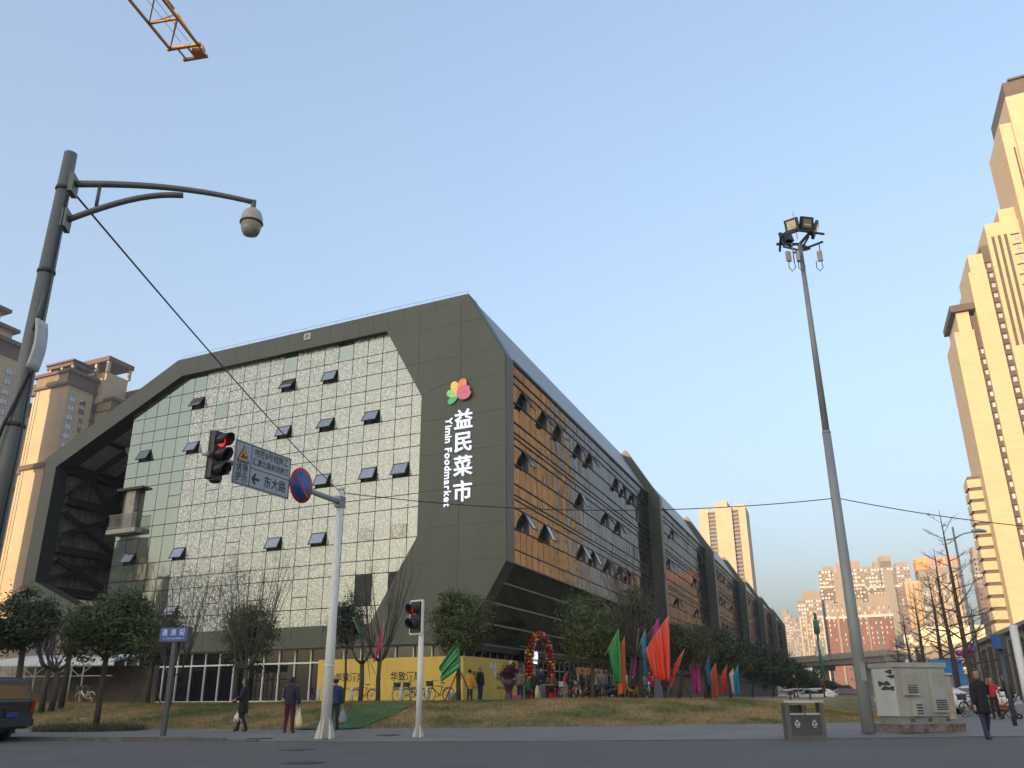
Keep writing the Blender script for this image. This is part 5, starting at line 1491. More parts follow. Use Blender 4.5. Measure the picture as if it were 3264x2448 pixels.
for i in range(N):
    a0, a1 = -.42 + .84 * i / N, -.42 + .84 * (i + 1) / N
    f = lambda a: 1.23 - .35 * a * a
    cn.add([(a0, -.2, f(a0)), (a1, -.2, f(a1)), (a1, .25, f(a1)), (a0, .25, f(a0)), (a0, -.2, f(a0) + .03), (a1, -.2, f(a1) + .03), (a1, .25, f(a1) + .03), (a0, .25, f(a0) + .03)], [(0, 3, 2, 1), (4, 5, 6, 7), (0, 1, 5, 4), (3, 7, 6, 2)])
lp(cn, 'canopy', mat('canopy', (.30, .31, .31), .3, .5))
lp(MB().box((-.42, .05, 1.17), (.36, .4, .025)), 'side_shelf', binst)
icw = mat('bin_icon', (.6, .6, .6), .5)
for sx in (-.22, .22):
    ic = MB(); pts_ = [(0, .07), (.065, -.045), (-.065, -.045)]
    for (a, b2), (c_, d2) in zip(pts_, pts_[1:] + pts_[:1]): ic.bar((sx + a, -.218, .41 + b2), (sx + c_, -.218, .41 + d2), .022, .006, (0, -1, 0))
    ic.box((sx, -.218, .33), (.1, .006, .012)); ic.box((sx, -.218, .305), (.08, .006, .010))
    lp(ic, 'recycling_symbol', icw)
lp(MB().box((.02, -.218, .50), (.05, .006, .03), Matrix.Rotation(.6, 3, 'Y')), 'lock', blackp); lp(MB().box((.01, -.212, .76), (.045, .02, .08)), 'lock', blackp)
# --- telecom cabinet
kb = Vector((11.75, 25.75, gz(11.7, 25.7)))
ka = math.atan2(.30, .954)
kc = thing('street_cabinet', 'large dirty cream street cabinet with louvred doors and painted-out graffiti', 'cabinet', kb, ka)
kcm = mat('cabinet_cream', (.42, .41, .36), .5, scale=1.3, col2=(.31, .29, .245), stretch=(1, 1, .4), detail=7)
kcw = mat('cabinet_white', (.55, .55, .50), .45, var=.04)
kp = lambda mb, nm, mt, par=kc: mb.build(nm, mt, par, world=False)
kp(MB().box((0, .45, .11), (2.15, 1.25, .22)), 'plinth', mat('plinth_mixed', (.24, .21, .18), .9, scale=3.5, col2=(.10, .04, .03), bump=.4, bscale=20))
kp(MB().box((-.1, .45, .32), (1.68, .90, .22)), 'skirt', mat('skirt', (.25, .26, .22), .6))
kp(MB().box((-.1, .45, 1.08), (1.75, .98, 1.32)), 'body', kcm)
kp(MB().box((-.985, .43, 1.08), (.02, .84, 1.30)), 'side_panel', kcw)
kp(MB().box((-.1, .45, 1.80), (1.85, 1.08, .13)), 'roof', kcm)
kp(MB().lathe([(.05, 0), (.06, .04), (.02, .09)], 8, (-.1, .4, 1.865)), 'vent_cap', kcw)
for x0, x1, z0, z1 in ((-.78, -.28, .98, 1.68), (.12, .66, .52, 1.68)):
    dr_ = kp(MB().box(((x0 + x1) / 2, -.09, (z0 + z1) / 2), (x1 - x0, .1, z1 - z0)), 'door', kcm)
    for k in range(7): kp(MB().box(((x0 + x1) / 2, -.143, z1 - .12 - .055 * k), (x1 - x0 - .14, .012, .012)), 'rib', kcm, dr_)
    for k in range(5 if z0 < .6 else 4): kp(MB().box(((x0 + x1) / 2 + .02, -.142, z0 + .08 + .06 * k), (x1 - x0 - .16, .012, .036)), 'louvre', bind, dr_)
dr_ = kp(MB().box((-.40, -.09, .64), (.30, .1, .42)), 'hatch', kcm)
for k in range(4): kp(MB().box((-.38, -.143, .50 + .075 * k), (.20, .012, .04)), 'louvre', bind, dr_)
gr = mat('overpaint', (.05, .06, .065), .7, scale=30)
for y_, z_, w_, h_2 in ((.15, 1.62, .28, .10), (.10, 1.49, .30, .08), (.58, 1.30, .22, .12), (.32, 1.30, .30, .10), (.38, 1.17, .40, .09), (.14, 1.17, .26, .10)):
    poly = []
    for i in range(14):
        a = 2 * math.pi * i / 14; k = 1 + .25 * math.sin(3 * a + y_ * 9) + .12 * math.sin(7 * a)
        poly.append(Vector((-.998, y_ + w_ / 2 * k * math.cos(a), z_ + h_2 / 2 * k * math.sin(a) * 1.2)))
    kp(MB().prism(poly, (-.003, 0, 0)), 'paint_patch', gr)
for x_ in (-.62, -.02, .6):
    for j in range(3): kp(MB().box((x_ + .05 * j, -.012, .32), (.02, .012, .09)), 'slot', bind)
sb = onz(3003, 2288, .16); sb = Vector((15.4, 33.2, .1)); 
sb = atd(3018, 2284, 40); sb.z = gz(sb.x, sb.y)
skc = thing('utility_box', 'tall narrow tan utility box standing behind the large cabinet', 'cabinet', sb, ka - .1)
kp(MB().box((0, .2, .9), (.86, .5, 1.6)), 'body', mat('box_olive', (.10, .10, .07), .6), skc)
kp(MB().box((.04, -.06, .98), (.74, .04, 1.36)), 'door', mat('box_tan', (.40, .33, .23), .6, scale=2, col2=(.33, .27, .19)), skc)
kp(MB().box((0, .2, 1.74), (.98, .62, .08)), 'roof', mat('box_roof', (.42, .40, .36), .5), skc)
kp(MB().box((.04, -.04, .17), (.74, .05, .24)), 'base', MATS['box_tan'], skc)
for i in range(3):
    for j in range(3): kp(MB().box((-.12 + .16 * i, -.072, .10 + .07 * j), (.11, .012, .035)), 'slot', mat('slot_pale', (.6, .58, .5), .6), skc)
# --- signs and lamps at the right
p0 = atd(3232, 2292, 34); p0.z = gz(p0.x, p0.y)
rs = thing('street_name_sign', 'small dark blue sign box on a dark post at the right', 'sign', p0)
MB().tube([p0, p0 + Vector((0, 0, 2.4))], .07, 8).build('post', postm, rs)
MB().box(p0 + Vector((0, 0, 2.62)), (.42, .3, .46), Matrix.Rotation(.7, 3, 'Z')).build('box', postm, rs)
MB().box(p0 + Vector((-.155, -.13, 2.62)), (.02, .26, .40), Matrix.Rotation(.7, 3, 'Z')).build('face', bl, rs)
p0 = atd(3228, 1992, 20); p0.z = .1
wp = thing('signal_post', 'thin white signal post leaning out of the right edge', 'post', p0)
pt2 = atd(3228, 1992, 20)
MB().tube([p0, Vector((p0.x, p0.y, pt2.z))], .075, 10).build('post', polew, wp)
MB().box(Vector((p0.x + .42, p0.y, pt2.z - .28)), (.34, .25, .62)).build('signal_head', blackp, wp)
MB().bar(Vector((p0.x, p0.y, pt2.z - .3)), Vector((p0.x + .3, p0.y, pt2.z - .3)), .05, .05).build('bracket', blackp, wp)
def lamp(px_, py_, D, armlen, label, hd=(1, .1, 0)):
    t_ = atd(px_, py_, D); b2 = Vector((t_.x, t_.y, .1)); rt = thing('street_lamp', label, 'street lamp', b2)
    MB().tube([b2, t_], [.14, .07], 10).build('pole', galv2, rt)
    h = Vector(hd).normalized(); e = t_ - Vector((0, 0, .8))
    pts_ = [e - h * .7 - Vector((0, 0, .15)), e, e + h * armlen * .5 + Vector((0, 0, .35)), e + h * armlen + Vector((0, 0, .5))]
    MB().tube(pts_, [.05, .05, .045, .035], 8).build('arm', galv2, rt)
    M = Matrix((h, Vector((-h.y, h.x, 0)), Vector((0, 0, 1)))).transposed()
    MB().lathe([(.02, -.10), (.5, -.06), (.55, 0), (.45, .12), (.1, .2)], 14, e + h * (armlen + .5) + Vector((0, 0, .55)), M, 1.2, .45).build('lamp_head', mat('lamp_head', (.30, .31, .31), .35, .3), rt)
lamp(3036, 1680, 68, 1.6, 'grey street lamp rising through the bare trees, head to the right', (1, .2, 0))
lamp(2930, 2048, 150, 2.2, 'small far street lamp with its arm over the street', (-1, .1, 0))
lamp(2820, 2072, 190, 2.0, 'smallest street lamp, far down beside the floodlight mast', (1, 0, 0))
# --- white bollards before the hoarding
for k, (px_, lab) in enumerate(((1015, 'white bollard at the left end of the yellow hoarding'), (1120, 'white bollard by the red bicycle'), (1277, 'white bollard by the pale blue bicycle'), (1360, 'white bollard left of the black bicycle'), (1457, 'white bollard beside the trunk near the hoarding corner'), (1300 - 395, 'white bollard before the dark glass near the red trousers'))):
    q = atd(px_, 2231, 47.2 if px_ > 950 else 49); q.z = gz(q.x, q.y)
    bo = thing('bollard', lab, 'bollard', q, 0, 'white bollards')
    MB().lathe([(.09, 0), (.09, .50), (.075, .53), (.075, .57), (.09, .60), (.085, .68), (.03, .72)], 12, q).build('post', polew, bo)
# ================================================================ trees
bark = mat('bark', (.085, .062, .045), .9, scale=6, bump=.6, bscale=25, col2=(.05, .036, .028), stretch=(1, 1, .3))
barkg = mat('bark_grey', (.075, .06, .05), .9, scale=6, bump=.5, bscale=25, col2=(.045, .036, .03), stretch=(1, 1, .3))
def leaf_mat(name, c1, c2):
    mm = bpy.data.materials.new(name); mm.use_nodes = True; t = mm.node_tree; b = t.nodes['Principled BSDF']
    b.inputs['Roughness'].default_value = .5
    g = t.nodes.new('ShaderNodeNewGeometry'); n1 = t.nodes.new('ShaderNodeTexNoise'); n1.inputs['Scale'].default_value = 2.2; n1.inputs['Detail'].default_value = 8
    t.links.new(g.outputs['Position'], n1.inputs['Vector'])
    rp = t.nodes.new('ShaderNodeValToRGB'); rp.color_ramp.elements[0].position = .35; rp.color_ramp.elements[1].position = .68
    rp.color_ramp.elements[0].color = c1 + (1,); rp.color_ramp.elements[1].color = c2 + (1,)
    t.links.new(n1.outputs[0], rp.inputs[0]); t.links.new(rp.outputs[0], b.inputs['Base Color'])
    tr = t.nodes.new('ShaderNodeBsdfTranslucent'); t.links.new(rp.outputs[0], tr.inputs[0])
    ms = t.nodes.new('ShaderNodeMixShader'); ms.inputs[0].default_value = .25
    t.links.new(b.outputs[0], ms.inputs[1]); t.links.new(tr.outputs[0], ms.inputs[2]); t.links.new(ms.outputs[0], t.nodes['Material Output'].inputs[0])
    return mm
leafA = leaf_mat('leaf_evergreen', (.045, .066, .018), (.13, .15, .042))
leafB = leaf_mat('leaf_dark', (.030, .044, .016), (.085, .10, .032))
leafC = leaf_mat('leaf_brownish', (.05, .05, .022), (.12, .11, .04))

def crown_mesh(center, rx, ry, rz, n, leaf, seed, mt, base, lumps=9, clump=46):
    g = np.random.default_rng(seed)
    c = np.array(center)
    # lumps: sub-balls that give the outline its bays and knobs
    L = []
    for i in range(lumps):
        d = g.normal(0, 1, 3); d /= np.linalg.norm(d); d[2] = d[2] * .9 + .08
        L.append((d * np.array([rx, ry, rz]) * g.uniform(.45, .72), g.uniform(.34, .5)))
    L.append((np.zeros(3), .68))
    nc = n // clump
    P = []
    wts = np.array([l[1] ** 2 for l in L]); wts /= wts.sum()
    for i in range(nc):
        k = g.choice(len(L), p=wts); d = g.normal(0, 1, 3); d /= np.linalg.norm(d)
        r = (g.uniform(.45, 1.0) ** .45) * L[k][1]
        cc = L[k][0] + d * np.array([rx, ry, rz]) * r
        sz = g.uniform(.10, .22) * (rx + rz) / 2 * .9
        P.append(cc + g.normal(0, 1, (clump, 3)) * np.array([sz, sz, sz * .62]))
    P = np.concatenate(P)
    N = len(P)
    nrm = P / np.array([rx, ry, rz]); nrm /= (np.linalg.norm(nrm, axis=1)[:, None] + 1e-6)
    nrm = nrm * .6 + g.normal(0, .55, (N, 3)) + np.array([0, 0, .35]); nrm /= np.linalg.norm(nrm, axis=1)[:, None]
    a = np.cross(nrm, g.normal(0, 1, (N, 3))); a /= (np.linalg.norm(a, axis=1)[:, None] + 1e-9)
    b = np.cross(nrm, a)
    s = leaf * g.uniform(.65, 1.25, N)[:, None]
    V = np.stack([P - a * s, P - b * s * .42 + nrm * s * .12, P + a * s, P + b * s * .42 + nrm * s * .12], axis=1) + c - np.array(base)
    me = bpy.data.meshes.new('crown')
    me.vertices.add(N * 4); me.loops.add(N * 4); me.polygons.add(N)
    me.vertices.foreach_set('co', V.reshape(-1)); me.loops.foreach_set('vertex_index', np.arange(N * 4, dtype=np.int32))
    me.polygons.foreach_set('loop_start', np.arange(0, N * 4, 4, dtype=np.int32))
    me.update(calc_edges=True); me.validate(); me.materials.append(mt)
    return me
def evergreen(pxb, D, cx, cy, hw, hh, label, n=5000, leaf=.10, seed=1, mt=leafA, trunk_r=.11, group='evergreen trees before the market', stake=False, zb=None):
    b = atd(pxb, 2231, D); b.z = gz(b.x, b.y) if zb is None else zb
    c = atd(cx, cy, D); k = (c - CAM).dot(cF) / FPX
    rx, rz = hw * k, hh * k
    root = thing('evergreen_tree', label, 'tree', b, group=group)
    r_ = random.Random(seed)
    top = Vector((c.x, c.y, c.z + rz * .45))
    fork = Vector((b.x + (c.x - b.x) * .5, b.y, max(b.z + .6, c.z - rz * .8)))
    MB().tube([b, b.lerp(fork, .5) + Vector((r_.uniform(-.05, .05), 0, 0)), fork, c.lerp(fork, .4), top], [trunk_r * 1.15, trunk_r, trunk_r * .9, trunk_r * .6, .02], 9).build('trunk', bark, root)
    lb = MB()
    for i in range(9):
        a = r_.uniform(0, 6.28); s0 = fork.lerp(c, r_.uniform(0, .6)); e = c + Vector((math.cos(a) * rx * .75, math.sin(a) * rx * .75, r_.uniform(-.3, .6) * rz))
        lb.tube([s0, s0.lerp(e, .5) + Vector((0, 0, .1)), e], [trunk_r * .45, trunk_r * .3, .012], 5)
    lb.build('limbs', bark, root)
    put('crown', crown_mesh(c, rx, rx * .95, rz, int(n * 1.7), leaf * .74, seed, mt, b), root)
    if stake:
        for dx in (-.7, .75):
            MB().tube([(b.x + dx, b.y - .2, b.z - .05), (b.x + dx * .05, b.y, b.z + 1.5)], .03, 6).build('stake', bark, root)
    return root
evergreen(318, 35.1, 352, 2008, 160, 118, 'dense rounded evergreen in a grassy pit left of the street name post', 9500, .10, 11, trunk_r=.10, zb=.1)
evergreen(55, 33.5, 70, 1985, 135, 100, 'dark evergreen cut by the left edge above the parked van', 7000, .10, 12, leafB, .10, zb=.1)
evergreen(470, 47, 500, 2030, 95, 95, 'evergreen with staked trunk behind the street name post', 4200, .10, 13, leafB, stake=True)
evergreen(748, 46, 770, 2030, 100, 125, 'pear-shaped evergreen behind the person in the long black coat', 6000, .095, 14)
evergreen(1095, 46, 1108, 1995, 52, 118, 'narrow columnar evergreen partly behind the white mast', 4200, .085, 15, leafB, trunk_r=.06)
evergreen(1462, 44, 1462, 1995, 92, 132, 'broad evergreen in front of the hoarding corner', 7500, .095, 16, stake=True)
evergreen(1892, 46, 1882, 2020, 112, 135, 'large evergreen with pale trunk and stakes before the entrance crowd', 8000, .10, 17, stake=True)
evergreen(2008, 53, 2030, 1990, 95, 110, 'evergreen behind the bare tree among the flags', 5000, .10, 18, leafC)
evergreen(2165, 56, 2190, 2050, 95, 95, 'evergreen right of the big red flag with stakes', 5200, .10, 19, leafC, stake=True)
hedge = [(2250, 66, 2250, 2075, 85, 95), (2330, 76, 2330, 2090, 80, 85), (2400, 88, 2405, 2110, 75, 78), (2465, 100, 2468, 2130, 66, 68), (2520, 112, 2525, 2155, 58, 55), (2570, 124, 2580, 2175, 55, 45), (2630, 140, 2635, 2196, 52, 30), (2690, 160, 2690, 2204, 40, 22)]
for i, h in enumerate(hedge):
    evergreen(*h, label=['dark evergreen, first in the row running along the long glass side', 'second dark evergreen in the row along the long glass side', 'third dark evergreen in the row along the long glass side', 'fourth dark evergreen in the row along the long glass side', 'fifth dark evergreen in the row, lower than those before', 'sixth dark evergreen in the row behind the litter bin canopy', 'low dark evergreen bush at the end of the row by the white car', 'lowest dark bush at the very end of the row'][i], n=3600, leaf=.15 + .012 * i, seed=30 + i, mt=leafB, group='row of evergreens along the long side')

def bare_tree(px, D, h, label, seed, style='shoots', ytrunk=1.6, tr=.10, mt=barkg, group='bare winter trees', zb=None, lean=0, n_sh=5):
    b = atd(px, 2231, D); b.z = gz(b.x, b.y) if zb is None else zb
    r_ = random.Random(seed)
    root = thing('bare_tree', label, 'tree', b, group=group)
    tk = MB(); br = MB()
    V = Vector
    if style == 'shoots':
        fork = b + V((lean, 0, ytrunk))
        tk.tube([b, b.lerp(fork, .5) + V((r_.uniform(-.04, .04), 0, 0)), fork], [tr * 1.1, tr, tr * .95], 9)
        for i in range(n_sh):
            a = r_.uniform(0, 6.28); e = fork + V((math.cos(a) * .45, math.sin(a) * .45, r_.uniform(.35, .7)))
            tk.tube([fork, fork.lerp(e, .5) + V((math.cos(a) * .08, math.sin(a) * .08, -.03)), e], [tr * .7, tr * .55, tr * .45], 6)
            for j in range(r_.randint(4, 6)):
                a2 = a + r_.uniform(-1.2, 1.2); L = (h - ytrunk) * r_.uniform(.5, 1.0)
                sp = r_.uniform(.12, .42)
                e2 = e + V((math.cos(a2) * L * sp, math.sin(a2) * L * sp, L))
                m1 = e.lerp(e2, .4) + V((math.cos(a2) * .1, math.sin(a2) * .1, 0))
                br.tube([e, m1, e2], [.022, .015, .005], 4, cap=False)
                for q in range(5):
                    s0 = m1.lerp(e2, r_.uniform(0, .8)); a3 = r_.uniform(0, 6.28); l3 = L * r_.uniform(.12, .3)
                    e3 = s0 + V((math.cos(a3) * l3 * .5, math.sin(a3) * l3 * .5, l3 * .8))
                    br.tube([s0, e3], [.008, .003], 3, cap=False)
    else:
        top = b + V((lean, r_.uniform(-.3, .3), h))
        tk.tube([b, b.lerp(top, .35) + V((r_.uniform(-.1, .1), 0, 0)), b.lerp(top, .7) + V((r_.uniform(-.1, .1), 0, 0)), top], [tr * 1.2, tr * .8, tr * .45, .012], 8)
        nb = 26
        for i in range(nb):
            u = .22 + .74 * i / nb; s0 = b.lerp(top, u); a = i * 2.4 + r_.uniform(-.4, .4); L = h * .30 * (1.12 - u) * r_.uniform(.7, 1.25)
            up = r_.uniform(.25, .8)
            e = s0 + V((math.cos(a) * L, math.sin(a) * L, L * up)); m1 = s0.lerp(e, .5) + V((0, 0, -.06 * L))
            br.tube([s0, m1, e], [tr * .35 * (1.2 - u), tr * .22 * (1.2 - u), .006], 4, cap=False)
            for q in range(7):
                s1 = s0.lerp(e, r_.uniform(.25, 1)); a3 = a + r_.uniform(-1.5, 1.5); l3 = L * r_.uniform(.18, .5)
                e3 = s1 + V((math.cos(a3) * l3, math.sin(a3) * l3, l3 * r_.uniform(.1, .8)))
                br.tube([s1, e3], [.011, .004], 3, cap=False)
                for q2 in range(3):
                    s2 = s1.lerp(e3, r_.uniform(.2, 1)); a4 = r_.uniform(0, 6.28); l4 = l3 * .4
                    br.tube([s2, s2 + V((math.cos(a4) * l4, math.sin(a4) * l4, l4 * .5))], [.006, .003], 3, cap=False)
    tk.build('trunk', mt, root); br.build('branches', mt, root, fix=False)
    return root
bare_tree(138, 43, 3.6, 'bare pollarded tree, leftmost of those before the low canopy', 51, ytrunk=1.7, tr=.12)
bare_tree(168, 43, 3.6, 'bare forked tree just right of the leftmost one before the canopy', 52, ytrunk=1.6, tr=.12)
bare_tree(197, 44, 3.8, 'dark-barked tree, third of the group before the low canopy', 53, ytrunk=2.2, tr=.12)
bare_tree(775, 41, 6.6, 'bare tree with long upright shoots behind the woman with the shopping bag', 54, ytrunk=1.5, tr=.10, n_sh=7)
bare_tree(545, 43, 6.2, 'bare thin-twigged tree right of the street name sign', 55, ytrunk=1.3, tr=.05, n_sh=5)
bare_tree(1148, 44, 3.0, 'cut-back bare trunk left of the pink flag', 56, ytrunk=1.75, tr=.11, n_sh=3)
bare_tree(1205, 44, 6.8, 'cut-back trunk with tall shoots holding the pink flag', 57, ytrunk=1.9, tr=.11, n_sh=6)
bare_tree(2046, 47, 8.6, 'tall bare tree standing among the flags', 58, ytrunk=2.0, tr=.13, n_sh=8)
for i, (px, D, h, lab) in enumerate([(3112, 56, 11.3, 'tallest bare tree, right of the grey street lamp'), (3060, 60, 9.6, 'bare tree left of the tallest one'), (3020, 66, 8.8, 'bare tree behind the small tan box'), (2965, 72, 8.2, 'bare tree over the right end of the large cabinet'), (2925, 84, 8.0, 'bare tree before the cream commercial block'), (3150, 75, 7.5, 'bare tree behind the woman in black'), (2885, 110, 7.5, 'small bare tree over the middle of the cabinet')]):
    bare_tree(px, D, h, lab, 70 + i, 'leader', tr=.17, mt=bark, zb=.1)
# rough grass round the foot of the pavement tree
pts = []
b_ = atd(318, 2231, 35.1)
for i in range(900):
    a = rg.uniform(0, 6.28); r_ = rg.random() ** .5 * 1.6
    pts.append((b_.x + r_ * math.cos(a) * 1.15, b_.y - .5 + r_ * math.sin(a) * .8, .1))
pit = blades('grass_clump', pts, .10, .30, leafC, 9, per=5, spread=.06)
tag(pit, 'rough green grass tuft round the foot of the pavement tree', 'grass', kind='stuff')
# ================================================================ people
HEADS = {}
SK = []     # (object, bones, materials)
skin_m = mat('skin', (.36, .20, .13), .55, var=.05, scale=20)
hair_m = mat('hair', (.012, .010, .009), .5); hairg = mat('hair_grey', (.16, .15, .14), .6)
shoe_m = mat('shoe_black', (.015, .014, .014), .4); shoe_b = mat('shoe_brown', (.09, .04, .025), .6)
def cloth(name, c, **k): return mat('cloth_' + name, c, .85, var=.18, scale=9, bump=.25, bscale=28, **k)
def person(label, loc, face, h=1.66, top=None, legs=None, shoes=shoe_m, hair=hair_m, coat=None, hem=.50, arms=None, stride=.0, hands=False, hairlen=.0, hat=None, group=None, child=False, bend=0.0, collar=None, look=0.0, coat_w=1.0):
    """face: heading in radians, 0 looks at the camera (-Y), positive turns to the picture's right"""
    P = {}
    b = bend
    def Z(z, x=0, y=0):
        yy = y - math.sin(b) * max(0, z - .5) ; zz = .5 + (z - .5) * math.cos(b) if z > .5 else z
        return Vector((x * h, yy * h, zz * h))
    hk = 1.18 if child else 1.0
    P['pelvis'] = Z(.525); P['spine'] = Z(.62); P['chest'] = Z(.735, 0, .005); P['neck'] = Z(.835); P['head'] = Z(.872, 0, -.004); P['crown'] = Z(.905, 0, -.004)
    arms = arms or (((.135, .0, .63), (.15, -.02, .49)), ((-.135, .0, .63), (-.15, -.02, .49)))
    bones = [('pelvis', 'spine', 'torso'), ('spine', 'chest', 'torso'), ('chest', 'neck', 'torso'), ('neck', 'head', 'skin'), ('head', 'crown', 'skin')]
    rad = {'pelvis': (.092, .072), 'spine': (.082, .064), 'chest': (.098, .068), 'neck': (.034, .036), 'head': (.030, .032), 'crown': (.026, .028)}
    for s, ((ex, ey, ez), (wx, wy, wz)) in zip((1, -1), arms):
        n = 'l' if s > 0 else 'r'
        P['sh' + n] = Z(.795, s * .105); P['el' + n] = Z(ez, ex, ey); P['wr' + n] = Z(wz, wx, wy)
        rad['sh' + n] = (.040, .040); rad['el' + n] = (.030, .030); rad['wr' + n] = (.020, .024)
        bones += [('chest', 'sh' + n, 'torso'), ('sh' + n, 'el' + n, 'arm'), ('el' + n, 'wr' + n, 'arm')]
        d = (P['wr' + n] - P['el' + n]).normalized()
        P['hd' + n] = P['wr' + n] + d * .055 * h; rad['hd' + n] = (.022, .014); bones.append(('wr' + n, 'hd' + n, 'skin'))
        if hands:
            ax = d.cross(Vector((1, 0, 0))).normalized()
            for fi, (off, ln) in enumerate(((-.018, .040), (-.006, .046), (.006, .044), (.017, .034))):
                k1, k2 = 'f%s%d' % (n, fi), 'g%s%d' % (n, fi)
                P[k1] = P['hd' + n] + ax * off * h + d * ln * .5 * h; P[k2] = P[k1] + (d * .7 + Vector((-s * .5, 0, 0))) * ln * .5 * h
                rad[k1] = (.0058, .0058); rad[k2] = (.0045, .0045); bones += [('hd' + n, k1, 'skin'), (k1, k2, 'skin')]
            k1 = 't' + n; P[k1] = P['wr' + n] + d * .035 * h - ax * .034 * h; rad[k1] = (.0065, .0065); bones.append(('wr' + n, k1, 'skin'))
    for s in (1, -1):
        n = 'l' if s > 0 else 'r'; st = stride * s
        P['hp' + n] = Z(.50, s * .05); P['kn' + n] = Vector((s * .060 * h, (-abs(st) * .35 - .01) * h if st < 0 else (st * .25 - .02) * h, .285 * h))
        P['an' + n] = Vector((s * .066 * h, (st * .9 + .012) * h, (.046 + (0.02 if st > .1 else 0)) * h)); P['to' + n] = P['an' + n] + Vector((s * .018 * h, -.088 * h, -.030 * h)); P['he' + n] = P['an' + n] + Vector((0, .022 * h, -.030 * h))
        rad['hp' + n] = (.062, .060); rad['kn' + n] = (.040, .042); rad['an' + n] = (.030, .032); rad['to' + n] = (.026, .017); rad['he' + n] = (.022, .017)
        bones += [('pelvis', 'hp' + n, 'leg'), ('hp' + n, 'kn' + n, 'leg'), ('kn' + n, 'an' + n, 'leg'), ('an' + n, 'to' + n, 'shoe'), ('an' + n, 'he' + n, 'shoe')]
    keys = list(P); idx = {k: i for i, k in enumerate(keys)}
    me = bpy.data.meshes.new('person'); me.from_pydata([P[k] for k in keys], [(idx[a], idx[b2]) for a, b2, _ in bones], [])
    root = bpy.data.objects.new('person', me); C.objects.link(root)
    root.location = loc; root.rotation_euler = (0, 0, face)
    tag(root, label, 'person', group)
    md = root.modifiers.new('skin', 'SKIN'); md.use_smooth_shade = True
    sv = me.skin_vertices[0].data
    for k in keys:
        sv[idx[k]].radius = (rad[k][0] * h, rad[k][1] * h); sv[idx[k]].use_root = (k == 'pelvis')
    sb_ = root.modifiers.new('sub', 'SUBSURF'); sb_.levels = 2; sb_.render_levels = 2
    SK.append((root, [(P[a], P[b2], tg) for a, b2, tg in bones], {'torso': top, 'arm': top, 'skin': skin_m, 'leg': legs, 'shoe': shoes}))
    # clothes that hang free of the body
    if coat:
        N = 16; rings = []
        prof = [(hem, .112, .088), (hem + .04, .115, .092), (.56, .112, .092), (.62, .103, .086), (.70, .113, .090), (.765, .122, .082), (.805, .108, .066), (.828, .055, .052), (.845, .045, .048)]
        prof = [p for p in prof if p[0] >= hem]
        for z, rx, ry in prof:
            fl = 1 + max(0, (.56 - z)) * .35
            rings.append([Z(z) + Vector((rx * fl * coat_w * h * math.cos(2 * math.pi * i / N) * (1 + .025 * math.sin(i * 2.3 + z * 40)), ry * fl * coat_w * h * math.sin(2 * math.pi * i / N) * (1 + .03 * math.sin(i * 3.1 + z * 30)), 0)) for i in range(N)])
        o = put('coat', MB().loft(rings).mesh('coat', coat, fix=True), root)
        sl = MB()
        for n in 'lr':
            s0, e0, w0 = P['sh' + n], P['el' + n], P['wr' + n]
            sl.tube([s0 + (Z(.79) - s0) * .25 + Vector((0, 0, .01 * h)), s0.lerp(e0, .25), s0.lerp(e0, .8), e0, e0.lerp(w0, .5), w0.lerp(e0, .05)], [.046 * h, .049 * h, .043 * h, .043 * h, .038 * h, .034 * h], 10)
        put('sleeves', sl.mesh('sleeves', coat, fix=True), root)
    if collar:
        put('scarf', MB().lathe([(.05 * h, -.012 * h), (.056 * h, 0), (.052 * h, .022 * h), (.04 * h, .03 * h)], 12, Z(.838)).mesh('scarf', collar, fix=True), root)
    # head: added to the body mesh when it is grown; hair as a shell over it
    HH = .138 * h * hk; hb0 = Z(.862, 0, -.002); Mh = Matrix.Rotation(look, 3, 'Z')
    HR = [(0.0, .13, .10, -.22), (.05, .23, .20, -.17), (.16, .29, .33, -.07), (.30, .335, .40, -.02), (.48, .36, .455, .015), (.64, .37, .475, .03), (.79, .345, .44, .03), (.91, .25, .32, .03), (.985, .10, .13, .03)]
    def hring(zf, rx, ry, yc, n=16, grow=1.0, front=1.0):
        out_ = []
        for i in range(n):
            a = 2 * math.pi * i / n; fr_ = max(0, -math.sin(a)); g = grow if fr_ < .55 else grow * front
            out_.append(hb0 + Mh @ Vector((rx * g * HH * math.cos(a), (yc + ry * g * math.sin(a)) * HH, zf * HH)))
        return out_
    root['_head'] = 1
    HEADS[root.name] = [hring(*r_) for r_ in HR]
    hm = MB(); low = .02 if hairlen else .22
    hs = [(1.03, .06, .08, .03), (.99, .16, .2, .03), (.91, .285, .36, .03), (.79, .375, .475, .03), (.64, .40, .51, .035), (.48, .395, .49, .04), (.34, .37, .44, .06)]
    hs += [(.20, .34, .38, .10), (.02, .33, .32, .14), (-.22, .26, .2, .18)] if hairlen else [(.22, .30, .34, .10)]
    hm.loft([hring(zf, rx, ry, yc, 16, 1.0, 1.0 if zf > .8 else (.86 if zf > .7 else .62)) for zf, rx, ry, yc in hs])
    hc = hb0 + Vector((0, 0, .62 * HH))
    put('hair', hm.mesh('hair', hair, fix=True), root)
    if hat: put('hat', MB().lathe([(.085 * h, -.004), (.088 * h, 0), (.064 * h, .012 * h), (.062 * h, .05 * h), (.04 * h, .066 * h), (0.005, .07 * h)], 16, hc + Vector((0, 0, .012 * h))).mesh('hat', hat, fix=True), root)
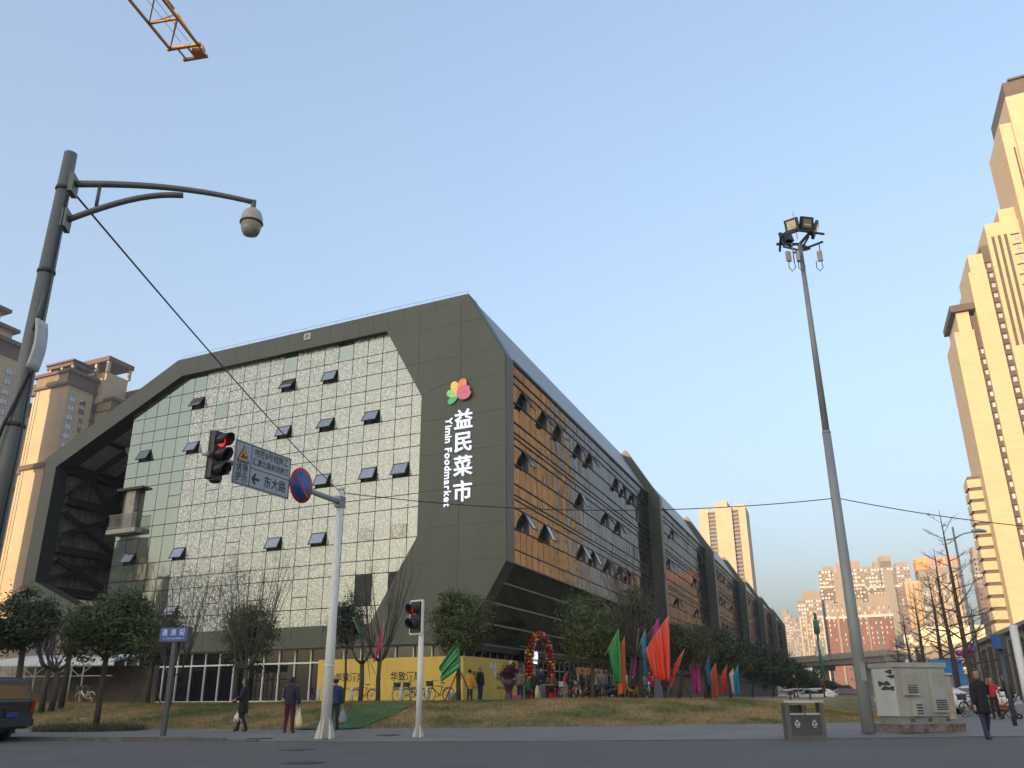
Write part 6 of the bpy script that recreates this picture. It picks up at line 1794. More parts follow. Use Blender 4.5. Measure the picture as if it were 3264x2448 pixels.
    if hands:      # a face to go with it
        F_ = lambda x, y, zf: hb0 + Mh @ Vector((x * HH, y * HH, zf * HH))
        fm = MB(); fm.loft([[F_(dx, -.415 - e, zf) if k < 2 else F_(dx * .6, -.36, zf) for k, dx in enumerate((-w_, w_, w_, -w_))] for zf, e, w_ in ((.52, .0, .04), (.40, .07, .06), (.33, .10, .075), (.30, .02, .06))])
        put('nose', fm.mesh('nose', skin_m, fix=True), root)
        em = MB()
        for s_ in (-1, 1):
            em.box(F_(s_ * .15, -.395, .49), (.10 * HH, .05 * HH, .035 * HH), Mh); em.box(F_(s_ * .16, -.41, .575), (.15 * HH, .05 * HH, .022 * HH), Mh)
        put('eyes', em.mesh('eyes', hair_m), root)
        put('mouth', MB().box(F_(0, -.375, .195), (.17 * HH, .06 * HH, .04 * HH), Mh).mesh('mouth', mat('lips', (.26, .07, .06), .5)), root)
        er = MB()
        for s_ in (-1, 1): er.box(F_(s_ * .36, .03, .44), (.06 * HH, .14 * HH, .22 * HH), Mh)
        put('ears', er.mesh('ears', skin_m), root)
    root['_h'] = h
    return root, P
def world_of(o, p):
    return Vector(o.location) + Matrix.Rotation(o.rotation_euler.z, 3, 'Z') @ p
def bag(label, top_, hgt, wid, mt, fill=None, name='shopping_bag', cat='bag', seed=1):
    r_ = random.Random(seed)
    rt = thing(name, label, cat, top_ - Vector((0, 0, hgt)))
    rings = []
    for u, w_ in ((0, .08), (.12, .22), (.3, .48), (.55, .82), (.8, 1.0), (.95, .85), (1.0, .4)):
        rings.append([top_ + Vector((math.cos(2 * math.pi * i / 12) * wid / 2 * w_ * (1 + r_.uniform(-.1, .1)), math.sin(2 * math.pi * i / 12) * wid / 3 * w_ * (1 + r_.uniform(-.1, .1)), -hgt * u)) for i in range(12)])
    MB().loft(rings).build('sack', mt, rt)
    if fill:
        f = MB()
        for i in range(6):
            a = i * 1.05; f.lathe([(.005, -.05), (.035, -.04), (.05, 0), (.035, .04), (.005, .05)], 8, top_ + Vector((math.cos(a) * wid * .28, math.sin(a) * wid * .2 - wid * .12, -hgt * .82 + .05 * (i % 2))))
        f.build('fruit', fill, rt)
    MB().tube([top_ + Vector((-.02, 0, -.01)), top_ + Vector((0, 0, .035)), top_ + Vector((.02, 0, -.01))], .005, 5).build('handle', mt, rt)
    return rt
plast = mat('plastic_white', (.60, .62, .66), .3, var=.1, scale=12); plasty = mat('plastic_yellow', (.62, .52, .05), .35, scale=14, col2=(.5, .5, .45)); bagg = mat('bag_grey', (.22, .22, .25), .5)
black = cloth('black', (.012, .012, .014)); navy = cloth('navy', (.016, .018, .034)); maroon = cloth('maroon', (.085, .008, .014)); plaid = cloth('plaid_blue', (.028, .045, .12), col2=(.012, .018, .05))
jeans = cloth('jeans', (.022, .032, .075)); dgrey = cloth('dark_grey', (.035, .034, .036)); brownc = cloth('brown', (.14, .055, .022)); beigec = cloth('beige', (.20, .165, .13)); yellowc = cloth('yellow', (.70, .30, .02)); greenc = cloth('green', (.03, .16, .05)); redc = cloth('red', (.45, .02, .035)); greyc = cloth('grey', (.16, .155, .165)); whitec = cloth('white', (.5, .48, .45)); dbrown = cloth('dark_brown', (.05, .028, .02)); scarf_m = cloth('wine', (.07, .012, .018))

# the woman walking at the right
p, J = person('person in black padded coat and jeans walking at the right, looking left', onz(3150, 2357, 0), .25, 1.68, black, jeans, coat=black, hem=.36, stride=.08, hands=True, hairlen=.01, collar=scarf_m, look=-.95, arms=(((.15, .02, .66), (.10, -.07, .80)), ((-.135, .0, .63), (-.16, -.03, .49))), coat_w=1.04)
# long black coat with shopping bag
p, J = person('person in long black coat and heeled boots carrying fruit in a white bag', onz(768, 2332, .1), -1.35, 1.64, black, black, coat=black, hem=.33, stride=.10, hands=True, hairlen=.02, arms=(((.12, -.05, .64), (.10, -.14, .60)), ((-.12, -.02, .63), (-.12, -.05, .49))))
bag('white plastic bag of oranges held low by the person in the long coat', world_of(p, J['hdr']) + Vector((-.02, -.03, -.02)), .44, .36, plast, mat('orange_fruit', (.62, .16, .06), .5))
# red trousers, seen from behind
p, J = person('person in navy track jacket and dark red trousers seen from behind', onz(918, 2337, .1), math.pi - .1, 1.64, navy, maroon, shoe_b, coat=navy, hem=.50, stride=.02, hands=True, arms=(((.13, -.03, .64), (.10, -.12, .58)), ((-.15, .0, .63), (-.17, -.02, .50))))
st = MB()
for n in 'lr':
    st.tube([J['sh' + n] + Vector((0, 0, .045 * 1.64)), J['sh' + n].lerp(J['el' + n], .5) + Vector((.040 * 1.64 * (1 if n == 'l' else -1), 0, .01)), J['el' + n] + Vector((.036 * 1.64 * (1 if n == 'l' else -1), 0, 0)), J['wr' + n] + Vector((.030 * 1.64 * (1 if n == 'l' else -1), 0, 0))], .010, 5)
put('white_piping', st.mesh('white_piping', whitec), p)
put('waistband', MB().lathe([(.118 * 1.64, 0), (.121 * 1.64, .01), (.118 * 1.64, .035)], 16, (0, 0, .50 * 1.64), None, 1, .82).mesh('waistband', maroon), p)
bag('yellow plastic bag held by the person in dark red trousers', world_of(p, J['hdr']) + Vector((.01, -.03, -.02)), .56, .24, plasty, seed=4)
bag('thin white bag half hidden behind the yellow one', world_of(p, J['hdr']) + Vector((-.08, .05, -.02)), .50, .2, plast, seed=5)
# plaid jacket and hat behind the mast
p, J = person('person in blue checked jacket and sun hat behind the white mast', onz(1062, 2327, .1), math.pi + .15, 1.66, plaid, dgrey, coat=plaid, hem=.48, stride=.09, hat=cloth('hat', (.30, .21, .15)), arms=(((.17, -.03, .68), (.20, -.12, .70)), ((-.14, .0, .63), (-.15, -.02, .49))), hands=True)
bag('grey carrier bag with red top held behind the white mast', world_of(p, J['hdr']) + Vector((.03, 0, -.02)), .52, .32, bagg, seed=6)
# two at the right edge
person('person with red sleeves behind the woman in black', onz(3180, 2294, .1), -.4, 1.62, redc, black, hairlen=.02, arms=(((.13, -.04, .65), (.14, -.16, .60)), ((-.13, -.02, .64), (-.12, -.14, .56))), stride=.06)
person('person in black jacket with backpack cut by the right edge', onz(3236, 2298, .1), -2.2, 1.70, black, dgrey, coat=black, hem=.47, bend=.12, arms=(((.12, -.06, .66), (.08, -.16, .66)), ((-.12, -.06, .66), (-.08, -.16, .66))))
# on the bank and at the entrance
CROWD = [
 (1497, 47.0, 2.7, 1.60, yellowc, black, yellowc, .38, 'person in mustard yellow padded coat by the hoarding corner', 0, {}),
 (1530, 47.5, .9, 1.74, black, jeans, black, .45, 'person in black jacket and jeans beside the yellow coat', 0, {'hair': hairg}),
 (1658, 50.0, 2.9, 1.70, beigec, dgrey, beigec, .48, 'grey-haired person in beige jacket seen from behind at the entrance', 0, {'hair': hairg}),
 (1683, 50.5, .1, 1.15, greenc, black, greenc, .47, 'child in green jacket at the doorway', 1, {}),
 (1706, 52.0, -.4, 1.62, black, black, black, .46, 'person in black just inside the doorway beside a yellow bag', 0, {}),
 (1725, 50.5, .5, 1.72, navy, black, navy, .45, 'person in navy at the display table', 0, {'arms': (((.14, -.05, .66), (.12, -.17, .60)), ((-.14, -.05, .66), (-.12, -.17, .60)))}),
 (1761, 49.5, .0, 1.42, brownc, black, brownc, .46, 'short person in rust-brown jacket with arms out before the table', 0, {'arms': (((.19, -.02, .68), (.26, -.05, .60)), ((-.19, -.02, .68), (-.26, -.05, .60)))}),
 (1800, 51.0, 1.3, 1.60, redc, black, redc, .44, 'person in red coat leaning by the shop window', 0, {'bend': .2}),
 (1830, 51.0, -2.4, 1.70, dgrey, black, dgrey, .42, 'tall person in dark grey coat beside the red coat', 0, {}),
 (1860, 51.5, -1.2, 1.68, black, dgrey, black, .45, 'person in black looking down near the orange hoarding', 0, {'bend': .12}),
 (1882, 52.5, .6, 1.68, dgrey, dgrey, None, .5, 'person half hidden by the pale tree trunk', 0, {}),
 (1908, 51.5, 2.6, 1.66, beigec, dgrey, beigec, .46, 'person in pale beige jacket right of the pale trunk', 0, {'hair': hairg}),
 (1932, 51.5, 1.0, 1.66, greyc, dgrey, greyc, .50, 'person in grey vest over black sleeves', 0, {}),
 (1968, 50.0, 3.0, 1.56, greyc, jeans, greyc, .47, 'person in grey coat bending below the green flag', 0, {'bend': .25}),
 (1996, 51.0, 1.8, 1.60, whitec, black, whitec, .42, 'person in off-white coat beyond the green flag', 0, {}),
 (2026, 54.0, -.5, 1.60, dbrown, black, dbrown, .46, 'person in dark clothes behind the scooters', 0, {}),
 (2080, 52.0, -.9, 1.55, redc, dgrey, redc, .45, 'person in red jacket beside the parked scooters', 0, {'bend': .15}),
 (2122, 55.0, .4, 1.55, dbrown, dgrey, dbrown, .40, 'person in brown coat under the big red flag', 0, {'bend': .1}),
 (2262, 62.0, 2.0, 1.60, black, black, None, .5, 'dark figure beneath the blue and orange flags', 0, {}),
 (2540, 70.0, -1.2, 1.68, black, black, black, .45, 'dark figure far off beyond the litter bin', 0, {}),
 (2630, 78.0, 1.4, 1.65, dbrown, black, cloth('camel', (.11, .065, .04)), .28, 'person in long camel coat walking before the white car', 0, {}),
]
for px, D, fc_, h, tp, lg, ct, hem, lab, ch, ex in CROWD:
    q = atd(px, 2231, D); q.z = gz(q.x, q.y)
    person(lab, q, fc_, h, tp, lg, coat=ct, hem=hem, child=bool(ch), group='people at the market opening', stride=rnd.uniform(-.05, .05), hairlen=rnd.choice((0, 0, .01)), **ex)

# grow the bodies in one go
_dg = bpy.context.evaluated_depsgraph_get(); _dg.update()
done = [(o, bpy.data.meshes.new_from_object(o.evaluated_get(_dg)), bn_, mt_) for o, bn_, mt_ in SK]
for o, me, bones, mt_ in done:
    o.modifiers.clear(); o.data = me; me.name = 'person_body'
    hm_ = MB(); hm_.loft(HEADS[o.name]); tmp = hm_.mesh('head_tmp', skin_m, fix=True)
    bmj = bmesh.new(); bmj.from_mesh(me); nb0 = len(bmj.faces); bmj.from_mesh(tmp); bmj.to_mesh(me); bmj.free(); bpy.data.meshes.remove(tmp)
    me.materials.clear()
    order = ['torso', 'arm', 'skin', 'leg', 'shoe']
    for k in order: me.materials.append(mt_[k])
    A = np.array([list(b_[0]) for b_ in bones]); Bv = np.array([list(b_[1]) for b_ in bones]); tg = np.array([order.index(b_[2]) for b_ in bones])
    cen = np.zeros(len(me.polygons) * 3); me.polygons.foreach_get('center', cen); cen = cen.reshape(-1, 3)
    AB = Bv - A; L2 = (AB ** 2).sum(1)
    tt_ = np.clip(((cen[:, None] - A[None]) * AB[None]).sum(2) / L2[None], 0, 1)
    dd = ((A[None] + tt_[..., None] * AB[None] - cen[:, None]) ** 2).sum(2)
    mi_ = tg[dd.argmin(1)].astype(np.int32); mi_[nb0:] = 2
    me.polygons.foreach_set('material_index', mi_); me.polygons.foreach_set('use_smooth', np.ones(len(me.polygons), dtype=bool)); me.update()

# ================================================================ flags
def flag(px0, py0, px1, py1, D, col, label, drop=1.0, cover=.75, pleat=.05, out=(0, 0, 0), seed=1, base_px=None, width=None):
    """pole from lower end (px0,py0) to tip (px1,py1); the cloth hangs from the upper part of the slanting pole"""
    a, b = atd(px0, py0, D), atd(px1, py1, D - .15)
    k = (a - CAM).dot(cF) / FPX
    rt = thing('flag', label, 'flag', a, group='coloured flags on bamboo poles')
    MB().tube([a, b], [.018, .012], 6).build('pole', mat('bamboo', (.42, .34, .22), .6), rt)
    r_ = random.Random(seed); ph = r_.uniform(0, 6)
    H_ = drop * k
    NU, NV = 44, 20; vs = []
    o_ = Vector(out)
    for j in range(NV + 1):
        v = j / NV
        for i in range(NU + 1):
            u = i / NU
            p = b.lerp(a, u * cover)
            ln = H_ * (1 - .45 * u) if width is None else H_ * (width[0] + (width[1] - width[0]) * u)
            gather = 1 - .35 * v
            mid = b.lerp(a, cover * .45)
            q = p + (Vector((mid.x, mid.y, p.z)) - p) * (1 - gather) + Vector((0, 0, -ln * v)) + o_ * v * H_
            q += Vector((.25, -1, 0)).normalized() * pleat * (math.sin(u * 13 + ph + v * 1.2) + .55 * math.sin(u * 31 + ph * 3 + v * .8)) * (.2 + v * .8) + Vector((1, 0, 0)) * pleat * .7 * math.sin(u * 9 + ph * 2 + v) * v
            q.z += .03 * math.sin(u * 17 + ph) * v
            vs.append(q)
    mb = MB(); mb.sm = True
    mb.add(vs, [(j * (NU + 1) + i, j * (NU + 1) + i + 1, (j + 1) * (NU + 1) + i + 1, (j + 1) * (NU + 1) + i) for j in range(NV) for i in range(NU)])
    o = mb.build('cloth', col, rt, fix=False)
    sd = o.modifiers.new('thick', 'SOLIDIFY'); sd.thickness = .004
    return rt
def satin(name, c):
    return mat('satin_' + name, c, .38, var=.12, scale=4, col2=tuple(x * .8 for x in c))
fg_, fdg, fpk, frd, fbl, for_, fmg = satin('green', (.02, .24, .06)), satin('teal_green', (.012, .115, .065)), satin('pink', (.62, .03, .12)), satin('red', (.66, .045, .02)), satin('blue', (.02, .22, .42)), satin('orange', (.58, .09, .03)), satin('magenta', (.50, .03, .22))
fwh = satin('white', (.55, .53, .5))
flag(1196, 2150, 1124, 1966, 43.5, fdg, 'dark green flag leaning left on its pole beside the pink one', 75, .66, .05, (.35, 0, 0), 1, width=(.55, 1.1))
flag(1212, 2160, 1223, 1985, 43.4, fpk, 'red-pink flag hanging straight beside the dark green one', 118, .42, .04, (-.22, 0, 0), 2, width=(1.0, .45))
flag(1470, 2165, 1461, 2034, 43.4, fg_, 'bright green flag blowing left by the hoarding corner', 140, .72, .06, (-.42, 0, 0), 3, width=(.62, .30))
flag(1928, 2090, 1972, 2004, 44.5, fg_, 'large bright green flag drooping beside the large evergreen', 165, .75, .09, (.05, 0, 0), 4, width=(1.0, .62))
flag(1960, 2080, 1992, 2030, 45.5, for_, 'orange-red flag showing behind the large green one', 150, .9, .07, (0, 0, 0), 5, width=(1.0, .9))
flag(2018, 2150, 2036, 2005, 46.8, fpk, 'crumpled pink and pale flag behind the bare trunk', 120, .7, .08, (-.1, 0, 0), 6, width=(1, .4))
flag(2030, 2080, 2058, 2004, 46.0, fbl, 'sky blue flag hanging narrow right of the bare trunk', 140, .55, .05, (0, 0, 0), 7, width=(1, .7))
flag(2050, 2082, 2131, 1962, 45.2, frd, 'largest flag, bright red, hanging in deep folds', 200, .92, .12, (.03, 0, 0), 8, width=(1.0, .42))
flag(2060, 2030, 2100, 1970, 48.0, fmg, 'purple-pink flag behind the largest red flag', 150, .9, .06, (0, 0, 0), 9, width=(1, .8))
flag(2148, 2120, 2183, 2068, 45.6, frd, 'smaller red flag just right of the largest one', 92, .95, .06, (-.25, 0, 0), 10, width=(.7, .75))
flag(2196, 2130, 2212, 2085, 60, fg_, 'small green flag half behind the magenta one', 60, .9, .05, (0, 0, 0), 11)
flag(2196, 2137, 2231, 2082, 57, fmg, 'magenta flag, first of the smaller row at the right', 122, .95, .07, (0, 0, 0), 12, width=(1, .55))
flag(2245, 2140, 2261, 2087, 60, fbl, 'blue flag between the magenta and the orange ones', 92, .8, .06, (0, 0, 0), 13)
flag(2262, 2150, 2282, 2112, 62, for_, 'orange-red flag right of the blue one', 105, .9, .06, (0, 0, 0), 14, width=(1, .7))
flag(2296, 2160, 2319, 2116, 63, frd, 'red flag, second from the right end of the row', 88, .95, .06, (-.1, 0, 0), 15)
flag(2322, 2150, 2338, 2128, 66, fwh, 'white flag partly behind the last blue one', 85, .9, .05, (0, 0, 0), 16)
flag(2335, 2160, 2353, 2119, 64, fbl, 'last blue flag at the right end of the row', 90, .95, .06, (0, 0, 0), 17, width=(1, .6))

# ================================================================ bicycles, scooters
tyre_m = mat('tyre', (.014, .014, .015), .8); chrome = mat('chrome', (.45, .45, .45), .25, .9)
def circle(c, r_, n=24): return [Vector((c[0] + r_ * math.cos(2 * math.pi * i / n), c[1], c[2] + r_ * math.sin(2 * math.pi * i / n))) for i in range(n + 1)]
def bicycle(label, loc, rz, col, basket=None, rack=True, size=1.0, step=True, rimcol=None, group='parked bicycles', parcel=None):
    rt = thing('bicycle', label, 'bicycle', loc, rz, group); s = size
    B_ = lambda mb, nm, mt, par=rt: mb.build(nm, mt, par, world=False, off=(0, 0, 0))
    r_ = .32 * s; xf, xr = -.53 * s, .50 * s
    for x in (xf, xr):
        wh = B_(MB().tube(circle((x, 0, r_), r_ - .012, 26), .017 * s, 6, cap=False), 'wheel', tyre_m)
        B_(MB().tube(circle((x, 0, r_), r_ - .035, 26), .010, 5, cap=False), 'rim', rimcol or chrome, wh)
        sp = MB()
        for i in range(14): a = 2 * math.pi * i / 14; sp.tube([(x, 0, r_), (x + math.cos(a) * (r_ - .03), 0, r_ + math.sin(a) * (r_ - .03))], .003, 3, cap=False)
        B_(sp, 'spokes', chrome, wh)
        g = [p for p in circle((x, 0, r_), r_ + .025, 26)[2:13]]
        B_(MB().tube(g, .016, 5), 'mudguard', col)
    hd, st, bb, ax = Vector((-.36, 0, .80)) * s, Vector((.16, 0, .72)) * s, Vector((.02, 0, .30)) * s, Vector((xr, 0, r_))
    fr_ = MB(); fr_.tube([Vector((-.40, 0, .68)) * s, bb], .02, 8)
    if step: fr_.tube([Vector((-.39, 0, .74)) * s, Vector((-.15, 0, .50)) * s, Vector((.09, 0, .48)) * s], .018, 8)
    else: fr_.tube([hd - Vector((0, 0, .06)), st], .018, 8)
    fr_.tube([bb, st], .018, 8); fr_.tube([bb, ax], .013, 6); fr_.tube([st - Vector((0, 0, .04)), ax], .012, 6); fr_.tube([hd, Vector((xf, 0, r_))], [.02, .014], 8)
    B_(fr_, 'frame', col)
    B_(MB().tube([st, st + Vector((.03, 0, .14)) * s], .013, 6), 'seat_post', chrome)
    sd = MB(); sd.loft([[st + Vector((x_, w_ * math.cos(a), .16 * s + .025 * math.sin(a))) for a in [2 * math.pi * i / 8 for i in range(8)]] for x_, w_ in ((-.12, .015), (-.02, .035), (.08, .075), (.14, .07))]); B_(sd, 'saddle', blackp)
    hb_ = hd + Vector((.02, 0, .18)) * s
    B_(MB().tube([hb_ + Vector((.14, -.27, .02)), hb_ + Vector((.0, -.2, .03)), hb_, hb_ + Vector((0, .2, .03)), hb_ + Vector((.14, .27, .02))], .012, 6), 'handlebar', chrome)
    B_(MB().tube([hd, hb_], .014, 6), 'stem', chrome)
    pd = MB(); pd.tube([bb + Vector((0, -.09, 0)), bb + Vector((0, .09, 0))], .015, 6); pd.box(bb + Vector((-.12, -.11, -.08)), (.09, .07, .02)); pd.box(bb + Vector((.12, .11, .08)), (.09, .07, .02)); pd.bar(bb + Vector((0, -.08, 0)), bb + Vector((-.12, -.09, -.08)), .012, .02); pd.bar(bb + Vector((0, .08, 0)), bb + Vector((.12, .09, .08)), .012, .02); pd.tube(circle((bb.x, -.06, bb.z), .08, 16), .008, 4, cap=False)
    B_(pd, 'crank', blackp)
    if basket:
        bk_ = MB(); c_ = hd + Vector((-.20, 0, .05)) * s
        for i in range(5):
            z = -.11 + .055 * i; w_ = .13 + .02 * i / 4
            q = [c_ + Vector((-w_, -w_ * 1.1, z)), c_ + Vector((w_, -w_ * 1.1, z)), c_ + Vector((w_, w_ * 1.1, z)), c_ + Vector((-w_, w_ * 1.1, z))]
            for m_, n_ in zip(q, q[1:] + q[:1]): bk_.bar(m_, n_, .018, .03)
        bk_.box(c_ + Vector((0, 0, -.12)), (.25, .28, .012))
        for y in (-.14, .14): bk_.box(c_ + Vector((0, y, 0)), (.24, .006, .2))
        bk_.box(c_ + Vector((-.13, 0, 0)), (.006, .26, .2))
        B_(bk_, 'basket', basket)
    if rack:
        rk = MB()
        for y in (-.05, .05): rk.tube([Vector((.2, y, .66)) * s, Vector((.66, y, .68)) * s, ax], .008, 5)
        rk.bar(Vector((.3, -.05, .67)) * s, Vector((.3, .05, .67)) * s, .02, .01); rk.bar(Vector((.6, -.05, .68)) * s, Vector((.6, .05, .68)) * s, .02, .01)
        B_(rk, 'rack', blackp)
    if parcel: 
        for k in range(3): B_(MB().box((.45 * s, 0, .74 * s + .09 * k), (.30, .24, .08)), 'parcel', parcel)
    return rt
def on_bank(px, D):
    q = atd(px, 2231, D); q.z = gz(q.x, q.y); return q
bred, bblue, bblk, bwh = mat('bike_red', (.42, .05, .02), .35), mat('bike_pale_blue', (.30, .40, .42), .35), mat('bike_black', (.02, .02, .021), .35), mat('bike_white', (.6, .58, .55), .35)
bor = mat('bike_orange', (.55, .12, .02), .4); byel = mat('bike_yellow', (.55, .38, .02), .4); bgrn = mat('bike_green', (.10, .45, .30), .4)
bsk = mat('basket_grey', (.05, .052, .055), .6)
bicycle('white and orange share bicycle at the left end of the dark glass', on_bank(270, 58.5), math.atan2(-dl.y, -dl.x), bwh, bsk, False, rimcol=bor)
bicycle('red bicycle leaning on the yellow hoarding behind a trunk', on_bank(1160, 48.9), AG, bred, None, True, step=False)
bicycle('pale blue bicycle with front basket before the hoarding lettering', on_bank(1294, 48.0), AG + .1, bblue, bsk, True)
bicycle('dark bicycle with basket right behind the pale blue one', on_bank(1325, 47.8), AG + .15, bblk, bsk, True)
bicycle('black bicycle with front basket and rear rack right of the slim signal post', on_bank(1400, 47.0), AG + .05, bblk, bsk, True, 1.05, step=False)
bicycle('bicycle with pale parcels on its rack before the display table', on_bank(1815, 47.5), AG + math.pi - .3, bred, None, True, parcel=mat('parcel_pale', (.42, .48, .42), .5))
bicycle('yellow share bicycle right of the pale trunk by the flags', on_bank(2022, 49.0), AG + .5, byel, bsk, False, rimcol=byel)
q_ = onz(3062, 2284, .1); q_.z = gz(q_.x, q_.y)
bicycle('share bicycle with green wheel rims behind the tan box', q_, .3, bwh, bsk, False, rimcol=bgrn, group='share bicycles parked at the right')
q_ = onz(3102, 2286, .1); q_.z = gz(q_.x, q_.y)
bicycle('share bicycle with yellow-striped wheel beside the green one', q_, .5, bblk, bsk, False, rimcol=byel, group='share bicycles parked at the right')
q_ = onz(3196, 2290, .1); q_.z = gz(q_.x, q_.y)
bicycle('share bicycle with orange wheels right of the woman in black', q_, .35, bred, bsk, False, rimcol=bor, group='share bicycles parked at the right')
def scooter(label, loc, rz, col):
    rt = thing('scooter', label, 'scooter', loc, rz, 'parked scooters')
    B_ = lambda mb, nm, mt, par=rt: mb.build(nm, mt, par, world=False, off=(0, 0, 0))
    for x in (-.62, .55):
        w_ = B_(MB().tube(circle((x, 0, .21), .165, 20), .05, 8, cap=False), 'wheel', tyre_m); B_(MB().lathe([(.10, -.03), (.10, .03)], 12, (x, 0, .21), Matrix.Rotation(math.pi / 2, 3, 'X')), 'hub', chrome, w_)
    bd = MB(); bd.loft([[Vector((x, w_ * math.cos(a), zc_ + hh * math.sin(a))) for a in [2 * math.pi * i / 10 for i in range(10)]] for x, w_, zc_, hh in ((-.12, .10, .28, .05), (.15, .15, .40, .16), (.5, .15, .52, .17), (.85, .08, .60, .08))]); B_(bd, 'body', col)
    B_(MB().box((-.22, 0, .25), (.36, .24, .06)), 'footboard', blackp)
    fs = MB(); fs.loft([[Vector((x - .02 * math.cos(a), w_ * math.cos(a) , z + .03 * math.sin(a))) for a in [2 * math.pi * i / 10 for i in range(10)]] for x, w_, z in ((-.40, .12, .28), (-.45, .19, .5), (-.42, .17, .75), (-.36, .08, .92))]); B_(fs, 'front_shield', col)
    B_(MB().tube([(-.62, 0, .21), (-.36, 0, .95)], .03, 8), 'fork', chrome)
    B_(MB().tube([(-.22, -.33, 1.0), (-.34, -.12, 1.0), (-.34, .12, 1.0), (-.22, .33, 1.0)], .014, 6), 'handlebar', blackp)
    B_(MB().lathe([(.02, 0), (.075, .02), (.075, .06)], 12, (-.47, 0, .88), Matrix.Rotation(-math.pi / 2, 3, 'Y')), 'headlight', mat('lamp_clear', (.7, .7, .68), .15))
    for y in (-.3, .3): B_(MB().tube([(-.26, y, 1.0), (-.22, y * 1.15, 1.18)], .006, 4).lathe([(.01, 0), (.05, .01), (.05, .03)], 8, (-.22, y * 1.2, 1.2), Matrix.Rotation(math.pi / 2, 3, 'Y')), 'mirror', chrome)
    st_ = MB(); st_.loft([[Vector((x, w_ * math.cos(a), .72 + .05 * math.sin(a))) for a in [2 * math.pi * i / 10 for i in range(10)]] for x, w_ in ((.0, .08), (.15, .13), (.5, .13), (.72, .08))]); B_(st_, 'seat', blackp)
    return rt
scooter('black scooter with brown basket left of the pale trunk', on_bank(1865, 48.0), AG + .8, bblk)
scooter('dark scooter beyond the pale trunk', on_bank(1925, 49.0), AG + .9, mat('scooter_grey', (.05, .05, .055), .3))
scooter('red scooter facing the lawn by the bare trunk', on_bank(2034, 51.0), -1.3 + math.pi, mat('scooter_red', (.35, .02, .02), .3))
scooter('black scooter with round headlight right of the bare trunk', on_bank(2062, 51.0), -1.4 + math.pi, bblk)
# red stroller
q_ = onz(3225, 2292, .1); q_.z = gz(q_.x, q_.y)
sr = thing('stroller', 'red pushchair half cut by the right edge', 'stroller', q_, -.6)
B_ = lambda mb, nm, mt, par=sr: mb.build(nm, mt, par, world=False, off=(0, 0, 0))
for x, y in ((-.35, -.22), (-.35, .22), (.3, -.22), (.3, .22)):
    w_ = B_(MB().tube(circle((x, y, .1), .08, 16), .02, 6, cap=False), 'wheel', tyre_m); B_(MB().lathe([(.06, -.01), (.06, .01)], 10, (x, y, .1), Matrix.Rotation(math.pi / 2, 3, 'X')), 'hub', chrome, w_)
fr_ = MB()
for y in (-.22, .22): fr_.tube([(-.35, y, .1), (.1, y, .5), (.45, y, 1.0)], .014, 6); fr_.tube([(.3, y, .1), (.05, y, .5)], .014, 6)
B_(fr_, 'frame', steel_d)
st_ = MB(); st_.loft([[Vector((x, y, z + dz)) for y, dz in ((-.18, 0), (.18, 0), (.18, .06), (-.18, .06))] for x, z in ((-.45, .38), (-.1, .36), (.08, .42), (.3, .75))]); B_(st_, 'seat', satin('red', None) if False else frd)
# ================================================================ bits at the entrance
fl = on_bank(1622, 48.5)
fb_ = thing('flower_basket', 'tall dark red flower arrangement wrapped in purple beside the hoarding', 'flowers', fl)
MB().lathe([(.30, 0), (.20, .12), (.15, .45), (.24, .75), (.44, 1.1), (.40, 1.1)], 14, fl, None, 1.1, .8).build('wrapping', mat('purple_wrap', (.09, .02, .07), .35, scale=5, bump=.5, bscale=9), fb_)
put('blooms', crown_mesh(fl + Vector((0, 0, 1.45)), .60, .45, .50, 1500, .075, 91, mat('bloom_red', (.10, .006, .014), .6), fl, 6, 30), fb_)
MB().box(fl + Vector((.1, -.2, 1.98)), (.14, .02, .18)).build('card', paper, fb_)
q_ = on_bank(1766, 46.8)
bu = thing('bucket', 'red plastic bucket on the grass before the table', 'bucket', q_)
MB().lathe([(.18, 0), (.25, .38), (.27, .40), (.25, .40), (.18, .04)], 16, q_).build('tub', mat('bucket_red', (.42, .02, .02), .4), bu)
q_ = on_bank(1648, 46.8)
bu = thing('gift_box', 'small red and pink packet on the grass below the flowers', 'packet', q_)
MB().box(q_ + Vector((0, 0, .14)), (.36, .26, .28), Matrix.Rotation(.3, 3, 'Z')).build('carton', mat('packet_pink', (.45, .04, .10), .5), bu)
q_ = on_bank(1770, 50.0)
tbk = thing('display_table', 'table with two white printed front cloths before the shop window', 'table', q_)
for dx in (-.75, .62):
    MB().box(q_ + UL * dx + Vector((0, 0, .40)), (.95, .04, .78), Matrix.Rotation(AR, 3, 'Z')).build('front_cloth', mat('cloth_print', (.45, .45, .46), .7, scale=14, col2=(.22, .22, .24)), tbk)
MB().box(q_ + Vector((0, .35, .82)), (2.6, .7, .05), Matrix.Rotation(AR, 3, 'Z')).build('top', mat('table_top', (.25, .24, .23), .6), tbk)
q_ = on_bank(1713, 48.6)
yb = thing('yellow_bag', 'yellow carrier bag standing by the doorway', 'bag', q_)
MB().loft([[q_ + Vector((x * w_, y * .1, z)) for x, y in ((-.13, -1), (.13, -1), (.13, 1), (-.13, 1))] for z, w_ in ((0, 1), (.5, .9), (.75, .45), (.8, .2))]).build('sack', plasty, yb)
q_ = on_bank(1443, 46.9)
bk2 = thing('bucket', 'grey metal drum standing beside the black bicycle', 'drum', q_)
MB().lathe([(.24, 0), (.25, .02), (.24, .2), (.25, .22), (.24, .24), (.24, .42), (.2, .44)], 16, q_).build('tub', mat('drum_grey', (.2, .21, .22), .5), bk2)
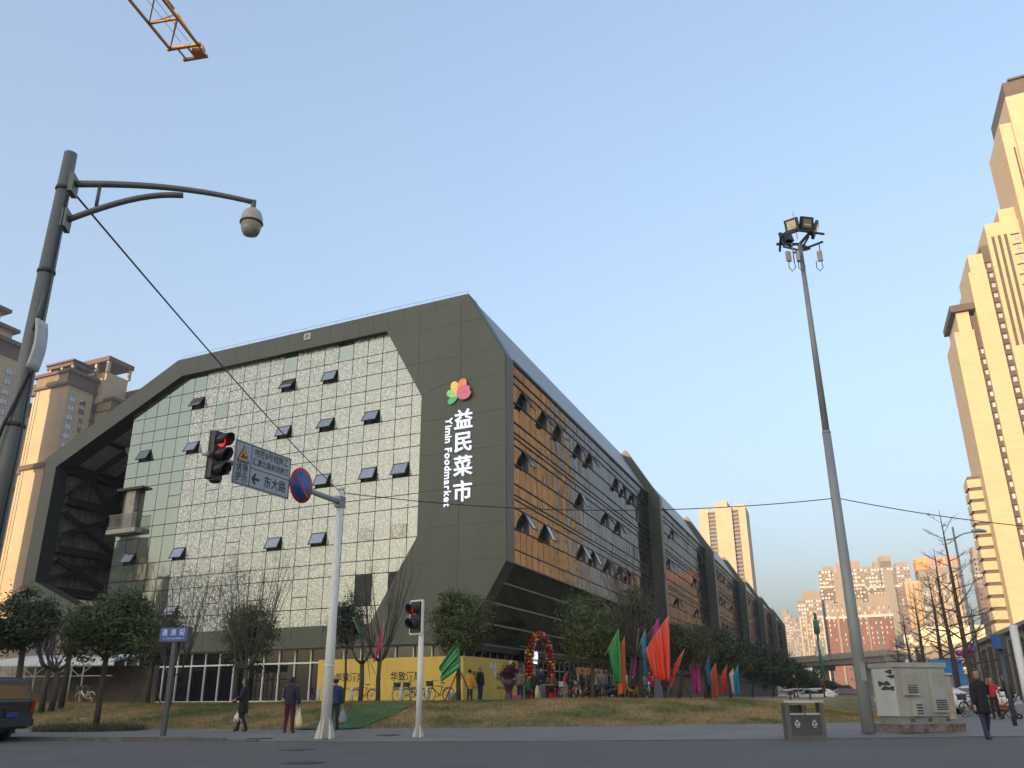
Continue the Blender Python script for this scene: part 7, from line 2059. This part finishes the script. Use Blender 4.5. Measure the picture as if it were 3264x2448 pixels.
# ================================================================ cars
taill = mat('tail_light', (.35, .02, .01), .2)
def car(label, loc, rz, col, L=4.6, Wd=1.8, prof=None, kind='van', group=None):
    rt = thing('parked_car', label, 'car', loc, rz, group)
    B_ = lambda mb, nm, mt, par=rt: mb.build(nm, mt, par, world=False, off=(0, 0, 0))
    def ring_(x, zb, zt, w_, r_=.16, wt=None):
        wt = wt or w_; pts_ = []
        for sx, sz in ((1, -1), (1, 1), (-1, 1), (-1, -1)):
            for k in range(4):
                a = R(k * 30)
                if (sx, sz) == (1, -1): dx, dz = math.sin(a), -math.cos(a)
                elif (sx, sz) == (1, 1): dx, dz = math.cos(a), math.sin(a)
                elif (sx, sz) == (-1, 1): dx, dz = -math.sin(a), math.cos(a)
                else: dx, dz = -math.cos(a), -math.sin(a)
                hw_ = (w_ if sz < 0 else wt) / 2
                pts_.append(Vector((x, sx * (hw_ - r_) + dx * r_, (zt - r_ if sz > 0 else zb + r_) + dz * r_)))
        return pts_
    if kind == 'van': lo = [(0.02, .45, 1.02, .94), (.0, .40, 1.10, .97), (.06, .34, 1.14, 1), (.5, .32, 1.12, 1), (L - .9, .32, 1.05, 1), (L - .2, .34, .92, .96), (L, .42, .75, .85)]; cab = [(.06, 1.0, .98), (.16, 1.62, .88), (.4, 1.72, .84), (2.2, 1.74, .84), (3.0, 1.62, .84), (3.9, 1.02, .94)]
    else: lo = [(0.0, .45, .82, .86), (.08, .34, .92, .97), (.6, .30, .95, 1), (L - 1.2, .30, .88, 1), (L - .2, .34, .74, .95), (L, .42, .62, .82)]; cab = [(.35, .90, .92), (.95, 1.36, .80), (1.6, 1.44, .78), (2.5, 1.42, .78), (3.4, .88, .92)]
    mb = MB(); mb.loft([ring_(x, zb, zt, Wd * k) for x, zb, zt, k in lo]); B_(mb, 'body', col)
    zb0 = .85
    mb = MB(); mb.loft([ring_(x, zb0, max(zt, zb0 + .2), Wd * .97, .09, Wd * k) for x, zt, k in cab]); cb = B_(mb, 'cabin', col)
    # glass: rear, sides, windscreen set just proud of the cabin
    gl = mirror_mat('car_glass', (.5, .52, .55), (.012, .012, .014), .12, .03) if 'car_glass' not in MATS else MATS['car_glass']
    (x0, z0, k0), (x1, z1, k1) = cab[0], cab[1]
    y0, y1 = Wd * .40, Wd * .36
    B_(MB().add([(x0 - .025 + .02, -y0, z0 + .12), (x0 - .005, y0, z0 + .12), (x1 - .03, y1, z1 - .12), (x1 - .03, -y1, z1 - .12)], [(0, 1, 2, 3)]), 'rear_window', gl)
    xa, xb = cab[1][0] + .15, cab[-2][0] + (.35 if kind == 'van' else .3); zt = max(c_[1] for c_ in cab) - .14
    for s in (-1, 1):
        B_(MB().add([(xa - .05, s * Wd * .492, 1.02 if kind == 'van' else .93), (xb + .45, s * Wd * .492, 1.02 if kind == 'van' else .93), (xb - .1, s * (Wd * .44), zt), (xa + .15, s * (Wd * .44), zt)], [(0, 1, 2, 3)]), 'side_window', gl)
        B_(MB().box((.03, s * Wd * .455, .92 if kind == 'van' else .72), (.1, .13, .34 if kind == 'van' else .14)), 'tail_light', taill)
        B_(MB().box((L - .1, s * Wd * .38, .72), (.14, .3, .14)), 'headlight', mat('lamp_clear', (.7, .7, .68), .15))
        B_(MB().box((cab[-1][0] - .5, s * (Wd * .5 + .1), 1.02), (.12, .18, .12)), 'wing_mirror', col)
    (xe, ze, _), (xf, zf, _) = cab[-1], cab[-2]
    B_(MB().add([(xe - .05, -y0, ze + .06), (xe - .05, y0, ze + .06), (xf + .06, y1, zf - .06), (xf + .06, -y1, zf - .06)], [(0, 1, 2, 3)]), 'windscreen', gl)
    B_(MB().box((-.02, 0, .50), (.16, Wd * .92, .20)), 'bumper', blackp if kind == 'van' else col)
    pl_ = B_(MB().box((-.01, 0, .86), (.05, .62, .05)), 'handle', blackp); B_(MB().box((-.02, 0, .72 if kind == 'van' else .6), (.04, .46, .14)), 'number_plate', mat('plate_blue', (.02, .05, .2), .4))
    for x in (.85, L - .85):
        for s in (-1, 1):
            w_ = B_(MB().lathe([(.2, -.11), (.32, -.10), (.335, -.05), (.335, .05), (.32, .10), (.2, .11)], 20, (x, s * (Wd / 2 - .12), .335), Matrix.Rotation(math.pi / 2, 3, 'X')), 'wheel', tyre_m)
            B_(MB().lathe([(.2, -.115), (.19, .115)], 16, (x, s * (Wd / 2 - .12), .335), Matrix.Rotation(math.pi / 2, 3, 'X')), 'rim', chrome, w_)
    return rt
hd2 = math.atan2(.15, -.989)
car('dark grey people carrier parked at the kerb, tail to the right', (-14.1, 25.35, 0), hd2, mat('car_grey', (.020, .020, .021), .45, .1, coat=.2), 4.7, 1.86, kind='van')
def far_car(px, D, lab, rz, col, kind='sedan'):
    q = atd(px, 2231, D); q.z = 0.1 if D < 60 else 0.0
    q.z = max(0, atd(px, 2231, D).z - .35) if D > 60 else gz(q.x, q.y)
    return car(lab, (q.x, q.y, q.z), rz, col, kind=kind, group='cars on the far street')
far_car(2672, 92, 'white car beyond the lawn right of the litter bin', 2.6, mat('car_white', (.6, .6, .6), .3, coat=.5))
far_car(2762, 96, 'dark red car beyond the lawn behind the floodlight mast', 2.9, mat('car_red', (.16, .02, .02), .3, coat=.5))
far_car(3092, 52, 'white car partly behind the share bicycles', 2.4, MATS['car_white'])
far_car(3240, 58, 'pale car at the right edge behind the person with backpack', 2.4, MATS['car_white'])
# ================================================================ low canopy at the left
cv0, cv1 = atd(-40, 2150, 66), atd(262, 2165, 62)
cn = thing('canopy', 'long low white-roofed canopy with truss beam at the left', 'canopy', (cv0.x, cv0.y, .8))
dC = (cv1 - cv0); dC.z = 0; LC = dC.length; dC.normalize(); nC = Vector((dC.y, -dC.x, 0))
b0 = Vector((cv0.x, cv0.y, 0)); z0c = 3.35
MB().prism([b0 + Vector((0, 0, z0c)), b0 + dC * (LC + 2) + Vector((0, 0, z0c)), b0 + dC * (LC + 2) - nC * 4 + Vector((0, 0, z0c + .5)), b0 - nC * 4 + Vector((0, 0, z0c + .5))], (0, 0, .12)).build('roof', mat('canopy_white', (.55, .56, .60), .5), cn)
MB().bar(b0 + Vector((0, 0, z0c - .0)), b0 + dC * (LC + 2) + Vector((0, 0, z0c)), .06, .42).build('fascia', MATS['canopy_white'], cn)
tz = MB(); tz.bar(b0 + Vector((0, 0, z0c - .25)), b0 + dC * (LC + 2) + Vector((0, 0, z0c - .25)), .06, .06); tz.bar(b0 + Vector((0, 0, z0c - .85)), b0 + dC * (LC + 2) + Vector((0, 0, z0c - .85)), .06, .06)
k = 0; 
while k * .8 < LC: tz.bar(b0 + dC * k * .8 + Vector((0, 0, z0c - (.25 if k % 2 else .85))), b0 + dC * (k + 1) * .8 + Vector((0, 0, z0c - (.85 if k % 2 else .25))), .045, .045); k += 1
tz.build('truss', steel_g, cn)
for k in range(9): MB().tube([b0 + dC * (k * LC / 8) + Vector((0, 0, .6)), b0 + dC * (k * LC / 8) + Vector((0, 0, z0c - .2))], .05, 8).build('post', steel_g, cn)
wlc = MB(); wlc.prism([b0 - nC * 3.5 + Vector((0, 0, .5)), b0 + dC * (LC + 3) - nC * 3.5 + Vector((0, 0, .5)), b0 + dC * (LC + 3) - nC * 3.5 + Vector((0, 0, 3.2)), b0 - nC * 3.5 + Vector((0, 0, 3.2))], -nC * .1)
wlc.build('back_wall', mat('canopy_back', (.10, .075, .055), .8, scale=1.5, col2=(.05, .05, .045)), cn)
# pink paper lantern hung in the bare trees
ln_ = atd(3083, 2080, 62)
pk = thing('balloon_cluster', 'cluster of bright pink foil balloons caught in the bare trees', 'balloons', ln_)
for k in range(7): MB().lathe([(.02, -.2), (.16, -.12), (.2, 0), (.16, .12), (.02, .2)], 10, ln_ + Vector((rnd.uniform(-.55, .55), rnd.uniform(-.2, .2), rnd.uniform(-.22, .22)))).build('balloon', mat('foil_pink', (.55, .04, .35), .2, .4), pk)
# blue hoarding board behind the bare trees
bp_ = atd(3018, 2150, 60); bp_.z = 0.1
sgb = thing('blue_board', 'bright blue sign board behind the bare trees', 'sign', bp_)
MB().box(bp_ + Vector((0, 0, 2.5)), (1.9, .12, .9), Matrix.Rotation(-.3, 3, 'Z')).build('panel', mat('board_blue', (.02, .16, .42), .5), sgb)
MB().box(bp_ + Vector((.6, -.25, 1.7)), (.7, .12, .7), Matrix.Rotation(-.3, 3, 'Z')).build('panel', MATS['board_blue'], sgb)
for dx in (-.7, .7): MB().tube([bp_ + Vector((dx, 0, 0)), bp_ + Vector((dx, 0, 2.3))], .05, 8).build('post', steel_g, sgb)
# ================================================================ air
hz = bpy.data.materials.new('haze'); hz.use_nodes = True
t = hz.node_tree; t.nodes.remove(t.nodes['Principled BSDF'])
pv_ = t.nodes.new('ShaderNodeVolumePrincipled')
pv_.inputs['Color'].default_value = (.84, .87, .93, 1); pv_.inputs['Density'].default_value = HAZE; pv_.inputs['Anisotropy'].default_value = .2
t.links.new(pv_.outputs[0], t.nodes['Material Output'].inputs['Volume'])
o = MB().box((0, 500, 99), (1800, 1900, 204)).build('haze', hz)
tag(o, 'faint evening haze that pales the far towers', 'haze', kind='stuff')
